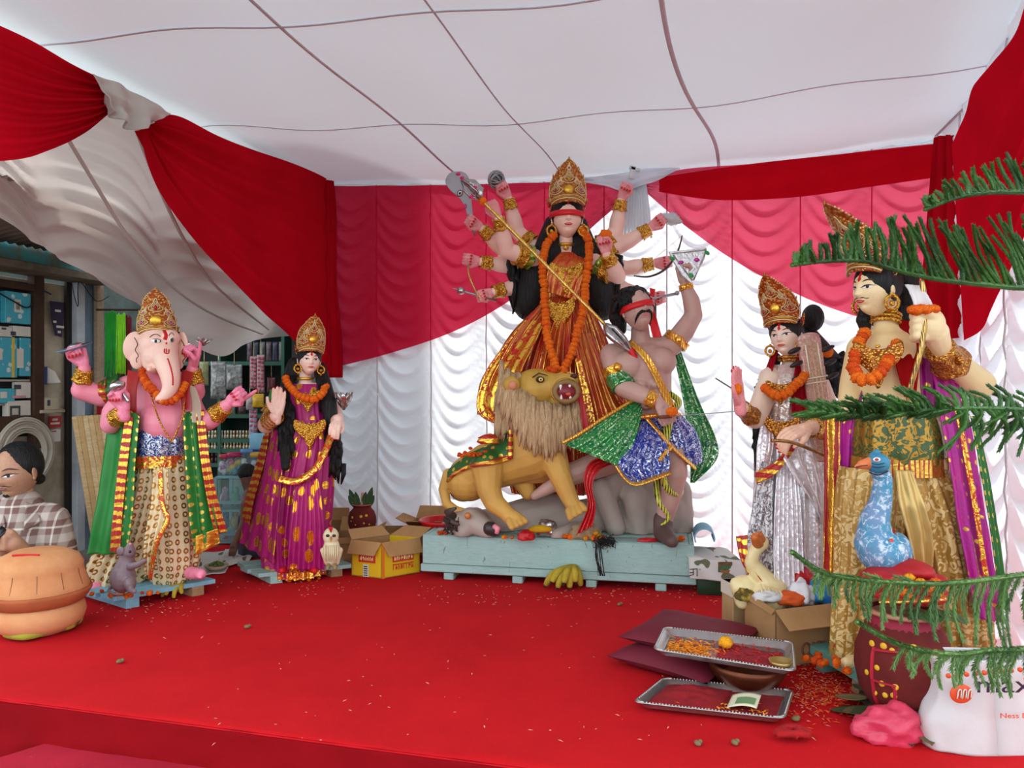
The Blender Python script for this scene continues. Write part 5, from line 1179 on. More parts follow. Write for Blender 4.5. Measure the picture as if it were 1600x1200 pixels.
for a_, b_, s_ in ((P(156, 912, -.08), P(148, 918, -.13), -1), (P(298, 895, -.08), P(314, 897, -.13), 1)):
    g = G(); g.limb([a_, b_], [10*k, 8*k])
    for i in range(4): q_ = b_+V((s_*.004*i-.012, -.012-.004*(i % 2), -.004)); g.cap(q_, .008, q_+V((s_*.012, -.012, -.004)), .006, 8)
    skin('foot', g, M_pinkhand, gan, .005, 2)
# shawls
M_greensh = foil('green_gold_dot_shawl', '#1c6a26', '#e6cc60', 'dots', 26, .25, 'UV', (1, 1), rough=.5, col2='#24802e', crinkle=.2, groom=.35)
M_greenpl = plain('plain_green_silk', '#1d7a2c', .5, 0, .2, 5, .2, 30)
sheet('green_shawl', gan, [P(172, 630, -.05), P(166, 690, -.08), P(154, 780, -.1), P(138, 866, -.12)], [P(210, 640, -.16), P(204, 720, -.19), P(196, 800, -.2), P(194, 866, -.2)], M_greenpl, 24, 50, .014, 2)
sheet('dotted_shawl', gan, [P(202, 640, -.17), P(198, 720, -.2), P(192, 800, -.21), P(184, 862, -.22)], [P(218, 650, -.19), P(212, 720, -.21), P(208, 800, -.22), P(200, 860, -.22)], M_greensh, 10, 50, .004, 1)
sheet('shawl_border', gan, [P(196, 650, -.185), P(186, 720, -.205), P(178, 800, -.215), P(172, 862, -.22)], [P(208, 652, -.19), P(200, 720, -.215), P(192, 800, -.225), P(188, 864, -.23)], M_redgold, 10, 50, .005, 2)
sheet('dotted_shawl', gan, [P(286, 645, -.12), P(290, 720, -.15), P(296, 800, -.14), P(306, 864, -.12)], [P(312, 640, -.08), P(322, 720, -.1), P(336, 790, -.09), P(344, 848, -.07)], M_greensh, 20, 50, .014, 2)
sheet('shawl_border', gan, [P(306, 645, -.1), P(314, 720, -.12), P(326, 790, -.11), P(338, 836, -.09)], [P(318, 640, -.09), P(328, 720, -.11), P(342, 785, -.09), P(356, 830, -.07)], M_redgold, 10, 50, .006, 2)
sheet('shawl_end', gan, [P(304, 838, -.125), P(306, 868, -.125)], [P(340, 826, -.095), P(345, 848, -.08)], M_goldp, 12, 12, .006, 2)
for x0, x1, y1 in ((200, 214, 652), (285, 296, 640)):
    sheet('red_scarf', gan, [P(x0, 578, -.08), P(x0-2, 610, -.14), P(x0, y1, -.16)], [P(x1+6, 582, -.1), P(x1, 610, -.15), P(x1, y1, -.17)], plain('deep_red_scarf', '#a3201c', .6), 10, 30, .004, 1)
sheet('cream_scarf', gan, [P(294, 600, -.08), P(300, 630, -.1), P(300, 660, -.11)], [P(306, 606, -.07), P(314, 632, -.1), P(314, 662, -.1)], plain('cream_silk', '#cdb9a0', .6), 8, 20, .003, 1)
for pts in ([(236, 618), (246, 650), (258, 674), (270, 692)], [(288, 628), (286, 650), (276, 675), (268, 692)]): G().tube(vs([P(x, y, -.2+.04*abs(x-262)/30) for x, y in pts], 20), .004, 6).build('gold_thread', M_goldd, gan)
garland('marigold_garland', [[P(222, 580, -.13), P(228, 600, -.17), P(240, 612, -.19), P(256, 628, -.2), P(276, 622, -.18), P(290, 600, -.14)], [P(224, 588, -.14), P(236, 606, -.19), P(248, 618, -.2)]], 5.5*k, 'deep orange marigold garland on the chest of the elephant-headed statue', 1.0, (2, 1, 2))
cap_d = thing('discus', P(115, 541, -.05), 'blue-grey tin dish raised by the elephant-headed statue', 'discus')
g = G(); g.lathe((0, 0, 0), [(.004, -.02), (.03, -.015), (.075, .0), (.078, .004), (.03, -.006), (.004, -.008)], 28); Mq = Matrix.Rotation(-.25, 3, 'Y') @ Matrix.Rotation(.25, 3, 'X'); g.v = [P(116, 543, -.07)+Mq @ v for v in g.v]; g.build('dish', plain('blue_grey_tin', '#8fa3bb', .4, .3), cap_d)
G().ell(P(117, 540, -.07), (.03, .03, .012), Mq).build('bud', M_steel, cap_d)
g = G(); g.ell(P(183, 603, -.24), (12*k, .03, 8*k), Matrix.Rotation(-.4, 3, 'Y')); g.cap(P(186, 606, -.23), 4*k, P(200, 626, -.23), 3*k); solo('silver_ladle', g, M_silver, 'small round silver ladle in the lower fist of the elephant-headed statue', 'ladle')
ln = thing('silver_lotus', P(318, 545, -.07), 'silver foil lotus bud in the raised hand of the elephant-headed statue', 'lotus')
for i in range(7):
    a_ = TAU*i/7; o = V((math.cos(a_), math.sin(a_)*.6, .7)).normalized(); c = P(318, 540, -.07); G().tube([c, c+o*.025, c+o*.05], [.003, (.01, .003), .001], 6).build('petal', M_silver, ln)
# mouse
mo = thing('mouse_statue', P(195, 925, -.3), 'grey clay mouse statue sitting up before the elephant-headed statue', 'animal statue'); P = PX(3.18); k = 3.18/F
M_mouse = skinm('mouse_grey', '#7d6a6e', '#6a585e', .6, 20)
g = G(); g.ell(P(192, 902), (19*k, .055, 24*k)); g.limb([P(194, 890), P(198, 874), P(200, 864)], [16*k, 12*k, 11*k]); g.cap(P(202, 862, -.01), 10*k, P(203, 852, -.02), 5*k); g.limb([P(205, 885, -.03), P(216, 882, -.05), P(226, 876, -.06)], [6*k, 5*k, 3.5*k]); g.ell(P(203, 912, -.035), (9*k, .03, 11*k)); g.cap(P(204, 922, -.05), 5*k, P(210, 924, -.07), 4*k)
skin('body', g, M_mouse, mo, .004, 3)
for s in (-1, 1): G().ell(P(194+s*6, 861, -.01+.02*s), (6*k, .006, 7*k)).build('ear', M_mouse, mo)
G().ell(P(203, 862, -.032), 2*k).build('eye', M_iris, mo); G().ell(P(203.5, 850, -.025), 2*k).build('nose', M_pinkhand, mo)
G().tube(vs([P(178, 915, -.0), P(170, 922, -.04), P(178, 928, -.09), P(192, 928, -.1)], 16), [3*k*(1-.7*i/15) for i in range(16)], 6).build('tail', M_mouse, mo)

# ---------------------------------------------------------------- pale yellow statue, face in profile
DK = 2.5; P = PX(DK); k = DK/F; ZK = .07
pallet('pallet', FL(1262, 1040)+V((0, 0, 0)), FL(1350, 1096), FL(1560, 1062), FL(1440, 1015), ZK, 'blue-green pallet under the pale yellow statue with peacock', wood_mat('sea_green_wood', '#6fa192', '#5d8f84'), 3, .03)
kar = thing('god_statue', P(1405, 1035), 'pale yellow god statue in profile with thin moustache and gold dhoti', 'statue')
M_yel = skinm('pale_yellow_paint', '#ecd196', '#e2ae7a', .4, 5); M_yelf = skinm('pale_yellow_face', '#f0d6a4', '#e6b48a', .35, 10)
g = G(); g.limb([P(1384, 478), P(1384, 510), P(1388, 555), P(1392, 610), P(1400, 660)], [17*k, 18*k, 44*k, 42*k, 44*k], 16); g.cap(P(1358, 540, .03), 26*k, P(1430, 536, .03), 28*k)
g.limb([P(1440, 545, .02), P(1490, 585, .02), P(1530, 600, 0), P(1500, 575, -.06), P(1470, 545, -.14)], [30*k, 26*k, 24*k, 20*k, 14*k]); g.limb([P(1345, 545, .05), P(1330, 600, .05), P(1322, 640, 0)], [22*k, 18*k, 14*k])
skin('body', g, M_yel, kar, .006, 3)
g = G(); g.cap(P(1472, 546, -.14), 14*k, P(1460, 520, -.17), 20*k); g.ell(P(1452, 508, -.18), (22*k, .045, 26*k))
for i in range(4): g.limb([P(1448, 492+i*11, -.19), P(1433, 490+i*11.5, -.205), P(1428, 494+i*11.5, -.18), P(1436, 497+i*11, -.15)], [8*k, 7.5*k, 7*k, 6*k])
g.limb([P(1462, 500, -.2), P(1450, 487, -.22), P(1438, 484, -.215)], [9*k, 7.5*k, 6*k]); skin('hand', g, M_yelf, kar, .004, 2)
cuff(kar, P(1486, 568, -.09), P(1468, 545, -.14), 26*k, 19*k, M_goldd)
Mw, hd = head(kar, P(1368, 452, -.02), 32*k, -1.22, .05, .0, M_yelf, must=True)
hair_cap(kar, Mw)
g = G(); g.limb([P(1358, 470, .04), P(1350, 500, .03), P(1352, 515, .03)], [10*k, 12*k, 8*k]); g.limb([P(1412, 430, .02), P(1418, 470, .05), P(1412, 500, .05)], [22*k, 20*k, 10*k])
for i in range(30):
    b0 = P(random.uniform(1345, 1425), random.uniform(405, 440), random.uniform(-.05, .05)); 
g.build('side_locks', M_hair, kar)
crown(kar, Mw, [(0, 1.15), (.5, 1.45), (1.1, 1.55), (1.8, 1.3), (2.4, .85), (2.9, .45), (3.2, .1)], [(0, 2.0, .32, .6, M_jred), (-.55, 1.0, .32, .5, M_jred), (.55, 1.0, .32, .5, M_jred), (.4, 1.7, .16, .3, M_ivory), (-.4, 1.7, .16, .3, M_ivory)], (0, .95, .32), base_z=.85, lean=-.55, mat=M_crown)
for s in (-1, 1): earring(kar, Mw @ V((s*1.02, -.05, -.4)), 10*k)
rings_on(kar, P(1384, 492, -.0), P(1383, 504, -.005), 21*k, 3, M_gold, 'choker', .14)
chest_plate(kar, P(1372, 560, -.12), 34*k, 46*k, -.5, M_goldd, name='necklace')
garland('marigold_garland', [[P(1352, 520, -.04), P(1334, 560, -.1), P(1340, 590, -.14), P(1362, 592, -.17), P(1385, 570, -.15), P(1402, 535, -.1)]], 9*k, 'deep orange marigold garland on the pale yellow statue', 1.1, (2, 1))
M_ksash = foil('green_gold_leaf_sash', '#34501e', '#a87c2c', 'leaf', 30, .55, 'Object', rough=.45, groom=.35, metal=.7)
skirt('waist_sash', kar, [(P(1396, 632), 56*k, .12, -.5, .004), (P(1400, 665), 64*k, .14, -.5, .006), (P(1402, 700), 68*k, .15, -.5, .006), (P(1404, 722), 68*k, .15, -.5, .004)], M_ksash, 8, 140, 1)
skirt('belt', kar, [(P(1404, 712), 70*k, .155, -.5, .002), (P(1405, 738), 71*k, .157, -.5, .002)], foil('red_gold_belt', '#a3301c', '#dcae4a', 'stripes', 22, .62, 'Object'), 20, 140, 1, nv=6)
M_kdh = foil('gold_floral_dhoti', '#cba766', '#b0863f', 'leaf', 22, .7, 'Object', rough=.45, col2='#dcbf84', crinkle=.3, groom=.4, metal=.35)
skirt('dhoti_leg', kar, [(P(1372, 728), 56*k, .13, -.5, .004), (P(1364, 790), 52*k, .13, -.5, .008), (P(1358, 870), 46*k, .12, -.5, .01), (P(1352, 960), 44*k, .12, -.5, .012), (P(1344, 1030), 40*k, .11, -.5, .012)], M_kdh, 14, 160, 1, seed=2)
skirt('dhoti_leg', kar, [(P(1424, 728), 58*k, .14, -.5, .004), (P(1446, 800), 64*k, .15, -.5, .01), (P(1464, 880), 62*k, .15, -.5, .012), (P(1478, 960), 58*k, .14, -.5, .014), (P(1484, 1030), 56*k, .13, -.5, .014)], M_kdh, 16, 160, 1, seed=7)
sheet('dhoti_fall', kar, [P(1398, 735, -.17), P(1404, 790, -.2), P(1420, 850, -.2), P(1428, 900, -.18)], [P(1424, 735, -.17), P(1444, 790, -.2), P(1456, 850, -.19), P(1452, 910, -.16)], plain('pale_gold_silk', '#cfae6a', .35, .4), 14, 40, .012, 2)
M_purp = foil('purple_gold_shawl', '#a0148a', '#e8b850', 'blobs', 16, .26, 'UV', (1, 1), rough=.5, col2='#b4107c', groom=.3)
sheet('purple_shawl', kar, [P(1446, 520, .0), P(1466, 640, -.12), P(1484, 740, -.17), P(1500, 850, -.18), P(1524, 965, -.18)], [P(1476, 540, .02), P(1510, 640, -.06), P(1530, 760, -.09), P(1546, 860, -.1), P(1564, 972, -.12)], M_purp, 24, 70, .014, 3)
sheet('shawl_border', kar, [P(1492, 640, -.12), P(1506, 720, -.15), P(1520, 800, -.16), P(1536, 900, -.17)], [P(1500, 640, -.11), P(1515, 720, -.14), P(1528, 800, -.15), P(1543, 900, -.16)], M_edge, 6, 60, .006, 1)
sheet('purple_shawl', kar, [P(1330, 570, .06), P(1318, 620, .06), P(1310, 680, .06), P(1312, 760, .06)], [P(1350, 585, .02), P(1345, 630, .0), P(1340, 680, 0), P(1332, 760, .02)], M_purp, 14, 50, .01, 2)
sheet('red_gold_border', kar, [P(1286, 645, .1), P(1288, 740, .1), P(1286, 830, .1), P(1284, 912, .1)], [P(1312, 645, .05), P(1312, 740, .05), P(1310, 830, .05), P(1310, 915, .05)], foil('red_gold_band', '#a01c16', '#eebc48', 'stripes', 14, .66, 'Object', groom=.25), 14, 60, .008, 2)
sheet('green_gold_shawl', kar, [P(1516, 650, .0), P(1532, 740, .0), P(1548, 840, .0), P(1562, 950, .0)], [P(1526, 650, .04), P(1544, 740, .04), P(1560, 840, .04), P(1576, 955, .04)], M_greensh, 10, 50, .008, 2)
sheet('sheer_red_scarf', kar, [P(1400, 498, -.0), P(1398, 560, -.1), P(1412, 620, -.12)], [P(1440, 505, .0), P(1436, 560, -.08), P(1430, 620, -.1)], cloth('sheer_scarf_red3', '#c01e20', .4, .25), 14, 40, .006, 2)
sheet('purple_sleeve', kar, [P(1432, 530, -.02), P(1436, 590, -.04), P(1440, 640, -.06)], [P(1462, 545, -.04), P(1474, 590, -.04), P(1480, 640, -.05)], M_purp, 14, 40, .01, 2)
for a_, b_ in ((P(1345, 1030, -.04), P(1322, 1036, -.11)), (P(1475, 1032, -.04), P(1455, 1040, -.13))):
    g = G(); g.limb([a_, b_], [14*k, 9*k]); skin('foot', g, M_yel, kar, .006, 2)
bo = thing('bow', P(1462, 500, -.2), 'twisted gold bow stave with white paper in the fist of the pale yellow statue', 'bow')
G().tube(vs([P(1440, 438, -.19), P(1446, 480, -.2), P(1440, 540, -.22), P(1424, 600, -.2), P(1414, 640, -.18)], 30), .008, 8).build('stave', foil('twisted_gold_stave', '#5a3420', '#d9b060', 'stripes', 60, .6, 'Object'), bo)
sheet('white_paper', bo, [P(1414, 445, -.15), P(1424, 470, -.2), P(1428, 500, -.2)], [P(1440, 446, -.18), P(1452, 470, -.22), P(1462, 500, -.2)], plain('white_paper', '#ece6e4', .7), 10, 16, .012, 1)
g = G()
G().add
o_ = thing('marigold_bunch', P(1440, 484, -.22), 'small bunch of orange marigolds on the fist of the pale yellow statue', 'flower')
for i in range(7): put('marigold', FLOW[i % 2], Matrix.Translation(P(1428+i*5, 484+1.5*math.sin(i*2), -.22)) @ Matrix.Scale(9*k, 4), o_)
# peacock
pe = thing('peacock_statue', P(1385, 905, -.2), 'blue painted peacock statue with orange beak before the gold dhoti', 'animal statue'); P = PX(2.25); k = 2.25/F
m = N('peacock_paint'); n1 = m.noise(m.co(), 55, 4, .7, .8); n2 = m.noise(m.co(), 9, 2)
M_pea = m.done(m.pbr(m.mix(m.ramp(n1, .5, .62), m.mix(m.ramp(n2, .4, .6), '#3a87a6', '#6a86a8'), '#c8d2dc'), .5, 0, m.bump(n1, .2, .004), .4))
g = G(); g.limb([P(1372, 728), P(1380, 750), P(1376, 785), P(1366, 815), P(1366, 850)], [15*k, 14*k, 17*k, 23*k, 30*k], 16); g.ell(P(1378, 862), (36*k, .085, 34*k)); g.ell(P(1400, 862, .04), (22*k, .06, 32*k))
skin('body', g, M_pea, pe, .004, 3)
g = G(); g.ell(P(1372, 724, -.01), (18*k, .034, 16*k)); g.cap(P(1365, 714), 8*k, P(1370, 706), 5*k); ph = skin('head', g, plain('peacock_blue', '#3a86a4', .45), pe, .004, 2)
g = G(); g.limb([P(1358, 724, -.01), P(1346, 726, -.012), P(1336, 729, -.012)], [10*k, 7*k, 1.5*k]); g.build('beak', plain('peacock_beak', '#dd7a45', .5), ph)
G().tube([P(1356, 727, -.034), P(1346, 728, -.028), P(1338, 729.5, -.018)], .0012, 5).build('beak_line', M_lid, ph)
G().ell(P(1370, 718, -.044), (6*k, .004, 3.4*k)).build('eye', M_eyew, ph); G().ell(P(1370, 718, -.048), (3*k, .003, 2*k)).build('iris', plain('eye_red', '#a8323a', .4), ph)
for i, y in enumerate((724, 729)): G().tube(vs([P(1362, y, -.044), P(1372, y+1.5, -.047), P(1384, y-1, -.04)], 10), .0016, 5).build('painted_line', plain('navy_line%d' % i, '#1c3048', .5), ph)
G().tube(vs([P(1358, 738, -.03), P(1372, 742, -.042), P(1388, 736, -.03)], 10), .002, 5).build('painted_line', M_lid, ph)
for pts in ([(1392, 842), (1390, 858), (1386, 868)], [(1393, 842), (1398, 856), (1400, 868)]): G().tube(vs([P(x, y, -.06) for x, y in pts], 8), .004, 6).build('red_mark', plain('coral_mark%d' % pts[1][0], '#d8564c', .5), pe)
sheet('red_gold_cloth', pe, [P(1390, 830, .03), P(1408, 845, .01), P(1420, 880, .0), P(1428, 905, 0)], [P(1398, 828, .05), P(1418, 845, .06), P(1430, 880, .06), P(1438, 905, .06)], M_redgold, 10, 30, .004, 1)
# ---------------------------------------------------------------- the shop on the left, beyond the tent
F0 = V((-2.633, 3.95, 0)); FD = -VV; FN = U
def FP(px, py, off=0.):
    r = V(((px-800)/F, 1, 0)); kk = (F0+FN*off).dot(FN)/r.dot(FN); return V((r.x*kk, kk, CH-(py-600)/F*kk))
FA = math.atan2(FD.y, FD.x)
def fbox(name, x0, y0, x1, y1, mat, off=0., th=.03, parent=None, bev=.002, build=True):
    """box standing on the shop front between two pixel corners"""
    a, b = FP(x0, (y0+y1)/2, off), FP(x1, (y0+y1)/2, off); c = (a+b)/2; xm = (x0+x1)/2
    zt, zb = FP(xm, y0, off).z, FP(xm, y1, off).z; c.z = (zt+zb)/2
    g = G(); g.box(c+FN*(th/2), ((b-a).length, th, zt-zb), rotz(FA), bev)
    return g.build(name, mat, parent, ang=40) if build else g
def grime(name, col, dk, sc=4, thr=(.35, .7)):
    m = N(name); c = m.co(); f = m.ramp(m.noise(c, sc, 6, .7), *thr); return m.done(m.pbr(m.mix(f, dk, col), .85, 0, m.bump(m.noise(c, 30, 4), .3, .006), .2))
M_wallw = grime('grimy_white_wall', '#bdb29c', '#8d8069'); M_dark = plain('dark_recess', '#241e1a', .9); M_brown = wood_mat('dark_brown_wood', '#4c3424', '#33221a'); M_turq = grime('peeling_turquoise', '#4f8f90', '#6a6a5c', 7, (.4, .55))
M_bluegrey = grime('blue_grey_plaster', '#7d93a3', '#5c6a74'); M_postw = grime('whitewashed_post', '#c3c6c8', '#9aa0a4'); M_polew = wood_mat('pale_pole', '#b49c80', '#8d7660')
bld = fbox('wall_shop', -260, 425, 112, 1010, M_wallw, -.14, .12); props(bld, 'grimy white shop front wall at the far left', 'wall', kind='structure')
# lintel and awning
for (x0, y0, x1, y1, mt, of, th) in ((-260, 380, 122, 414, M_turq, 0, .12), (-260, 412, 128, 424, grime('ledge_grey', '#8a7f70', '#5c5044'), 0, .2)):
    g = G(); p0, p1 = FP(x0, 0, of), FP(x1, 0, of); zt = FP(60, y0+10, of).z; zb = FP(60, y1+10, of).z; c = (p0+p1)/2; c.z = (zt+zb)/2
    g.box(c+FN*(th/2), ((p1-p0).length, th, zt-zb), rotz(FA), .004); g.build('lintel', mt, bld, ang=40)
g = G(); a0 = FP(-260, 0, .13); a1 = FP(118, 0, .13); zt = FP(60, 388, .13).z
def aw(u, v):
    p = lerp(a0, a1, u); return V((p.x, p.y, zt))+FN*(.75*v)+V((0, 0, .1*v+.006*math.sin(u*150)))
g.grid(aw, 220, 4); aw_ = g.build('awning', grime('tin_awning', '#8f867a', '#6d6459'), None, solid=.004); props(aw_, 'corrugated grey tin awning over the shop window', 'awning')
# window with goods on shelves
win = fbox('window_1', -250, 425, 44, 690, M_dark, -.11, .1); win['kind'] = 'structure'; props(win, 'shop display window with dark wooden frame', 'window')
fbox('window_frame', 42, 422, 58, 700, M_brown, .0, .05, win); fbox('window_frame', -250, 655, 44, 682, M_brown, .0, .05, win); fbox('window_frame', -250, 424, 44, 436, M_brown, .0, .05, win)
for y in (507, 592, 632): fbox('window_shelf', -200, y, 43, y+4, plain('shelf_edge%d' % y, '#a9a395', .6), -.01, .03, win)
M_cyan = plain('cyan_pack', '#3aa6b4', .4); M_whitep = plain('white_carton', '#cfcabc', .6); M_pack = foil('cyan_white_print', '#3c9fb0', '#cfe0de', 'blobs', 16, .4, 'Object', rough=.5, groom=.5)
def pack(name, x0, y0, x1, y1, mat, label, decs=(), off=.0, th=.035):
    t = thing(name, FP((x0+x1)/2, y1, off), label, 'package'); fbox('carton', x0, y0, x1, y1, mat, off, th, t)
    for (a, b, c, d, m_) in decs: fbox('printed_panel', a, b, c, d, m_, off+th-.002, .004, t, 0)
    return t
M_darkp = plain('dark_print', '#3a3d40', .5); M_yelp = plain('yellow_print', '#cdb040', .5)
pack('goods_package', 0, 457, 40, 506, M_pack, 'cyan soft package at the top of the shop window', ((22, 468, 32, 488, M_whitep), (24, 472, 30, 484, M_darkp)))
pack('goods_carton', -20, 510, 11, 526, M_whitep, 'small white carton below the cyan package in the shop window', ((2, 512, 9, 515, M_darkp),))
pack('goods_carton', 13, 510, 40, 526, M_whitep, 'white carton with dark print on the second window shelf', ((16, 518, 24, 524, M_darkp),))
pack('goods_carton', -15, 527, 19, 590, M_pack, 'tall cyan carton on the middle window shelf', ((-5, 545, 3, 562, M_whitep), (18, 527, 22, 590, M_yelp)))
pack('goods_carton', 23, 528, 40, 588, M_pack, 'tall white and cyan carton beside the yellow strip in the window', ((26, 545, 36, 575, M_whitep),))
pack('goods_carton', -20, 607, 15, 630, M_cyan, 'pale cyan carton on the lower window shelf', ((0, 612, 10, 622, M_whitep),))
pack('goods_carton', 18, 597, 40, 622, M_whitep, 'white carton with a dark oval on the lower window shelf', ((22, 601, 32, 608, M_darkp), (18, 618, 40, 622, plain('pink_print', '#c08a90', .5))))
pack('goods_carton', 3, 626, 40, 656, M_whitep, 'white carton with a dark square at the window bottom', ((15, 634, 31, 652, M_darkp), (18, 638, 28, 648, M_whitep)))
# dark gap, posts, blue-grey wall
for n_, x0, x1, mt, of, th, y0, lab in (('trim_1', 100, 110, M_dark, -.01, .02, 434, 'dark gap strip beside the white shop wall'), ('trim_2', 110, 122, M_postw, 0, .05, 428, 'whitewashed post beside the dark gap'), ('wall_shop_side', 122, 146, M_bluegrey, -.02, .04, 430, 'blue-grey plaster wall strip behind the leaning planks'), ('trim_3', 146, 156, M_polew, .03, .03, 436, 'pale wooden pole at the shop opening')):
    o = fbox(n_, x0, y0, x1, 985, mt, of, th); props(o, lab, 'post' if 'trim' in n_ else 'wall', kind='structure')
# things on the wall
t = thing('poster', FP(90, 527), 'dark purple torn poster with white lettering on the shop wall', 'poster')
q = [FP(x, y, .004) for x, y in ((78, 470), (100, 473), (96, 527), (86, 524), (81, 500))]; g = G(); g.rings([[p for p in q], [p+FN*.003 for p in q]]); g.build('sheet', plain('purple_paper', '#2a1c3c', .6), t, smooth=False)
for i, (x, y, w) in enumerate(((86, 484, 9), (83, 501, 5), (88, 509, 12), (90, 517, 5))): fbox('lettering', x, y, x+w, y+3.5, M_whitep, .007, .001, t, 0)
t = thing('notice', FP(78, 602), 'blue and white notice curling off the shop wall', 'notice'); fbox('blue_panel', 62, 573, 74, 601, plain('notice_blue', '#1e3a78', .5), .002, .003, t, 0)
sheet('white_panel', t, [FP(74, 574, .004), FP(74, 600, .004)], [FP(86, 580, .01), FP(96, 598, .05)], M_whitep, 6, 6, .004, 1)
t = thing('switch_box', FP(66, 641), 'cream electric switch box on a small ledge of the shop wall', 'switch'); fbox('box', 55, 621, 80, 640, plain('cream_plastic', '#b3a98f', .5), 0, .05, t); fbox('ledge', 50, 640, 86, 645, M_wallw, 0, .07, t); fbox('socket', 74, 625, 78, 634, M_darkp, .05, .003, t, 0)
t = thing('sign', FP(86, 668), 'small red sign with white lettering on the shop wall', 'sign'); fbox('plate', 76, 650, 95, 668, plain('sign_red', '#a8201c', .5), 0, .004, t, 0)
for y, x0, x1 in ((654, 82, 90), (660, 79, 93)): fbox('lettering', x0, y, x1, y+3, M_whitep, .004, .001, t, 0)
t = thing('paper_slip', FP(86, 690), 'small white paper slip with red mark below the red sign', 'paper'); fbox('slip', 80, 671, 94, 690, M_whitep, 0, .002, t, 0); fbox('red_mark', 81, 673, 88, 675, plain('red_ink', '#b03028', .5), .002, .001, t, 0)
ck = thing('cable_coil', FP(40, 720), 'thick coil of off-white cable hanging on the shop wall', 'cable')
for i in range(7):
    r = .105+.012*i; c = FP(40, 706, .05+.006*(i % 3)); G().tube([c+FD*(r*math.cos(a))+V((0, 0, r*math.sin(a))) for a in [TAU*j/40 for j in range(42)]], .007, 7).build('loop', plain('cable_white%d' % i, '#b9b2a0', .5), ck)
wr = G(); wr.tube(vs([FP(-30, 440, .03), FP(20, 470, .05), FP(45, 480, .05), FP(62, 455, .04), FP(80, 460, .03)], 40), .004, 6); solo('wire', wr, plain('black_wire', '#1c1a18', .5), 'black wire sagging across the shop window top', 'wire')
wr = G(); wr.tube(vs([FP(112, 440, .08), FP(116, 462, .09), FP(122, 478, .09), FP(124, 440, .08), FP(150, 470, .08), FP(170, 463, .1)], 40), .0025, 6); solo('wire', wr, plain('black_wire2', '#1c1a18', .5), 'thin black wire looping on the whitewashed post', 'wire')
# leaning planks
for i in range(6):
    a, b = Q(117+i*8.5, 651-i*.5, 4.12), Q(154+i*9, 882, 4.05-.02*i); d = (b-a); u_ = d.normalized(); w_ = V((1, .3, 0)); w_ = (w_-u_*w_.dot(u_)).normalized(); n2 = u_.cross(w_)
    g = G(); g.box((a+b)/2, (.026, .03, d.length), Matrix((w_, n2, u_)).transposed(), .002); solo('plank', g, wood_mat('plank_pine_%d' % i, ('#dcc090', '#cba672', '#e2caa0')[i % 3], '#b8935f'), ('leftmost', 'second', 'third', 'fourth', 'fifth', 'rightmost')[i]+' from the left of the six thin pine planks leaning on the blue-grey wall' if 0 < i < 5 else ('leftmost', '', '', '', '', 'rightmost')[i]+' of the six thin pine planks leaning on the blue-grey wall', 'plank', group='pine planks leaning by the shop', ang=40)
# hanging skeins and cloths
def skein(name, x0, x1, y0, y1, d, col, label, cat='yarn', n=9):
    t = thing(name, Q((x0+x1)/2, y1, d), label, cat); m_ = plain(name+'_col'+col[1:], col, .7, 0, .25, 30, .5, 80)
    for i in range(n):
        x = lerp(x0, x1, (i+.5)/n); r = (x1-x0)/n*.62*d/F
        G().tube([Q(x, y0+random.uniform(-2, 2), d), Q(x+random.uniform(-1, 1), (y0+y1)/2, d-.01), Q(x+random.uniform(-1.5, 1.5), y1+random.uniform(-4, 4), d)], [r*.8, r, r*.9], 7).build('strand', m_, t)
skein('yarn_hank', 164, 182, 487, 592, 4.3, '#19a02a', 'bright green yarn hank hanging in the shop opening'); skein('yarn_hank', 182, 196, 490, 592, 4.3, '#8fe81c', 'neon lime yarn hank hanging in the shop opening')
skein('hanging_cloth', 196, 206, 494, 640, 4.32, '#7c1220', 'dark red cloth hanging beside the lime yarn', 'cloth', 5); skein('hanging_cloth', 151, 176, 628, 760, 4.35, '#a81424', 'red cloth hanging behind the elephant-headed statue', 'cloth', 10)
rl = G(); rl.tube([Q(150, 484, 4.3), Q(300, 484, 4.6)], .006, 8); solo('hanging_rail', rl, M_brown, 'dark rail carrying the yarn hanks', 'rail')
# shop room
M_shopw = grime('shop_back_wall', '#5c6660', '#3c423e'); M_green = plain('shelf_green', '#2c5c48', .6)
def sbox(name, a, b, mat, label=None, kind='structure', cat='wall', parent=None):
    g = G(); g.box((V(a)+V(b))/2, [abs(x-y) for x, y in zip(a, b)]); o = g.build(name, mat, parent, smooth=False)
    if not parent: props(o, label, cat, kind=kind)
    return o
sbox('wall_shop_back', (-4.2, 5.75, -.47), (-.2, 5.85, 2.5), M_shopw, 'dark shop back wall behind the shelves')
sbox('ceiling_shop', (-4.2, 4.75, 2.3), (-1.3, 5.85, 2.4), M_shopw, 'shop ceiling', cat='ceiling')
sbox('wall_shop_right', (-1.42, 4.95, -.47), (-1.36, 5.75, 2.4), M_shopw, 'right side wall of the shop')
sbox('wall_unseen_building', (-4.2, 5.9, -.47), (.4, 8.5, 4.6), grime('building_plaster', '#d0c8bc', '#b8aea0'), 'unseen plastered building behind the tent, added to shade the back-left drape')  # unseen mass added behind the tent to darken the back-left drape
lg = [FL(150, 935, -.004), FL(372, 900, -.004), V((-1.5, 4.9, -.004)), V((-2.9, 5.2, -.004)), V((-2.45, 4.25, -.004)), V((-2.1, 3.75, -.004))]
g = G(); g.rings([[p+V((0, 0, -.4)) for p in lg], lg]); lo = g.build('floor_shop', grime('shop_ledge', '#8e8a84', '#6a655e'), smooth=False); props(lo, 'grey ledge of the shop beside the stage', 'floor', kind='structure')
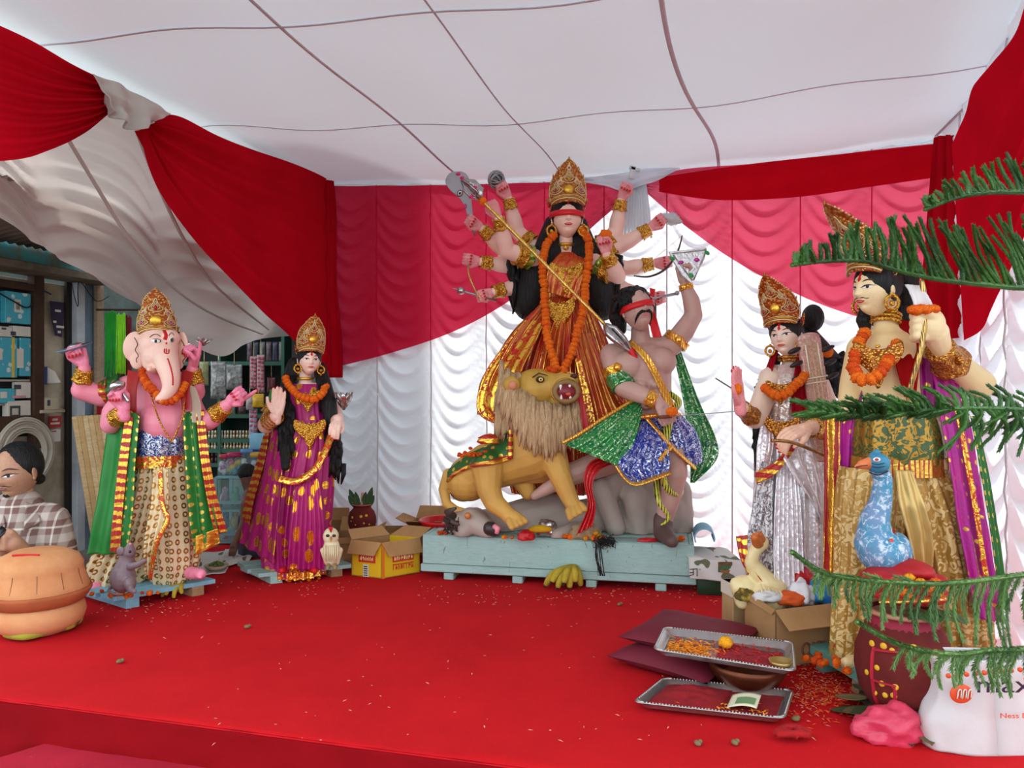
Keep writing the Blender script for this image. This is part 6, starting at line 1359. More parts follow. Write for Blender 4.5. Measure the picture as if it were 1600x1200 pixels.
def news_mat(name, seed=0):
    m = N(name); c = m.mp('UV', (14, 40, 1), loc=(seed, seed, 0)); b = m.n('ShaderNodeTexBrick', {'Vector': c, 'Scale': 1., 'Color1': (.9, .9, .9, 1), 'Color2': (.2, .2, .2, 1), 'Mortar': (1, 1, 1, 1), 'Mortar Size': .25}).outputs['Fac']
    n = m.noise(m.mp('UV', (3, 3, 1), loc=(seed, 0, 0)), 1.2, 1); pic = m.ramp(n, .6, .62); t = m.ramp(m.noise(m.mp('UV', (90, 60, 1)), 1.5, 3), .45, .55)
    cc = m.mix(m.math('MULTIPLY', t, m.math('SUBTRACT', 1., b)), '#c9c6be', '#8d8a84'); cc = m.mix(pic, cc, m.mix(m.noise(m.mp('UV', (9, 9, 1)), 2, 3), '#6a4a3a', '#5a7a5a'))
    return m.done(m.pbr(cc, .8, 0, None, .2))
def paper(pts, label, z=.0, nu=24, nv=18, seed=0, wav=.012, cat='newspaper', name='newspaper_sheet'):
    a, b, c, d = [V(p) for p in pts]; g = G()
    def pt(u, v): return lerp(lerp(a, b, u), lerp(d, c, u), v)+V((0, 0, max(.003, wav*(.7+mnoise.noise(V((u*3, v*3, seed)))))))
    g.grid(pt, nu, nv); o = solo(name, g, news_mat('newsprint_%d' % seed, seed), label, cat, solid=.0015); return o
paper((FL(285, 905), FL(352, 897), FL(372, 862), FL(300, 866)), 'creased newspaper sheet on the ledge right of the green shawl', seed=1); paper((FL(335, 893), FL(390, 880), FL(405, 855), FL(352, 862)), 'newspaper sheet on the ledge next to the magenta goddess', seed=2, wav=.02)
g = G(); g.lathe(Q(338, 888, 3.97)+V((0, 0, -.0)), [(.002, 0), (.05, .003), (.066, .02), (.062, .022), (.045, .008), (.002, .006)], 24); pb = FL(338, 889, .015)
bw_ = thing('clay_saucer', pb, 'shallow clay saucer with green leaves on the newspaper', 'saucer'); g = G(); g.lathe(pb, [(.002, 0), (.045, .003), (.06, .02), (.056, .022), (.04, .008), (.002, .006)], 24); g.build('saucer', plain('pale_clay', '#b8a48c', .8), bw_)
for i in range(9): g = G(); a_ = i*.8; g.ell(pb+V((.02*math.cos(a_), .02*math.sin(a_), .022+.004*(i % 3))), (.022, .008, .007), Matrix.Rotation(a_, 3, 'Z') @ Matrix.Rotation(.4, 3, 'Y'), 8, 6); g.build('leaf', plain('leaf_dull%d' % i, '#5a6a34', .7), bw_)
# shelves with rows of little bottles
DSH = 5.45; P = PX(DSH); k = DSH/F
rack = thing('shelf_rack', V((P(330, 0).x, DSH, -.05)), 'dark green shop shelf rack stocked with small bottles and packets', 'shelf')
for y in (512, 568, 650, 688, 704, 726): g = G(); g.box((P(345, y).x, DSH+.1, P(345, y).z), (200*k, .26, 6*k)); g.build('shelf_board', M_green, rack, smooth=False)
for x in (246, 345, 444): g = G(); g.box((P(x, 620).x, DSH+.1, .9), (5*k, .27, 2.2)); g.build('upright', M_green, rack, smooth=False)
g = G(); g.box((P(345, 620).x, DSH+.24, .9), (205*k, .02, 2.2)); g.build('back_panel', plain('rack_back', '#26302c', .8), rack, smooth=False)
vial = G(); vial.lathe((0, 0, 0), [(.001, 0), (.009, 0), (.009, .022), (.006, .026), (.006, .03), (.0075, .03), (.0075, .055), (.001, .056)], 10)
vm = [mesh_of(vial, plain('vial_'+n_, c_, .3, .5 if n_ == 'gold' else 0), name='vial') for n_, c_ in (('gold', '#d8c49a'), ('red', '#a03a44'), ('cream', '#cfc4b0'), ('dark', '#4a2c30'))]
def stock(me, px, ytop, mat4=None, name='nail_polish_bottle', label='', group='', d=0., s=1.0):
    o = bpy.data.objects.new(name, me); COL.objects.link(o); o.location = P(px, ytop, d); o.scale = (s, s, s); props(o, label, 'bottle', group); return o
for row, (y, lab) in enumerate(((683.5, 'small gold-capped bottle in the upper bottle row of the shop rack'), (700, 'small gold-capped bottle in the lower bottle row of the shop rack'))):
    for i in range(16): stock(vm[0 if random.random() < .7 else 2], 322+i*4.9+random.uniform(-.4, .4), y+1.3, None, 'cosmetic_bottle', lab, 'bottle row %s in the shop rack' % ('above', 'below')[row], -.01, 1.0)
for i in range(9): stock(vm[3], 326+i*6.2, 723, None, 'cosmetic_bottle', 'dark little bottle on the lowest rack shelf', 'dark bottles on the lowest rack shelf', -.01, 1.3)
# hanging packets
def packet(x0, y0, x1, y1, col, label, d=-.25, name='packet', rows=0, shiny=.3, cat='packet', cmat=None, hang=True):
    t = thing(name, P((x0+x1)/2, y1, d), label, cat); g = G(); w, h = (x1-x0)/2*k, (y1-y0)/2*k; c = P((x0+x1)/2, (y0+y1)/2, d)
    g.grid(lambda u, v: c+V(((2*u-1)*w, -.014*math.sin(PI*u)*math.sin(PI*v)*(1+.6*nz(u*4, v*4, x0)), (1-2*v)*h)), 10, 10)
    o = g.build('pouch', cmat or plain('pouch_%d_%d' % (x0, y0), col, shiny, 0, .35, 50, .8, 40), t, solid=.004)
    if hang: G().tube([P((x0+x1)/2, y0+1, d), P((x0+x1)/2, y0-6, d), P((x0+x1)/2, (568 if y0 > 570 else 512)+2, 0)], .0015, 5).build('hanging_string', M_pale, t)
    for i in range(rows):
        yy = lerp(y0, y1, (i+.5)/rows)
        for s in (-.5, .5): gg = G(); gg.box(P((x0+x1)/2+s*(x1-x0)/2, yy, d-.012), ((x1-x0)*.4*k, .008, (y1-y0)/rows*.6*k), None, .002); gg.build('sachet', plain('sachet_%d_%d_%d' % (x0, i, s*2), '#a8485c' if i % 2 else '#b8606a', .35), t)
    return t
M_clearbag = plain('clear_bag', '#9a9a96', .15, .2, .5, 40, 1, 30, col2='#4a4a48')
packet(330, 566, 353, 622, '#8d8a88', 'clear plastic packet with pale goods in the shop rack', cmat=M_clearbag); packet(354, 570, 378, 608, '#a4abb2', 'clear plastic packet with blue print in the shop rack', cmat=M_clearbag)
packet(312, 566, 326, 602, '#7a7a50', 'olive packet hanging beside the raised pink hand', -.24); packet(391, 558, 401, 606, '#b89a9a', 'strip of red sachets hanging left in the shop rack', -.26, rows=8, name='sachet_strip'); packet(402, 556, 413, 612, '#b89a9a', 'strip of red sachets hanging right in the shop rack', -.28, rows=9, name='sachet_strip')
packet(395, 616, 412, 636, '#d8a824', 'yellow packet hanging near the raised palm of the magenta goddess', -.3); packet(385, 620, 396, 640, '#a89a98', 'grey packet left of the yellow packet', -.29); packet(418, 590, 430, 614, '#7c3038', 'dark red packet deep in the shop rack', -.2)
packet(390, 640, 402, 690, '#9aa4b4', 'blue and red striped sachet strip below the yellow packet', -.27, rows=7, name='sachet_strip'); packet(340, 636, 352, 648, '#9aa8a4', 'small pale packet on the rack shelf', .02, hang=False); packet(355, 634, 368, 648, '#6a8a7a', 'small green and white packet on the rack shelf', .02, hang=False); packet(372, 635, 384, 648, '#5a3a3c', 'small maroon packet on the rack shelf', .02, hang=False)
for i in range(6): packet(386+i*10, 534, 394+i*10, 565, ('#6a5a60', '#4a4a58', '#7a7a74')[i % 3], ('dusky', 'slate', 'ash', 'rosy', 'dim', 'faded')[i]+' packet on the top rack shelf', .02, hang=False)
# glass cabinet with jars on top
DC = 4.55; P = PX(DC); k = DC/F
cab = thing('glass_cabinet', V((P(368, 0).x, DC, 0)), 'pale blue glass display cabinet with bagged goods in the shop', 'cabinet')
M_cabf = plain('cabinet_blue', '#7fb0b4', .5); M_glass = N('cabinet_glass'); M_glass = M_glass.done(M_glass.mixsh(.85, M_glass.pbr('#cfe4e2', .1, 0, None, .5), M_glass.n('ShaderNodeBsdfTransparent', {'Color': (.9, .97, .96, 1)}).outputs[0]))
zc = P(368, 746).z; x0, x1 = P(337, 0).x, P(412, 0).x
for x in (x0, x1):
    for y in (DC, DC+.25): g = G(); g.box((x, y, zc/2), (.018, .018, zc)); g.build('post', M_cabf, cab, smooth=False)
for z in (.012, P(368, 835).z, P(368, 798).z, P(368, 765).z-.08, zc): g = G(); g.box(((x0+x1)/2, DC+.125, z), (x1-x0, .26, .012)); g.build('shelf', M_cabf, cab, smooth=False)
g = G(); g.box(((x0+x1)/2, DC-.004, zc/2), (x1-x0, .004, zc-.02)); g.build('glass_pane', M_glass, cab, smooth=False); g = G(); g.box(((x0+x1)/2, DC+.26, zc/2), (x1-x0, .01, zc)); g.build('back', plain('cabinet_back', '#9fc0bc', .6), cab, smooth=False)
cols = ['#d8a8c4', '#6fc0a0', '#c86a94', '#e6e6e4', '#7aa6d0', '#d8b080', '#c4c8cc', '#7fd0b0', '#d884a0', '#4a7ab4', '#e0d070', '#b8c4d4']
for r_, y in enumerate((797, 834, 871)):
    for i in range(4):
        d_ = .06+.0*i; xx = 343+i*17; c = cols[(r_*4+i) % 12]; g = G(); zb = P(xx, y).z+.008; w = 7*k
        g.ell((P(xx, 0).x, DC+.08, zb+.045), (w, .04, .045), None, 14, 8); g.cap((P(xx, 0).x, DC+.08, zb+.07), .012, (P(xx, 0).x+.004, DC+.08, zb+.1), .02, 8)
        solo('candy_bag', g, plain('bag_'+str(r_)+str(i), c, .25, 0, .35, 40, .6, 50), ('%s bag of goods, %s in the %s row of the glass cabinet' % (('pinkish', 'greenish', 'rosy', 'whitish', 'bluish', 'sandy', 'silvery', 'minty', 'flushed', 'navy', 'yellowish', 'pale grey')[r_*4+i], ('first', 'second', 'third', 'last')[i], ('top', 'middle', 'bottom')[r_])), 'bag')
def jar(x, y, r, h, lid, fill, label):
    b = V((P(x, 0).x, DC+.08, zc+.006)); t = thing('jar', b, label, 'jar')
    g = G(); g.lathe(b, [(.002, 0), (r*.95, 0), (r, .01), (r, h*.8), (r*.8, h*.9), (r*.8, h)], 20); g.build('glass', M_glass, t)
    for i in range(14): a_ = i*2.4; q_ = r*.6*math.sqrt((i % 5)/5); gg = G(); gg.ell(b+V((q_*math.cos(a_), q_*math.sin(a_), .015+h*.6*i/14)), .02, None, 8, 6); gg.build('sweet', plain('sweet_%d_%d' % (x, i % 3), fill[i % len(fill)], .4), t)
    g = G(); g.lathe(b, [(.002, h), (r*.88, h), (r*.88, h+.025), (.002, h+.026)], 20); g.build('lid', plain('lid%d' % x, lid, .4), t)
jar(344, 745, .04, .1, '#c23a50', ('#d8d0d8', '#a85a90'), 'small jar with pink lid on the glass cabinet, leftmost'); jar(360, 745, .055, .11, '#b0305a', ('#d0406a', '#d8b84a', '#4aa0c0'), 'round jar with crimson lid and coloured sweets on the glass cabinet'); jar(378, 745, .04, .13, '#5a90c0', ('#d8e0e4', '#4a5a6a'), 'clear jar with blue lid on the glass cabinet'); jar(395, 745, .05, .11, '#d8a840', ('#c8d0d4', '#6a8ab0'), 'jar with yellow lid on the glass cabinet, rightmost')
g = G(); g.box(V((P(388, 0).x, DC+.18, zc+.2)), (.09, .05, .1), None, .004); solo('carton', g, plain('carton_aqua', '#86c4dc', .5), 'light blue carton standing behind the jars', 'carton')
g = G(); g.box(V((P(388, 0).x, DC+.18, zc+.075)), (.1, .08, .14), None, .004); solo('carton', g, plain('carton_navy', '#2c4a94', .5), 'navy blue carton behind the jars', 'carton')
# glowing tube added to light the shop interior
tl = thing('added_tube_light', V((-2.35, 5.3, 1.75)), 'white tube light added to brighten the shop', 'added lamp'); m = N('tube_glow'); m = m.done(m.n('ShaderNodeEmission', {'Color': (1, .98, .94, 1), 'Strength': 14.}).outputs[0])
g = G(); g.tube([Q(268, 546, 5.0), Q(296, 540, 5.2)], .014, 10); g.build('tube', m, tl); g = G(); g.tube([Q(266, 541, 5.02), Q(298, 535, 5.22)], .02, 6, flat=.4); g.build('fitting', M_postw, tl)

# ---------------------------------------------------------------- people
DM = 3.5; P = PX(DM); k = DM/F
man = thing('person', V((P(40, 0).x, DM, -.45)), 'person with tied-back dark hair in a brown plaid shirt looking down at a phone', 'person')
M_mskin = skinm('tan_skin', '#b98a6c', '#a5705a', .5, 8, .5)
m = N('plaid'); c = m.co(); sp_ = m.n('ShaderNodeSeparateXYZ', {0: c}).outputs
def band(v, per, off, w): f = m.math('FRACT', m.math('ADD', m.math('MULTIPLY', v, 1/per), off)); return m.ramp(m.math('ABSOLUTE', m.math('SUBTRACT', f, .5)), w, w*.8)
fx = m.math('MAXIMUM', m.math('MULTIPLY', band(sp_[0], .085, 0, .2), .5), band(sp_[0], .085, .5, .05)); fz = m.math('MAXIMUM', m.math('MULTIPLY', band(sp_[2], .095, 0, .2), .5), band(sp_[2], .095, .5, .05))
f = m.math('MULTIPLY', m.math('ADD', fx, fz), .62); M_plaid = m.done(m.pbr(m.mix(f, '#7d5f56', '#ddd2c6'), .85, 0, m.bump(m.noise(c, 200, 2), .2, .002), .2))
g = G(); g.limb([P(30, 800), P(38, 850), P(40, 930), P(40, 1010)], [38*k, 56*k, 54*k, 56*k], 18); g.cap(P(-8, 812), 26*k, P(78, 812), 27*k)
g.limb([P(80, 815), P(92, 860, -.03), P(82, 905, -.1), P(40, 872, -.24)], [28*k, 26*k, 24*k, 17*k]); g.limb([P(-10, 815), P(-40, 870, -.05), P(-30, 900, -.12), P(4, 862, -.26)], [27*k, 24*k, 22*k, 16*k])
skin('shirt', g, M_plaid, man, .008, 3)
g = G(); g.limb([P(34, 762), P(32, 790), P(26, 806, -.02)], [17*k, 19*k, 24*k]); g.limb([P(44, 876, -.23), P(32, 858, -.27), P(22, 850, -.29)], [12*k, 12*k, 13*k]); g.limb([P(2, 864, -.26), P(8, 852, -.29)], [12*k, 12*k])
for i in range(4): g.limb([P(20-i*1, 842+i*5, -.3), P(8, 840+i*5.5, -.325), P(-2, 842+i*5, -.32)], [5.2*k, 4.8*k, 4*k])
g.limb([P(26, 842, -.29), P(18, 832, -.31), P(10, 829, -.315)], [6*k, 5*k, 4.5*k])
skin('body', g, M_mskin, man, .005, 2)
g = G(); g.ell(P(16, 838, -.05), (24*k, .1, 34*k)); g.ell(P(14, 856, -.055), (24*k, .11, 50*k)); skin('undershirt', g, foil('grey_print_shirt', '#8f9088', '#d4d4d0', 'blobs', 14, .3, 'Object', rough=.8, groom=.8), man, .008, 3)
for s, x0, x1 in ((-1, -10, 6), (1, 60, 40)): sheet('collar', man, [P(x0, 790, -.02), P(x0+4*s, 815, -.09)], [P(x1, 784, -.06), P(x1-2*s, 830, -.16)], M_plaid, 8, 8, .004, 1, solid=.008)
Mw, hd = head(man, P(26, 737, -.03), 31*k, -.2, .2, 0, M_mskin, tilak=False, must=True, lipm=plain('man_lips', '#8d5a4c', .5))
hair_cap(man, Mw, .28, .27, (1.04, 1.12, 1.2)); g = G(); g.ell(P(60, 748, .05), (10*k, .03, 9*k)); g.ell(P(48, 722, .05), (16*k, .05, 18*k)); g.build('hair_bun', M_hair, man)
g = G(); g.tube([Mw @ V((x, face_y(x, z)-.02, z)) for x, z in ((-.12, -.95), (0, -1.0), (.12, -.95))], .08*31*k, 8); g.build('beard', M_hair, hd)
ph = G(); ph.box(P(-4, 836, -.335), (.036, .01, .075), Matrix.Rotation(-.6, 3, 'X') @ Matrix.Rotation(.5, 3, 'Y'), .004); solo('mobile_phone', ph, plain('phone_black', '#15161a', .25), 'black mobile phone in the hands of the person in plaid', 'phone')
# crouching person half hidden behind the magenta goddess
DP = 4.28; P = PX(DP); k = DP/F
kid = thing('person', V((P(392, 0).x, DP, 0)), 'dark-haired person crouching behind the magenta goddess with one arm down', 'person')
g = G(); g.limb([P(398, 775), P(402, 810), P(404, 850)], [18*k, 28*k, 30*k]); g.limb([P(386, 790, -.02), P(384, 815, -.06), P(372, 838, -.12)], [11*k, 8*k, 6*k]); g.cap(P(386, 745), 11*k, P(390, 765), 9*k); g.limb([P(372, 838, -.12), P(366, 852, -.14)], [6*k, 5.5*k])
for i in range(4): g.limb([P(362+i*3, 852, -.14), P(359+i*3, 862, -.15), P(358+i*3, 868, -.14)], [2.4*k, 2.1*k, 1.7*k])
skin('body', g, skinm('dark_skin', '#6e4636', '#5a3628', .5, 8, .5), kid, .005, 3)
g = G(); g.ell(P(386, 738, .01), (14*k, .055, 14*k)); g.ell(P(392, 748, .03), (12*k, .05, 14*k)); g.build('hair', M_hair, kid)
g = G(); g.limb([P(402, 785, .0), P(404, 815, .01), P(406, 862, .01)], [22*k, 32*k, 33*k]); skin('shirt', g, plain('dark_tee', '#3a3c48', .8), kid, .008, 3)
# ---------------------------------------------------------------- offerings and clutter on the stage
M_card = grime('brown_cardboard', '#b38a60', '#9c7448', 3); M_cardin = grime('cardboard_inside', '#a98158', '#8d673f', 3)
def carton(name, c, ux, uy, w, d, h, mat, label, flaps=(), lip=.003, cat='box'):
    """open carton: base corner c, edge directions ux (length w) and uy (length d)"""
    ux, uy = V(ux).normalized(), V(uy).normalized(); t = thing(name, V(c)+ux*w/2+uy*d/2, label, cat); c = V(c)
    def panel(nm, p, e1, e2, n, m_): g = G(); g.rings([[p, p+e1, p+e1+e2, p+e2], [q+n*.005 for q in (p, p+e1, p+e1+e2, p+e2)]]); return g.build(nm, m_, t, smooth=False)
    Z = V((0, 0, h)); z0 = V((0, 0, .002))
    fr = panel('front_panel', c+z0, ux*w, Z, uy, mat); lf = panel('left_panel', c+z0, uy*d, Z, ux, mat); panel('right_panel', c+ux*w+z0, uy*d, Z, -ux, mat); panel('back_panel', c+uy*d+z0, ux*w, Z, -uy, M_cardin); panel('bottom_panel', c+z0, ux*w, uy*d, V((0, 0, 1)), M_cardin)
    for side, ang, ln in flaps:
        p, e, o = {'f': (c, ux*w, -uy), 'b': (c+uy*d, ux*w, uy), 'l': (c, uy*d, -ux), 'r': (c+ux*w, uy*d, ux)}[side]
        v = (o*math.cos(ang)+V((0, 0, 1))*math.sin(ang))*ln; k_ = .06
        g = G(); n = e.normalized().cross(v.normalized()); q = [p+Z+z0, p+e+Z+z0, p+e*(1-k_)+v+Z+z0, p+e*k_+v+Z+z0]; g.rings([q, [x+n*.004 for x in q]]); g.build('flap', M_card, t, smooth=False)
    return t, fr, lf
def mark_on(parent, p, e1, e2, n, rects, mat, name='print', off=.0015):
    for (a, b, c, d) in rects:
        q = [p+e1*a+e2*b, p+e1*c+e2*b, p+e1*c+e2*d, p+e1*a+e2*d]; g = G(); g.rings([[x+n*off for x in q], [x+n*(off+.0008) for x in q]]); g.build(name, mat, parent, smooth=False)
def glyphs(x0, x1, y0, y1, n, seed, bar=True):
    r = random.Random(seed); out = [(x0, y1-(y1-y0)*.16, x1, y1)] if bar else []; w = (x1-x0)/n
    for i in range(n):
        a = x0+i*w; out.append((a+w*.12, y0, a+w*.3, y1)); 
        if r.random() < .8: out.append((a+w*.3, y0+(y1-y0)*r.choice((.1, .4, .6)), a+w*.75, y0+(y1-y0)*r.choice((.3, .55, .75))))
        if r.random() < .6: out.append((a+w*.62, y0, a+w*.78, y0+(y1-y0)*.6))
    return out
# yellow printed carton
c0 = FL(596.6, 905); c1 = FL(656, 895); c2 = FL(562.5, 901); ex, ey = (c1-c0), (c2-c0)
M_ycard = grime('yellow_carton', '#d8b422', '#c79c14', 3, (.2, .8)); M_redpr = plain('red_print', '#c02818', .6); M_orpr = plain('orange_stripe', '#d8701c', .6)
yb, f_, l_ = carton('carton', c0, ex, ey, ex.length, ey.length+.05, .175, M_ycard, 'open yellow carton with red lettering left of the blue platform', (('f', -1.15, .075), ('l', -1.1, .07), ('b', .9, .06), ('r', .5, .09)))
ux, uy = ex.normalized(), ey.normalized(); W_, D_ = ex.length, ey.length+.05
mark_on(f_, c0, ux*W_, V((0, 0, .175)), -uy, [(.0, 0, .06, 1)], M_orpr, 'orange_edge'); mark_on(f_, c0, ux*W_, V((0, 0, .175)), -uy, [(.27, .42, .82, .68)], M_redpr, 'red_panel'); mark_on(f_, c0, ux*W_, V((0, 0, .175)), -uy, glyphs(.3, .8, .46, .62, 8, 1), plain('cream_print', '#e8d890', .6), 'lettering', .003); mark_on(f_, c0, ux*W_, V((0, 0, .175)), -uy, glyphs(.27, .82, .2, .36, 8, 2), M_redpr, 'lettering')
mark_on(l_, c0, uy*D_, V((0, 0, .175)), -ux, [(.2, .42, .75, .66)], M_redpr, 'red_panel'); mark_on(l_, c0, uy*D_, V((0, 0, .175)), -ux, glyphs(.26, .7, .48, .6, 6, 3, False), plain('cream_print2', '#e8d890', .6), 'lettering', .003); mark_on(l_, c0, uy*D_, V((0, 0, .175)), -ux, [(.42, .02, .6, .36)], M_whitep, 'bar_label'); mark_on(l_, c0, uy*D_, V((0, 0, .175)), -ux, [(.45, .05+.06*i, .57, .08+.06*i) for i in range(5)], M_dark, 'bar', .003)
b0 = FL(560, 894)+V((-.02, .03, 0)); carton('carton', b0+V((-.11, .02, 0)), (1, .1, 0), (-.1, 1, 0), .16, .2, .16, M_card, 'plain brown open carton behind the owl statue', (('f', -1.2, .03), ('b', 1.0, .08), ('r', .5, .1)))
carton('carton', b0+V((-.1, .27, 0)), (1, .05, 0), (-.05, 1, 0), .3, .22, .135, M_card, 'low brown carton under the leaf-topped pot', ())
carton('carton', b0+V((.22, .34, 0)), (1, -.1, 0), (.1, 1, 0), .24, .2, .17, M_card, 'brown carton with raised flaps by the red tub', (('f', .35, .12), ('l', .4, .08), ('b', 1, .08)))
carton('carton', b0+V((-.28, .3, 0)), (1, .05, 0), (-.05, 1, 0), .16, .18, .17, M_cardin, 'brown carton standing behind the skirt of the magenta goddess', (('b', 1.3, .07),))
# painted pots
def clay_pot(name, c, r, h, label, neckr=.62, mat=None, dots=True, rim=None, seed=0):
    t = thing(name, c, label, 'pot'); c = V(c)
    pr = [(.55, 0), (.62, .01), (.9, .2), (1., .42), (.98, .6), (.86, .76), (neckr+.06, .84), (neckr, .89), (neckr, .95), (neckr+.1, .98), (neckr+.12, 1.0), (neckr-.06, 1.0), (neckr-.08, .9), (.02, .3)]
    g = G(); g.lathe(c, [(a*r, b*h) for a, b in pr], 40); g.build('body', mat, t)
    g = G(); g.lathe(c, [((neckr+.02)*r, .955*h), ((neckr+.13)*r, .975*h), ((neckr+.14)*r, 1.002*h), ((neckr-.05)*r, 1.006*h), ((neckr-.05)*r, .96*h)], 40); g.build('rim', rim, t)
    return t
M_maroon = grime('maroon_clay', '#6e2420', '#571a18', 5); M_rimc = plain('pinkish_rim', '#a05a4a', .6); M_dab = plain('yellow_dab', '#d8a820', .6)
def dabs(t, c, r, h, lst):
    pr = [(.55, 0), (.62, .01), (.9, .2), (1., .42), (.98, .6), (.86, .76), (.68, .84)]
    for (a, v, s) in lst:
        i = max(j for j in range(len(pr)-1) if pr[j][1] <= v); q = lerp(pr[i][0], pr[i+1][0], (v-pr[i][1])/(pr[i+1][1]-pr[i][1]))
        p = V(c)+V((q*r*math.sin(a), -q*r*math.cos(a), v*h)); n = V((math.sin(a), -math.cos(a), 0)); M = frame(p, n, (0, 0, 1)).to_3x3(); G().ell(p, (s, .003, s), M, 10, 6).build('yellow_dab', M_dab, t)
pc = Q(566, 836, 4.17); pt_ = clay_pot('clay_pot', pc, .076, .17, 'small maroon clay pot with pointed green leaves on a carton', .62, M_maroon, rim=M_rimc); dabs(pt_, pc, .076, .17, [(-.6, .62, .007), (.1, .66, .008), (.5, .68, .008), (.3, .45, .005), (-.3, .4, .004), (.7, .4, .005), (-.7, .5, .004), (.15, .3, .004)])
def leaf(root, p, d, ln, w, mat, n=(0, -1, 0), bend=0.):
    p, d = V(p), V(d).normalized(); s_ = d.cross(V(n)).normalized(); up = s_.cross(d); g = G()
    g.grid(lambda u, v: p+d*(ln*v)+s_*((u-.5)*2*w*math.sin(PI*min(1, v*.92+.08))**.8)+up*(bend*v*v+.25*w*abs(u-.5)), 6, 10); return g.build('leaf', mat, root, solid=.0015)
M_leaf = plain('mango_leaf', '#35552a', .45, 0, .35, 20)
for dx, dz, ln, px in ((-.35, 1, .11, -.03), (-.15, 1, .09, -.02), (.3, 1, .12, .025), (.15, 1, .09, .01), (.5, .9, .08, .03), (-.5, .8, .08, -.03)): leaf(pt_, pc+V((px, -.01, .15)), (dx, -.1, dz), ln, .017, M_leaf)
g = G(); g.limb([pc+V((0, -.01, .15)), pc+V((0, -.01, .2)), pc+V((.004, -.01, .225))], [.007, .006, .009]); g.build('coconut_tuft', plain('tuft_pink', '#c8907a', .7), pt_)
# large pot, front right
pc = FL(1411, 1108, .03); pt_ = clay_pot('clay_pot', pc, .128, .285, 'large maroon clay pot with yellow dabs at the front right', .70, M_maroon, rim=plain('tan_rim', '#a8785a', .7)); P0 = pc
dabs(pt_, pc, .128, .285, [(-1.2, .7, .01), (-.9, .71, .01), (-.25, .73, .013), (.25, .69, .012), (-.7, .69, .008), (-.35, .68, .008), (-1.0, .5, .008), (-1.25, .42, .008), (-.9, .36, .009), (-.62, .36, .009), (-1.1, .24, .008), (-.85, .25, .008), (-.66, .27, .009), (.4, .6, .008), (.42, .4, .007), (.42, .22, .007), (.46, .12, .008), (-.6, .1, .008)])
def stripe(t, c, r, h, a0, v0, a1, v1, w, mat):
    pr = [(.55, 0), (.62, .01), (.9, .2), (1., .42), (.98, .6), (.86, .76), (.70, .84), (.70, .9)]; P_ = []
    for j in range(16):
        f = j/15; a, v = lerp(a0, a1, f), lerp(v0, v1, f); i = max(q for q in range(len(pr)-1) if pr[q][1] <= v); q = lerp(pr[i][0], pr[i+1][0], (v-pr[i][1])/(pr[i+1][1]-pr[i][1])); P_.append(V(c)+V((q*r*math.sin(a), -q*r*math.cos(a), v*h)))
    G().tube(P_, [(.003, w)]*16 if abs(v0-v1) < .1 else [(w, .003)]*16, 8, up=(0, -1, 0)).build('red_stripe', mat, t)
M_vstr = plain('vermilion_stripe', '#a8142a', .7)
for a in ((-1.1, .1, -1.1, .68), (-.62, .08, -.62, .38), (.42, .1, .42, .62), (-1.1, .37, -.62, .37), (-1.1, .66, -.4, .7)): stripe(pt_, pc, .128, .285, *a, .008, M_vstr)
G().lathe(pc, [(.075, .235), (.1, .232), (.092, .25), (.0925, .272), (.08, .272)], 32).build('red_neck_band', plain('crimson_neck', '#8c1830', .7), pt_)
ct = thing('red_cloth', pc+V((0, 0, .285)), 'folded red and gold cloth heaped on the large maroon pot', 'cloth')
g = G()
for i in range(5): g.ell(pc+V((random.uniform(-.05, .05), random.uniform(-.04, .04), .315+.02*i)), (.1-.01*i, .08, .025), Matrix.Rotation(random.uniform(-.3, .3), 3, 'Y'))
skin('folds', g, plain('red_velvet', '#b0141c', .6, 0, .3, 20, .5, 60), ct, .005, 3)
G().tube(vs([pc+V((-.09, -.05, .32)), pc+V((0, -.095, .335)), pc+V((.1, -.05, .33))], 20), [(.02, .006)]*20, 8, up=(0, 0, 1)).build('gold_trim', M_edge, ct)
for i in range(16): put('marigold', FLOW[3 if i % 2 else 0], Matrix.Translation(pc+V((random.uniform(-.07, .07), random.uniform(-.1, -.02), .35+random.uniform(-.01, .04)))) @ Matrix.Scale(.014, 4), ct)
for i in range(7): leaf(ct, pc+V((-.03+.02*i, -.07, .30)), (random.uniform(-1, 1), -.8, -.25), .07, .014, M_leaf, (0, 0, 1))
st_ = thing('leaf_pile', FL(1385, 1112), 'dark green and brown leaf ring under the large maroon pot', 'leaves')
for i in range(26):
    a = TAU*i/26; leaf(st_, pc+V((.09*math.cos(a), .09*math.sin(a), -.012+.012*(i % 3))), (math.cos(a), math.sin(a), -.12), random.uniform(.07, .12), .026, plain('pile_leaf%d' % (i % 4), ('#3c4420', '#5a4a2a', '#2e3a1a', '#6a5a36')[i % 4], .7), (0, 0, 1))
g = G(); g.lathe(FL(1411, 1108), [(.002, .0), (.1, .0), (.12, .02), (.1, .03), (.002, .028)], 30); g.build('straw_ring', plain('straw_ring', '#4a3a22', .9, 0, .4, 40, 1, 60), st_)
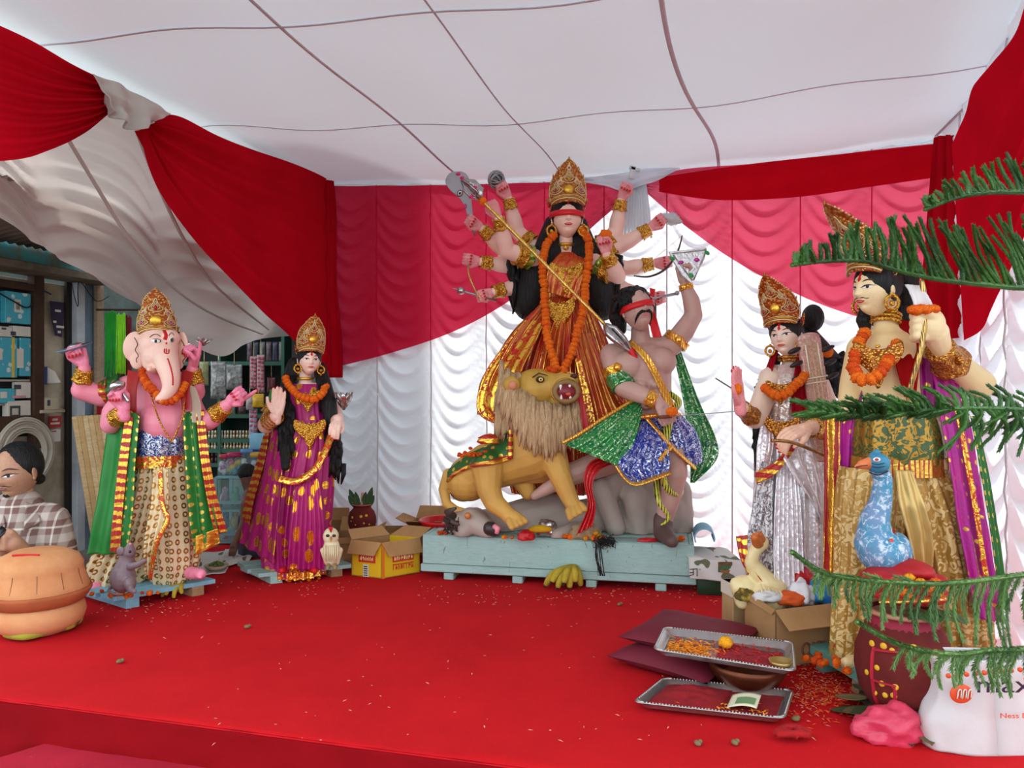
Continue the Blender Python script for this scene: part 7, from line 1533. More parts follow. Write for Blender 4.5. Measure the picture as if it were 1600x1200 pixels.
# terracotta pot with lid, far left
pc = FL(60, 985); TS = .92; tp = thing('terracotta_pot', pc, 'large terracotta pot covered with an upturned pot at the far left', 'pot'); r = .187
M_terra = grime('terracotta', '#d8a070', '#c48050', 4, (.3, .7)); M_terra2 = grime('terracotta_red', '#b5683f', '#9c5232', 5)
g = G(); g.lathe(pc, [(a*TS, b*TS) for a, b in [(.1, 0), (.12, .004), (.168, .04), (.178, .075), (.172, .105), (.16, .12)]], 48); g.build('lower_pot', M_terra, tp)
g = G(); g.lathe(pc, [(a*TS, b*TS) for a, b in [(.158, .118), (.172, .124), (.186, .14), (.2, .165), (.2, .175), (.188, .178), (.17, .16)]], 48); g.build('rim', M_terra2, tp)
g = G(); g.lathe(pc, [(a*TS, b*TS) for a, b in [(.188, .176), (.19, .18), (.184, .2), (.17, .24), (.166, .26), (.168, .275), (.15, .31), (.1, .335), (.05, .34), (.003, .34)]], 48, wob=lambda a, z: 1+.006*abs(math.sin(7*a))); g.build('lid_pot', M_terra, tp)
for i in range(12): a = TAU*i/12; G().tube([pc+V((q*TS*math.sin(a), -q*TS*math.cos(a), z*TS)) for q, z in ((.186, .195), (.1715, .24), (.168, .262))], .0012, 5).build('drip_line', plain('drip%d' % i, '#8a5232', .8), tp)
g = G(); g.limb([pc+V((-.04, -.09, .309)), pc+V((0, -.09, .31)), pc+V((.05, -.08, .308))], [.004, .005, .004]); solo('red_thread', g, M_crim, 'strand of red thread lying on the terracotta lid', 'thread')
def banana(root, pts, r, mat): g = G(); P_ = vs(pts, 14); g.tube(P_, [r*(.35+.65*math.sin(PI*(i+1.2)/15.4)**.6) for i in range(14)], 8); return g.build('banana', mat, root)
M_ban = grime('banana_yellow', '#c4a83a', '#8f8428', 14, (.3, .75)); M_banr = grime('ripe_banana', '#b89a3c', '#5a4a20', 25, (.45, .6))
for lab, pts, m_ in (('greenish banana lying in front of the terracotta pot', [FL(8, 990, .02), FL(40, 992, .025), FL(80, 984, .022)], grime('green_banana', '#a8a83c', '#8d9434', 8)), ('spotted banana beside the terracotta pot', [FL(92, 980, .02), FL(108, 976, .025), FL(126, 966, .02)], M_banr)):
    g = G(); P_ = vs(pts, 14); g.tube(P_, [.02*(.35+.65*math.sin(PI*(i+1.2)/15.4)**.6) for i in range(14)], 8); solo('banana', g, m_, lab, 'banana')
def bunch_b(c, label, n, s, ang=0):
    t = thing('banana_bunch', c, label, 'bananas'); c = V(c)
    for i in range(n):
        top = c+V((.045*s, .02, .1*s)); f = i/(n-1); e = c+V(((-.1+.17*f)*s, (-.03-.05*math.sin(f*PI)-.02*(i % 2))*s, (.02+.028*(i % 2))*s)); m_ = lerp(top, e, .5)+V((-.03*s*(1-f), -.035*s, .02*s))
        banana(t, [top, m_, e], .019*s, M_ban); g = G(); g.cap(e, .006*s, e+(e-m_).normalized()*.012*s, .004*s, 8); g.build('tip', M_dark, t)
    g = G(); g.cap(c+V((.045*s, .02, .1*s)), .018*s, c+V((.06*s, .02, .125*s)), .01*s); g.build('stem', plain('banana_stem', '#5a4a2a', .8), t)
    return t
bunch_b(FL(884, 918), 'bunch of yellow-green bananas on the carpet before the blue platform', 7, .95)
bunch_b(FL(275, 934), 'small bunch of overripe bananas under the sky blue pallet', 4, .55)
# red tub
tc = Q(693, 812, 4.02); tc.z = 0; zr = Q(693, 812, 4.02).z
tb = thing('plastic_tub', tc, 'red plastic tub behind the left end of the blue platform', 'tub'); M_plr = plain('red_plastic', '#c4181c', .35, 0, .08)
g = G(); g.lathe(tc, [(.085, 0), (.09, .003), (.118, zr-.01), (.126, zr-.008), (.13, zr), (.126, zr+.004), (.116, zr), (.088, .012), (.002, .01)], 36); g.build('tub', M_plr, tb)
g = G(); g.tube([tc+V((-.1, -.065, zr-.03)), tc+V((-.095, -.075, zr-.1))], .006, 6); g.build('handle_rib', M_plr, tb)
# newspaper over the green box, right of the platform
gb = FL(1122, 931); g = G(); g.box(gb+V((0, .1, .05)), (.14, .2, .1), rotz(PA), .004); solo('green_box', g, plain('dark_green_box', '#1c3a20', .6), 'dark green box under the newspaper right of the platform', 'box')
g = G(); n0, n1 = Q(1076, 872, 3.45), Q(1165, 880, 3.38); dn = V((0, 0, -1))
def npt(u, v):
    a = lerp(n0, n1, u); 
    if v < .6: return a+V((0, .3*(1-v/.6), .0))+V((0, 0, .06*(1-v/.6)*0+.012*nz(u*4, v*4, 3)))
    f = (v-.6)/.4; return a+V((0, -.02*f, -.085*f))+V((0, .01*nz(u*5, v*3, 8), 0))
g.grid(npt, 30, 30); nw = solo('newspaper', g, news_mat('newsprint_big', 5), 'creased newspaper draped over the dark green box', 'newspaper', solid=.002)
for i, (x, y, w, h, c_) in enumerate(((1122, 878, 22, 16, '#7a5a3a'), (1124, 884, 18, 9, '#4a7a4a'), (1126, 891, 18, 4, '#b06a3a'))):
    q = Q(x+w/2, y+h/2, 3.39-.002*i); g = G(); g.box(q, (w*3.39/F, .001, h*3.39/F)); g.build('photo_print', plain('photo%d' % i, c_, .7, 0, .5, 60), nw, smooth=False)
g = G(); q = Q(1085, 893, 3.40)
for (a, b), (c_, d_) in (((-.02, .01), (.012, .012)), ((-.005, .01), (-.005, -.015)), ((.012, .01), (.012, -.02)), ((-.02, -.005), (-.005, -.005)), ((-.02, -.018), (-.006, -.014))): g.cap(q+V((a, 0, b)), .0022, q+V((c_, 0, d_)), .0022, 6)
g.build('headline_letter', M_darkp, nw)
# pale blue roll at the platform end
g = G(); c = Q(1112, 838, 3.62)
def roll(u, v): a = lerp(-.3, 3.6, u); return c+PB*(.22*(v-.3))+PE*(-.035+.05*math.cos(a)*.9)+V((0, 0, .045*math.sin(a)-.01*v))
g.grid(roll, 24, 10); solo('blue_cloth_roll', g, grime('pale_blue_foam', '#86b3c4', '#6f9cb0'), 'curled pale blue cloth at the right end of the platform', 'cloth', solid=.006)
# black hair tuft hanging over the platform edge
t = thing('hair_tuft', Q(945, 848, 3.58), 'tuft of black hair hanging over the platform edge', 'hair'); g = G(); rnd = random.Random(8)
for i in range(80): p = Q(rnd.uniform(930, 956), rnd.uniform(839, 849), 3.56); g.tube(vs([p, p+V((rnd.uniform(-.015, .015), -.008, rnd.uniform(0, .016))), p+V((rnd.uniform(-.03, .03), -.012, rnd.uniform(-.012, .008))), p+V((rnd.uniform(-.03, .03), -.015, rnd.uniform(-.03, -.01)))], 8), .0011, 4)
for i in range(14): x = rnd.uniform(930, 938); g.tube(vs([Q(x, 848, 3.52), Q(x+rnd.uniform(-2, 4), 870, 3.5), Q(x+rnd.uniform(4, 10), 900, 3.5)], 8), .0014, 4)
g.build('strands', M_hair, t)
# offerings on the platform
def fruit(c, n_, label): g = G(); g.tube(vs([c+V((-.05, 0, .012)), c+V((0, -.012, .02)), c+V((.055, 0, .014))], 12), [.018*(.4+.6*math.sin(PI*(i+1)/13)) for i in range(12)], 8); solo('banana', g, grime('gold_banana', '#d0a428', '#b8860c', 10), label, 'banana')
fruit(Q(843, 832, 3.6), 0, 'yellow banana lying on the platform by the lion paw')
def heap(name, c, n, sp, r, kinds, label, cat='flowers', flat=.4):
    t = thing(name, c, label, cat); rnd = random.Random(n+int(c.x*1000))
    for i in range(n): put('marigold', FLOW[rnd.choice(kinds)], Matrix.Translation(V(c)+V((rnd.gauss(0, sp[0]), rnd.gauss(0, sp[1]), r*.6+abs(rnd.gauss(0, sp[2]))))) @ Matrix.Rotation(rnd.random()*3, 4, 'X') @ Matrix.Scale(r*rnd.uniform(.7, 1.2), 4), t)
zt = lambda x, y, d=3.58: V((Q(x, y, d).x, d, PZ))
heap('marigold_heap', zt(927, 845), 16, (.035, .01, .008), .013, (0, 1, 3), 'heap of orange marigolds on the platform beside the black hair tuft'); heap('marigold_heap', zt(1063, 845, 3.56), 5, (.01, .006, .004), .012, (0,), 'little orange marigold clump beside the brown shoe')
heap('marigold_heap', zt(795, 830, 3.62), 4, (.012, .006, .003), .011, (3, 0), 'few yellow marigold heads by the lion hind paw'); heap('marigold_heap', zt(884, 826, 3.62), 4, (.01, .006, .004), .014, (3, 0), 'orange marigolds on the crumpled foil under the lion')
heap('marigold_heap', zt(690, 832, 3.72), 5, (.02, .01, .003), .01, (2,), 'deep orange petals at the left end of the platform')
def crumple(name, c, r, mat, label, cat, seed=0, flat=.6, amp=.3, n=1): 
    g = G(); g.ell((0, 0, 0), (1, 1, 1), None, 34, 24); c = V(c)
    rr = r if hasattr(r, '__len__') else (r, r, r*flat)
    def d(p): q = p.normalized(); a = .5+.6*mnoise.noise(q*1.9+V((seed, 0, 0)))+.3*abs(mnoise.noise(q*5+V((0, seed, 0)))); return 1-amp+amp*1.5*a
    g.v = [c+V((p.x*rr[0]*d(p), p.y*rr[1]*d(p), p.z*rr[2]*d(p))) for p in g.v]
    lo_ = c.z-rr[2]*.55; g.v = [V((p.x, p.y, max(p.z, lo_))) for p in g.v]
    return solo(name, g, mat, label, cat)
crumple('foil_ball', zt(855, 822, 3.66)+V((0, 0, .035)), (.055, .04, .05), M_silver, 'crumpled silver foil lying under the lion', 'foil', 2)
crumple('red_cloth_scrap', zt(822, 832, 3.58)+V((0, 0, .02)), (.04, .03, .03), M_redcl, 'red cloth scrap by the lion hind paw', 'cloth', 4); crumple('red_cloth_scrap', zt(1012, 838, 3.56)+V((0, 0, .006)), (.05, .02, .012), M_redcl, 'flat red cloth patch before the buffalo', 'cloth', 6, amp=.2)
crumple('straw_tuft', zt(915, 828, 3.62)+V((0, 0, .03)), (.075, .04, .05), plain('straw', '#a8906c', .9, 0, .4, 40, 1, 60), 'tuft of tan straw by the buffalo foreleg', 'straw', 9)
M_redfoil = foil('red_sequin', '#c01018', '#f06a5a', 'blobs', 60, .35, 'Object', rough=.35)
rs = thing('red_sequin_scarf', Q(925, 760, 3.66), 'red sequinned scarf hanging from the buffalo neck to the platform', 'scarf'); P = PX(3.68); k = 3.68/F
sheet('scarf', rs, [P(950, 712, -.03), P(922, 722, -.08), P(912, 750, -.1), P(918, 790, -.12), P(900, 836, -.12)], [P(965, 722, -.03), P(936, 735, -.1), P(925, 760, -.12), P(930, 792, -.13), P(925, 822, -.12)], M_redfoil, 14, 50, .012, 3)
# marigolds and scarf on the lion back
heap('marigold_heap', Q(738, 714, 3.62), 26, (.05, .01, .012), .009, (2, 0), 'strewn orange marigold petals on the saddle cloth'); crumple('red_bundle', Q(762, 688, 3.62), (.055, .03, .03), M_redgold, 'red and gold cloth bundle on the lion back', 'cloth', 3)
heap('marigold_heap', Q(858, 583, 3.62), 9, (.03, .01, .01), .014, (0, 2), 'orange marigolds lying on the lion head')
heap('marigold_heap', FL(190, 930, ZG), 22, (.07, .03, .003), .01, (2, 1), 'orange petals strewn on the sky blue pallet'); heap('marigold_heap', FL(480, 906, .0), 8, (.06, .02, .002), .009, (0, 1), 'few orange petals before the pale blue pallet')
# ---- right foreground: cushions, trays, bowl
M_cush = plain('maroon_cushion', '#6e1428', .7, 0, .15, 6, .2, 40)
def cushion(c, w, d, h, ang, label, tilt=(0, 0)):
    g = G(); c = V(c); R3 = rotz(ang) @ Matrix.Rotation(tilt[0], 3, 'X') @ Matrix.Rotation(tilt[1], 3, 'Y'); n = 24; vv = []; 
    for s in (1, -1):
        for i in range(n+1):
            for j in range(n+1):
                x, y = 2*j/n-1, 2*i/n-1; e = max(0, (1-x**4)*(1-y**4)); px = x*(1-.1*(1-y*y)*abs(x)); py = y*(1-.1*(1-x*x)*abs(y))
                vv.append(c+R3 @ V((px*w/2, py*d/2, s*h/2*e**.6*(1+.1*nz(x*2, y*2, s)))))
    m1 = (n+1)**2; ff = []
    for i in range(n):
        for j in range(n): a = i*(n+1)+j; ff.append((a, a+1, a+n+2, a+n+1)); ff.append((m1+a, m1+a+n+1, m1+a+n+2, m1+a+1))
    g.add(vv, ff); return solo('cushion', g, M_cush, label, 'cushion')
cushion(FL(1066, 1022, .036)+V((0, .0, .0)), .37, .37, .07, -.72, 'maroon cushion lying flat under the other one'); cushion(FL(1082, 992, .088)+V((.0, .02, .0)), .38, .38, .065, -.6, 'maroon cushion on top, leaning behind the steel trays', (0, .02))
M_tray = plain('stamped_steel', '#b9b6b2', .3, .85, .2, 25, .25, 60)
def tray(pts, label, h=.018, seed=0):
    a, b, c, d = [V(p) for p in pts]; t = thing('steel_tray', (a+b+c+d)/4, label, 'tray'); n = (b-a).cross(d-a).normalized()
    if n.z < 0: n = -n
    def q(u, v, z): return lerp(lerp(a, b, u), lerp(d, c, u), v)+n*z
    def ring(m, z, nn=8):
        o = []
        r = .06
        for (cx, cy, a0) in ((1-r, 1-r*1.8, 0), (r, 1-r*1.8, PI/2), (r, r*1.8, PI), (1-r, r*1.8, PI*1.5)):
            for i in range(nn): an = a0+PI/2*i/(nn-1); o.append(q(.5+(cx+r*math.cos(an)-.5)*m, .5+(cy+1.8*r*math.sin(an)-.5)*(1-(1-m)*1.7), z))
        return o
    g = G(); g.rings([ring(.86, -.0), ring(.9, .004), ring(.95, h), ring(1., h+.002), ring(1., h-.001), ring(.955, h-.004), ring(.9, -.001)], cap=False); g.build('rim', M_tray, t)
    g = G(); g.rings([ring(.865, -.002), ring(.865, .0015)]); g.build('base', M_tray, t)
    g = G(); rr = ring(.975, h+.002, 16)
    for p, p2 in zip(rr, rr[1:]+rr[:1]):
        m_ = max(1, int((p2-p).length/.009))
        for j in range(m_): g.ell(lerp(p, p2, j/m_), .003, None, 6, 4)
    g.build('beaded_edge', M_tray, t); return t, q
t1, q1 = tray((FL(988, 1107, .012), FL(1227, 1134, .012), FL(1241, 1088, .012), FL(1036, 1068, .012)), 'lower steel tray heaped with red powder on the carpet')
zu = .105; t2, q2 = tray((FL(1019, 1024, .125), FL(1244, 1060, .105), FL(1240, 1012, .105), FL(1036, 988, .125)), 'upper steel tray with marigold petals resting on the copper bowl')
bc = FL(1168, 1074); bo_ = thing('copper_bowl', bc, 'dark copper bowl under the upper steel tray', 'bowl'); g = G(); g.lathe(bc, [(.06, 0), (.065, .004), (.1, .03), (.118, .06), (.122, .085), (.118, .086), (.095, .035), (.002, .012)], 36); g.build('bowl', plain('dark_copper', '#6e3a24', .35, .7, .4, 12), bo_)
M_powder = plain('red_powder', '#8e1018', .95, 0, .25, 30, .8, 120)
g = G()
def powder(u, v): uu, vv_ = lerp(.06, .55, u), lerp(.1, .92, v); e = math.sin(PI*u)**.6*math.sin(PI*v)**.6; return q1(uu, vv_, .004+.035*e*(.5+.6*abs(nz(u*4, v*4, 1)))+.002)
g.grid(powder, 30, 24); solo('red_powder_heap', g, M_powder, 'heap of red vermilion powder on the lower steel tray', 'powder')['kind'] = 'stuff'
g = G(); g.grid(lambda u, v: q1(lerp(.5, .93, u), lerp(.12, .9, v), .0045+.002*nz(u*5, v*5, 2)), 16, 12); o = solo('red_powder_dust', g, M_powder, 'thin red powder dust on the right of the lower tray', 'powder'); o['kind'] = 'stuff'
nt = thing('banknote', q1(.7, .3, .01), 'folded banknote on the lower steel tray', 'banknote'); g = G(); g.grid(lambda u, v: q1(lerp(.6, .8, u), lerp(.22, .55, v), .012+.012*math.sin(u*2.5)+.012*v), 12, 8); g.build('note', plain('note_cream', '#d8d0b0', .7), nt, solid=.001); g = G(); g.grid(lambda u, v: q1(lerp(.65, .78, u), lerp(.27, .42, v), .0145+.012*math.sin(lerp(.25, .9, u)*2.5)+.012*lerp(.15, .6, v)), 8, 6); g.build('green_print', plain('note_green', '#6a8a5a', .7), nt)
mm = plain('petal_orange_mix', '#ff9f20', .7, 0, .3, 60)
def petals(name, fn, n, mat, label, s=.008, seed=0):
    g = G(); r_ = random.Random(seed)
    for i in range(n):
        p, up = fn(r_); a = r_.random()*TAU; d = V((math.cos(a), math.sin(a), r_.uniform(-.1, .35))); sd = d.cross(V((0, 0, 1))).normalized(); l = s*r_.uniform(.6, 1.5); w = s*.28*r_.uniform(.6, 1.3); p = V(p)
        g.add([p-d*l, p+sd*w+V((0, 0, .0015)), p+d*l, p-sd*w+V((0, 0, .001)), p-V((0, 0, .0008))], [(0, 1, 2, 3), (0, 4, 1), (1, 4, 2), (2, 4, 3), (3, 4, 0)])
    o = solo(name, g, mat, label, 'petals', smooth=False); o['kind'] = 'stuff'; return o
petals('marigold_petals', lambda r: (q2(min(.5, max(.1, r.gauss(.25, .09))), min(.8, max(.15, r.gauss(.36, .15))), .004+abs(r.gauss(0, .007))), 0), 420, mm, 'heap of loose marigold petals on the upper tray', .009, 1)
petals('red_petals', lambda r: (q2(r.uniform(.12, .9), r.uniform(.15, .85), .004+abs(r.gauss(0, .002))), 0), 260, plain('petal_red_mix', '#d8301c', .7, 0, .3, 60), 'red petals and powder smeared over the upper tray', .008, 2)
petals('orange_petals', lambda r: (q1(r.uniform(.12, .9), min(.9, max(.08, r.gauss(.25, .12))), .008+abs(r.gauss(0, .004))), 0), 70, mm, 'loose orange petals on the lower tray', .009, 3)
g = G(); g.grid(lambda u, v: q2(lerp(.45, .92, u), lerp(.2, .75, v)+.05*math.sin(u*6), .0035+.0015*nz(u*6, v*6, 3)), 16, 10)
o = solo('red_smear', g, plain('red_smear', '#9c2030', .9, 0, .4, 30), 'smear of red powder on the upper tray', 'powder'); o['kind'] = 'stuff'
put_m = solo; g = G(); g.ell(q2(.5, .62, .022), (.022, .022, .018), None, 14, 10); g.v = [v+V((random.uniform(-.002, .002),)*3) for v in g.v]; solo('marigold_flower', g, M_mariy, 'whole marigold flower on the upper steel tray', 'flower')
g = G(); g.lathe(q2(.9, .3, .004), [(.002, 0), (.03, 0), (.036, .014), (.033, .014), (.028, .004), (.002, .003)], 20); solo('small_dish', g, plain('brass_dish', '#b89a5a', .35, .7), 'small brass dish at the right end of the upper tray', 'dish')
# strewn petals on the carpet
def strew(r):
    k_ = r.random()
    if k_ < .35: p = FL(r.gauss(1275, 30), r.gauss(1075, 22))
    elif k_ < .5: p = FL(r.gauss(230, 60), r.gauss(950, 9))
    elif k_ < .72: p = FL(r.uniform(650, 1130), r.gauss(930, 9))
    elif k_ < .8: p = FL(r.gauss(480, 60), r.gauss(918, 7))
    else: p = FL(r.uniform(250, 1300), r.uniform(925, 1165))
    return p+V((0, 0, .004)), 0
petals('strewn_petals', strew, 620, plain('petal_pale_mix', '#f0b090', .8, 0, .4, 60), 'pale flower petals strewn over the red carpet', .006, 5)
petals('strewn_petals', lambda r: (FL(r.gauss(1285, 28), r.gauss(1082, 22))+V((0, 0, .005)), 0), 380, plain('petal_fire', '#f0561c', .8, 0, .4, 60), 'fiery orange petals strewn beside the blue-green pallet', .009, 6)
for i, (x, y) in enumerate(((386, 979), (187, 1033), (1090, 1161), (1063, 1046), (968, 944), (1148, 1160), (1243, 1123))):
    g = G(); c = FL(x, y, .008); g.ell(c, (.012, .008, .007), rotz(i), 10, 7); g.ell(c+V((.008, .004, .002)), (.007, .006, .006), rotz(i*2), 8, 6); solo('dried_bud', g, plain('dry_bud%d' % i, '#7a6a48', .9), ('dried flower bud on the carpet in the open middle left', 'dark dried bud on the carpet toward the left step', 'dried bud at the front edge of the carpet', 'dried bud beside the maroon cushions', 'dried bud on the carpet before the swan', 'dried bud in front of the lower tray', 'dried bud right of the lower tray')[i], 'bud')
g = G()
for i in range(9): a = i*.9; c = FL(1238, 1148, .015); g.tube(vs([c+V((.05*math.cos(a), .02*math.sin(a), .005*(i % 3))), c+V((.02*math.cos(a+1), .02*math.sin(a+1), .012)), c+V((.045*math.cos(a+2.2), .02*math.sin(a+2.2), .004))], 10), .009, 7)
solo('red_yarn', g, plain('red_yarn', '#a80f14', .9, 0, .25, 40, .8, 120), 'tangle of dark red yarn on the carpet below the lower tray', 'yarn')
# carton with cloths, right
c0 = FL(1212, 1046); e1 = FL(1322, 1030)-c0; e2 = FL(1163, 1008)-c0
bx, f_, l_ = carton('carton', c0, e1, e2, e1.length, e2.length, .195, M_card, 'brown open carton of cloths beside the silver sari goddess', (('f', -.62, .085), ('l', -1.3, .02), ('b', 1.3, .06)))
u1, u2 = e1.normalized(), e2.normalized(); q = c0+u1*(e1.length*.42)-u2*.002+V((0, 0, .045))
for a0, s_ in ((0, .02), (.055, .02)): G().tube([q+u1*(a0+.016*math.cos(t))+V((0, 0, s_*math.sin(t)+.01)) for t in [TAU*j/16 for j in range(17 if a0 == 0 else 9)]], .004, 6).build('lettering', plain('brown_ink%d' % (a0*100), '#7a4e36', .8), f_)
for a0 in (.03, .075): G().tube([q+u1*a0+V((0, 0, .03)), q+u1*a0+V((0, 0, -.01))], .004, 6).build('lettering', plain('brown_inkb%d' % (a0*1000), '#7a4e36', .8), f_)
mid = c0+e1*.5+e2*.5+V((0, 0, .15))
crumple('white_cloth_bundle', mid+V((.03, .01, .05)), (.045, .05, .055), plain('white_cotton', '#dcd8da', .8), 'white cloth bundle sticking out of the brown carton', 'cloth', 1); crumple('blue_plastic_bag', mid+V((.1, .02, .05)), (.05, .05, .05), plain('blue_plastic', '#2c78b8', .35), 'blue plastic bag in the brown carton', 'bag', 2)
crumple('red_cloth_bundle', mid+V((.05, .07, .07)), (.06, .04, .06), M_redcl, 'red cloth bundle in the brown carton', 'cloth', 3); crumple('orange_cloth', mid+V((-.02, -.01, .04)), (.06, .04, .03), plain('orange_cotton', '#d8561c', .7), 'orange cloth on top of the brown carton', 'cloth', 5); crumple('white_paper_scrap', mid+V((-.1, -.02, .05)), (.05, .03, .025), plain('paper_scrap', '#d4d0cc', .8), 'white paper scrap at the left corner of the brown carton', 'paper', 7); crumple('banana_peel', c0+e2*.85+V((-.01, 0, .19)), (.04, .025, .03), M_banr, 'old banana peel hanging on the brown carton edge', 'peel', 8)
g = G(); jc = FL(1162, 1000)+V((0, .02, 0)); jt = thing('paper_box', jc, 'tall old paper-covered box left of the brown carton', 'box'); g.box(jc+V((0, .05, .1)), (.09, .09, .2), rotz(.2), .003); g.build('box', grime('old_paper_box', '#b99a70', '#9c7a50', 6), jt, ang=40); g = G(); g.box(jc+V((-.002, .05, .175)), (.094, .094, .05), rotz(.2), .003); g.build('label_band', plain('label_cream', '#d0c4b0', .7), jt, ang=40)
for i in range(6): g = G(); g.box(jc+V((-.02+.009*i, -.0005+.0018*i, .185+.002*(i % 2))), (.006, .003, .008), rotz(.2)); g.build('lettering', M_darkp, jt, smooth=False)
# white shopping bag
wb = FL(1540, 1183); bg_ = thing('shopping_bag', wb, 'white plastic shopping bag with orange round logo at the bottom right', 'bag'); DW = wb.y; P = PX(DW); k = DW/F
g = G()
def bagpt(u, v):
    a = TAU*u; w = lerp(.155, .125, v)+.012*math.sin(v*7); d = lerp(.075, .045, v); r_ = 1+.06*nz(math.cos(a)*2, v*4, math.sin(a)*2)
    x = w*math.copysign(abs(math.sin(a))**.6, math.sin(a))*r_; y = -d*math.copysign(abs(math.cos(a))**.7, math.cos(a))*r_
    return wb+V((.035+x, .08+y, .235*v+.006*nz(a, v*3, 2)))
g.grid(bagpt, 64, 40); g.build('bag', plain('white_polythene', '#c6c2c0', .35, 0, .05, 8, .5, 18), bg_, solid=.001)
M_orl = plain('logo_orange', '#d84a20', .5); M_navy = plain('logo_dark', '#2a1c34', .5)
lc = P(1502, 1084, -.006); G().ell(lc, (18*k, .006, 15*k), None, 28, 14).build('round_logo', M_orl, bg_)
for i in range(3):
    G().tube(vs([lc+V(((-9+i*8)*k, -.0075, -6*k)), lc+V(((-7+i*8)*k, -.0085, 7*k)), lc+V(((-3+i*8)*k, -.0085, 7*k)), lc+V(((-3.5+i*8)*k, -.0075, -5*k))], 12), .0018, 6).build('logo_stroke', M_whitep, bg_)
def text(body, loc, size, mat, parent, name='lettering', rx=PI/2, rz=0):
    cu = bpy.data.curves.new(name, 'FONT'); cu.body = body; cu.size = size; cu.extrude = .0006; cu.resolution_u = 3
    o = bpy.data.objects.new(name, cu); COL.objects.link(o); dg = bpy.context.evaluated_depsgraph_get(); me = bpy.data.meshes.new_from_object(o.evaluated_get(dg)); bpy.data.objects.remove(o); me.materials.clear(); me.materials.append(mat)
    o = bpy.data.objects.new(name, me); COL.objects.link(o); o.parent = parent; WL[o] = base(parent); o.matrix_local = Matrix.Translation(V(loc)-base(parent)) @ Matrix.Rotation(rz, 4, 'Z') @ Matrix.Rotation(rx, 4, 'X') @ Matrix.Diagonal((1.35, 1, 1, 1)); return o
text('max', P(1524, 1082, -.012), .062, M_navy, bg_); text('Ness Des', P(1562, 1122, -.008), .018, M_orl, bg_)
for i in range(9): G().ell(P(1482+i*14, 1056-1.2*i, .0), (5*k, .004, 4*k), Matrix.Rotation(.5, 3, 'Y'), 8, 5).build('logo_dash', M_orl, bg_)
crumple('pink_plastic_bag', FL(1398, 1160, .0)+V((0, .03, .03)), (.1, .065, .062), plain('pink_polythene', '#d23c58', .35, 0, .2, 10, 1, 22), 'crumpled pink plastic bag on the carpet before the large pot', 'bag', 11, amp=.42)
heap('marigold_heap', FL(1300, 1042, ZK), 14, (.03, .03, .004), .013, (2, 0), 'orange and red petals on the blue-green pallet')
crumple('red_cloth_scrap', FL(1325, 1020, ZK)+V((.0, -.02, .025)), (.06, .05, .045), M_redgold, 'red and gold cloth scrap by the foot of the pale yellow statue', 'cloth', 12)
# ---------------------------------------------------------------- pine branches reaching in from the right
M_needle = N('pine_needles'); c = M_needle.co(); M_needle = M_needle.done(M_needle.pbr(M_needle.mix(M_needle.ramp(M_needle.noise(c, 9, 3), .35, .65), '#23431a', '#44702c'), .5, 0, None, .35))
M_needle2 = N('pale_pine_needles'); c = M_needle2.co(); M_needle2 = M_needle2.done(M_needle2.pbr(M_needle2.mix(M_needle2.ramp(M_needle2.noise(c, 9, 3), .35, .65), '#3f6230', '#6a8c48'), .5, 0, None, .35))
M_bark = grime('pine_bark', '#6a5238', '#4a3826')
pine = thing('pine_tree', V((1.62, 1.75, -.45)), 'pine tree with needled branches reaching in from the right edge', 'tree')
G().tube([V((1.62, 1.75, z)) for z in (-.2, .3, .8, 1.3, 1.7)], [.035, .03, .026, .02, .008], 12).build('trunk', M_bark, pine)
G().lathe((1.62, 1.75, -.45), [(.1, 0), (.12, .02), (.16, .26), (.175, .27), (.17, .29), (.14, .28), (.01, .26)], 28).build('planter', plain('plastic_planter', '#5a4a42', .6), pine)
def needled(g, pts, rad, nl, dens, rnd, slant=.9):
    P_ = [V(p) for p in pts]; m = len(P_); L = sum((b-a).length for a, b in zip(P_, P_[1:])); n = max(8, int(L*dens))
    g.tube(P_, [rad*(1-.6*i/(m-1)) for i in range(m)], 6)
    for i in range(n):
        t = (i+rnd.random())/n; x = t*(m-1); j = min(int(x), m-2); p = lerp(P_[j], P_[j+1], x-j); d = (P_[j+1]-P_[j]).normalized()
        a = d.orthogonal().normalized(); b = d.cross(a); an = rnd.random()*TAU; o = a*math.cos(an)+b*math.sin(an); ln = nl*rnd.uniform(.7, 1.2)*(1-.45*t)
        tip = p+o*ln*.75+d*ln*slant; w = d.cross(o)*.0009; q = p+o*rad*.5
        g.add([q+w, q-w, q+d*.0014, tip], [(0, 1, 3), (1, 2, 3), (2, 0, 3)])
def branch(pts, d0, d1, specs, mat, seed, nl=.009, dens=3600, r0=.006, core=.75):
    """pts: pixels along the branch from tip to trunk; specs: (t, dx, dy, ddepth, bend)"""
    rnd = random.Random(seed); sp = spline(pts, 40); P_ = [Q(p[0], p[1], lerp(d0, d1, i/39)) for i, p in enumerate(sp)]
    P_.append(V((1.62, 1.75, P_[-1].z-.05)))
    g = G(); needled(g, P_[::-1], r0, nl, dens*.8, rnd); b = g.build('branch', mat, pine, smooth=False)
    for (t, dx, dy, dd, bend) in specs:
        i = min(39, int(t*39)); p = P_[i]; dpt = lerp(d0, d1, t); e = Q(sp[i][0]+dx, sp[i][1]+dy, dpt+dd); L = (e-p).length
        mid = lerp(p, e, .5)+V((bend*L, rnd.uniform(-.1, .1)*L, abs(bend)*L*.3)); g = G()
        needled(g, vs([p, mid, e], 7), r0*core, nl, dens, rnd); g.build('branchlet', mat, b, smooth=False)
rnd = random.Random(21)
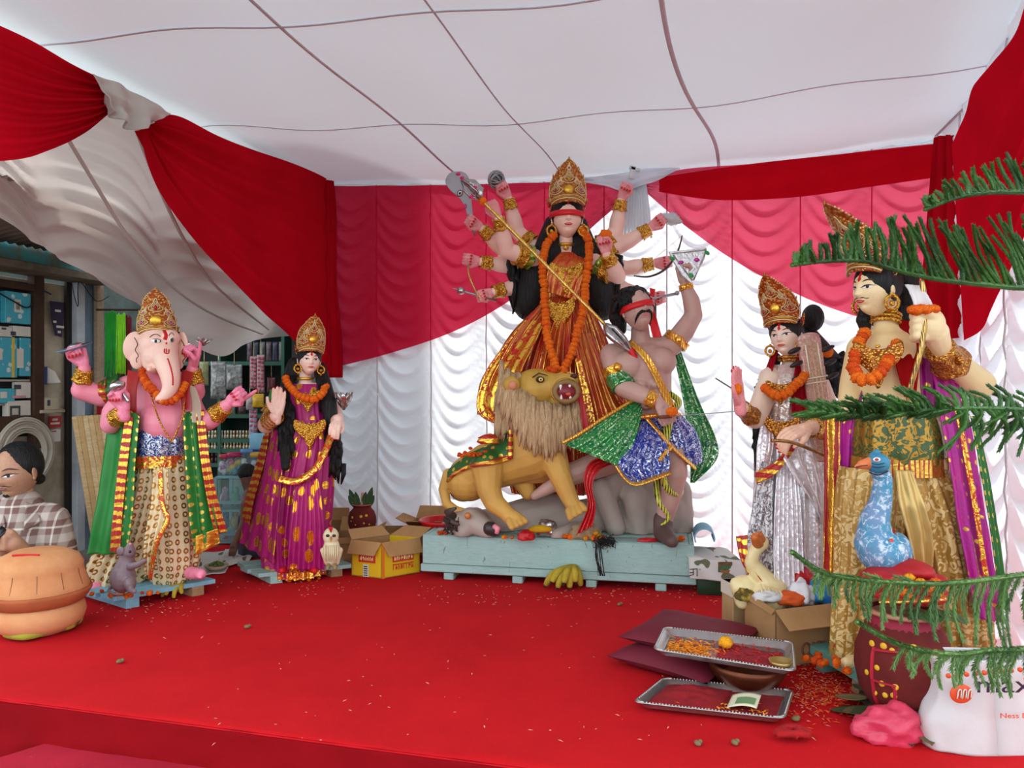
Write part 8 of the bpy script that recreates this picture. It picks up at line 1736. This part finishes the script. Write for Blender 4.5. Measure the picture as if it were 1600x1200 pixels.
def up(n, h0, h1, lean, t0=.04, t1=1., jit=.25, dd=.05):
    return [(lerp(t0, t1, (i+.5)/n), lean*(lerp(h0, h1, (i+.5)/n))+rnd.uniform(-6, 6), -lerp(h0, h1, (i+.5)/n)*rnd.uniform(1-jit, 1+jit), rnd.uniform(-dd, dd), rnd.uniform(-.1, .1)) for i in range(n)]
branch([(1446, 327), (1490, 310), (1540, 301), (1600, 300), (1660, 298)], 1.25, 1.5, up(30, 12, 60, -.5, dd=.03), M_needle, 1)
branch([(1238, 414), (1290, 408), (1350, 408), (1410, 425), (1470, 437), (1540, 445), (1600, 450), (1660, 445)], 1.2, 1.5, up(36, 14, 80, -.1, .03, .5, dd=.03)+up(34, 76, 100, -.5, .48, 1., dd=.05), M_needle, 2)
branch([(1268, 644), (1330, 648), (1400, 646), (1460, 640), (1530, 638), (1600, 640), (1680, 640)], 1.15, 1.45,
       [(t, -rnd.uniform(20, 46), rnd.choice((-1, .35))*rnd.uniform(12, 46)*(.4+t), rnd.uniform(-.06, .06), .15) for t in [.04+.56*i/74 for i in range(74)]]+[(t, rnd.uniform(-50, 10), rnd.uniform(10, 75), rnd.uniform(-.05, .05), .2) for t in [.6+.4*i/30 for i in range(30)]]+[(t, -rnd.uniform(10, 40), -rnd.uniform(10, 38), .03, .2) for t in [.6+.4*i/20 for i in range(20)]], M_needle, 3)
branch([(1238, 863), (1285, 894), (1340, 905), (1400, 910), (1470, 912), (1540, 906), (1600, 898), (1680, 890)], 1.1, 1.4,
       [(t, rnd.uniform(-24, 4), lerp(16, 120, t)*rnd.uniform(.7, 1.2), rnd.uniform(-.03, .05), -.12) for t in [.14+.86*i/38 for i in range(38)]]+[(t, -30, -14*rnd.random(), 0, .1) for t in (.2, .3, .4, .5)], M_needle2, 4, .01, 3000, .005, .4)
branch([(1340, 972), (1385, 998), (1430, 1014), (1490, 1022), (1550, 1016), (1600, 1014), (1680, 1005)], 1.08, 1.35,
       [(t, rnd.uniform(-24, 8), lerp(10, 80, t)*rnd.uniform(.7, 1.2), rnd.uniform(-.03, .04), -.12) for t in [.3+.7*i/26 for i in range(26)]], M_needle2, 5, .01, 3000, .005, .4)
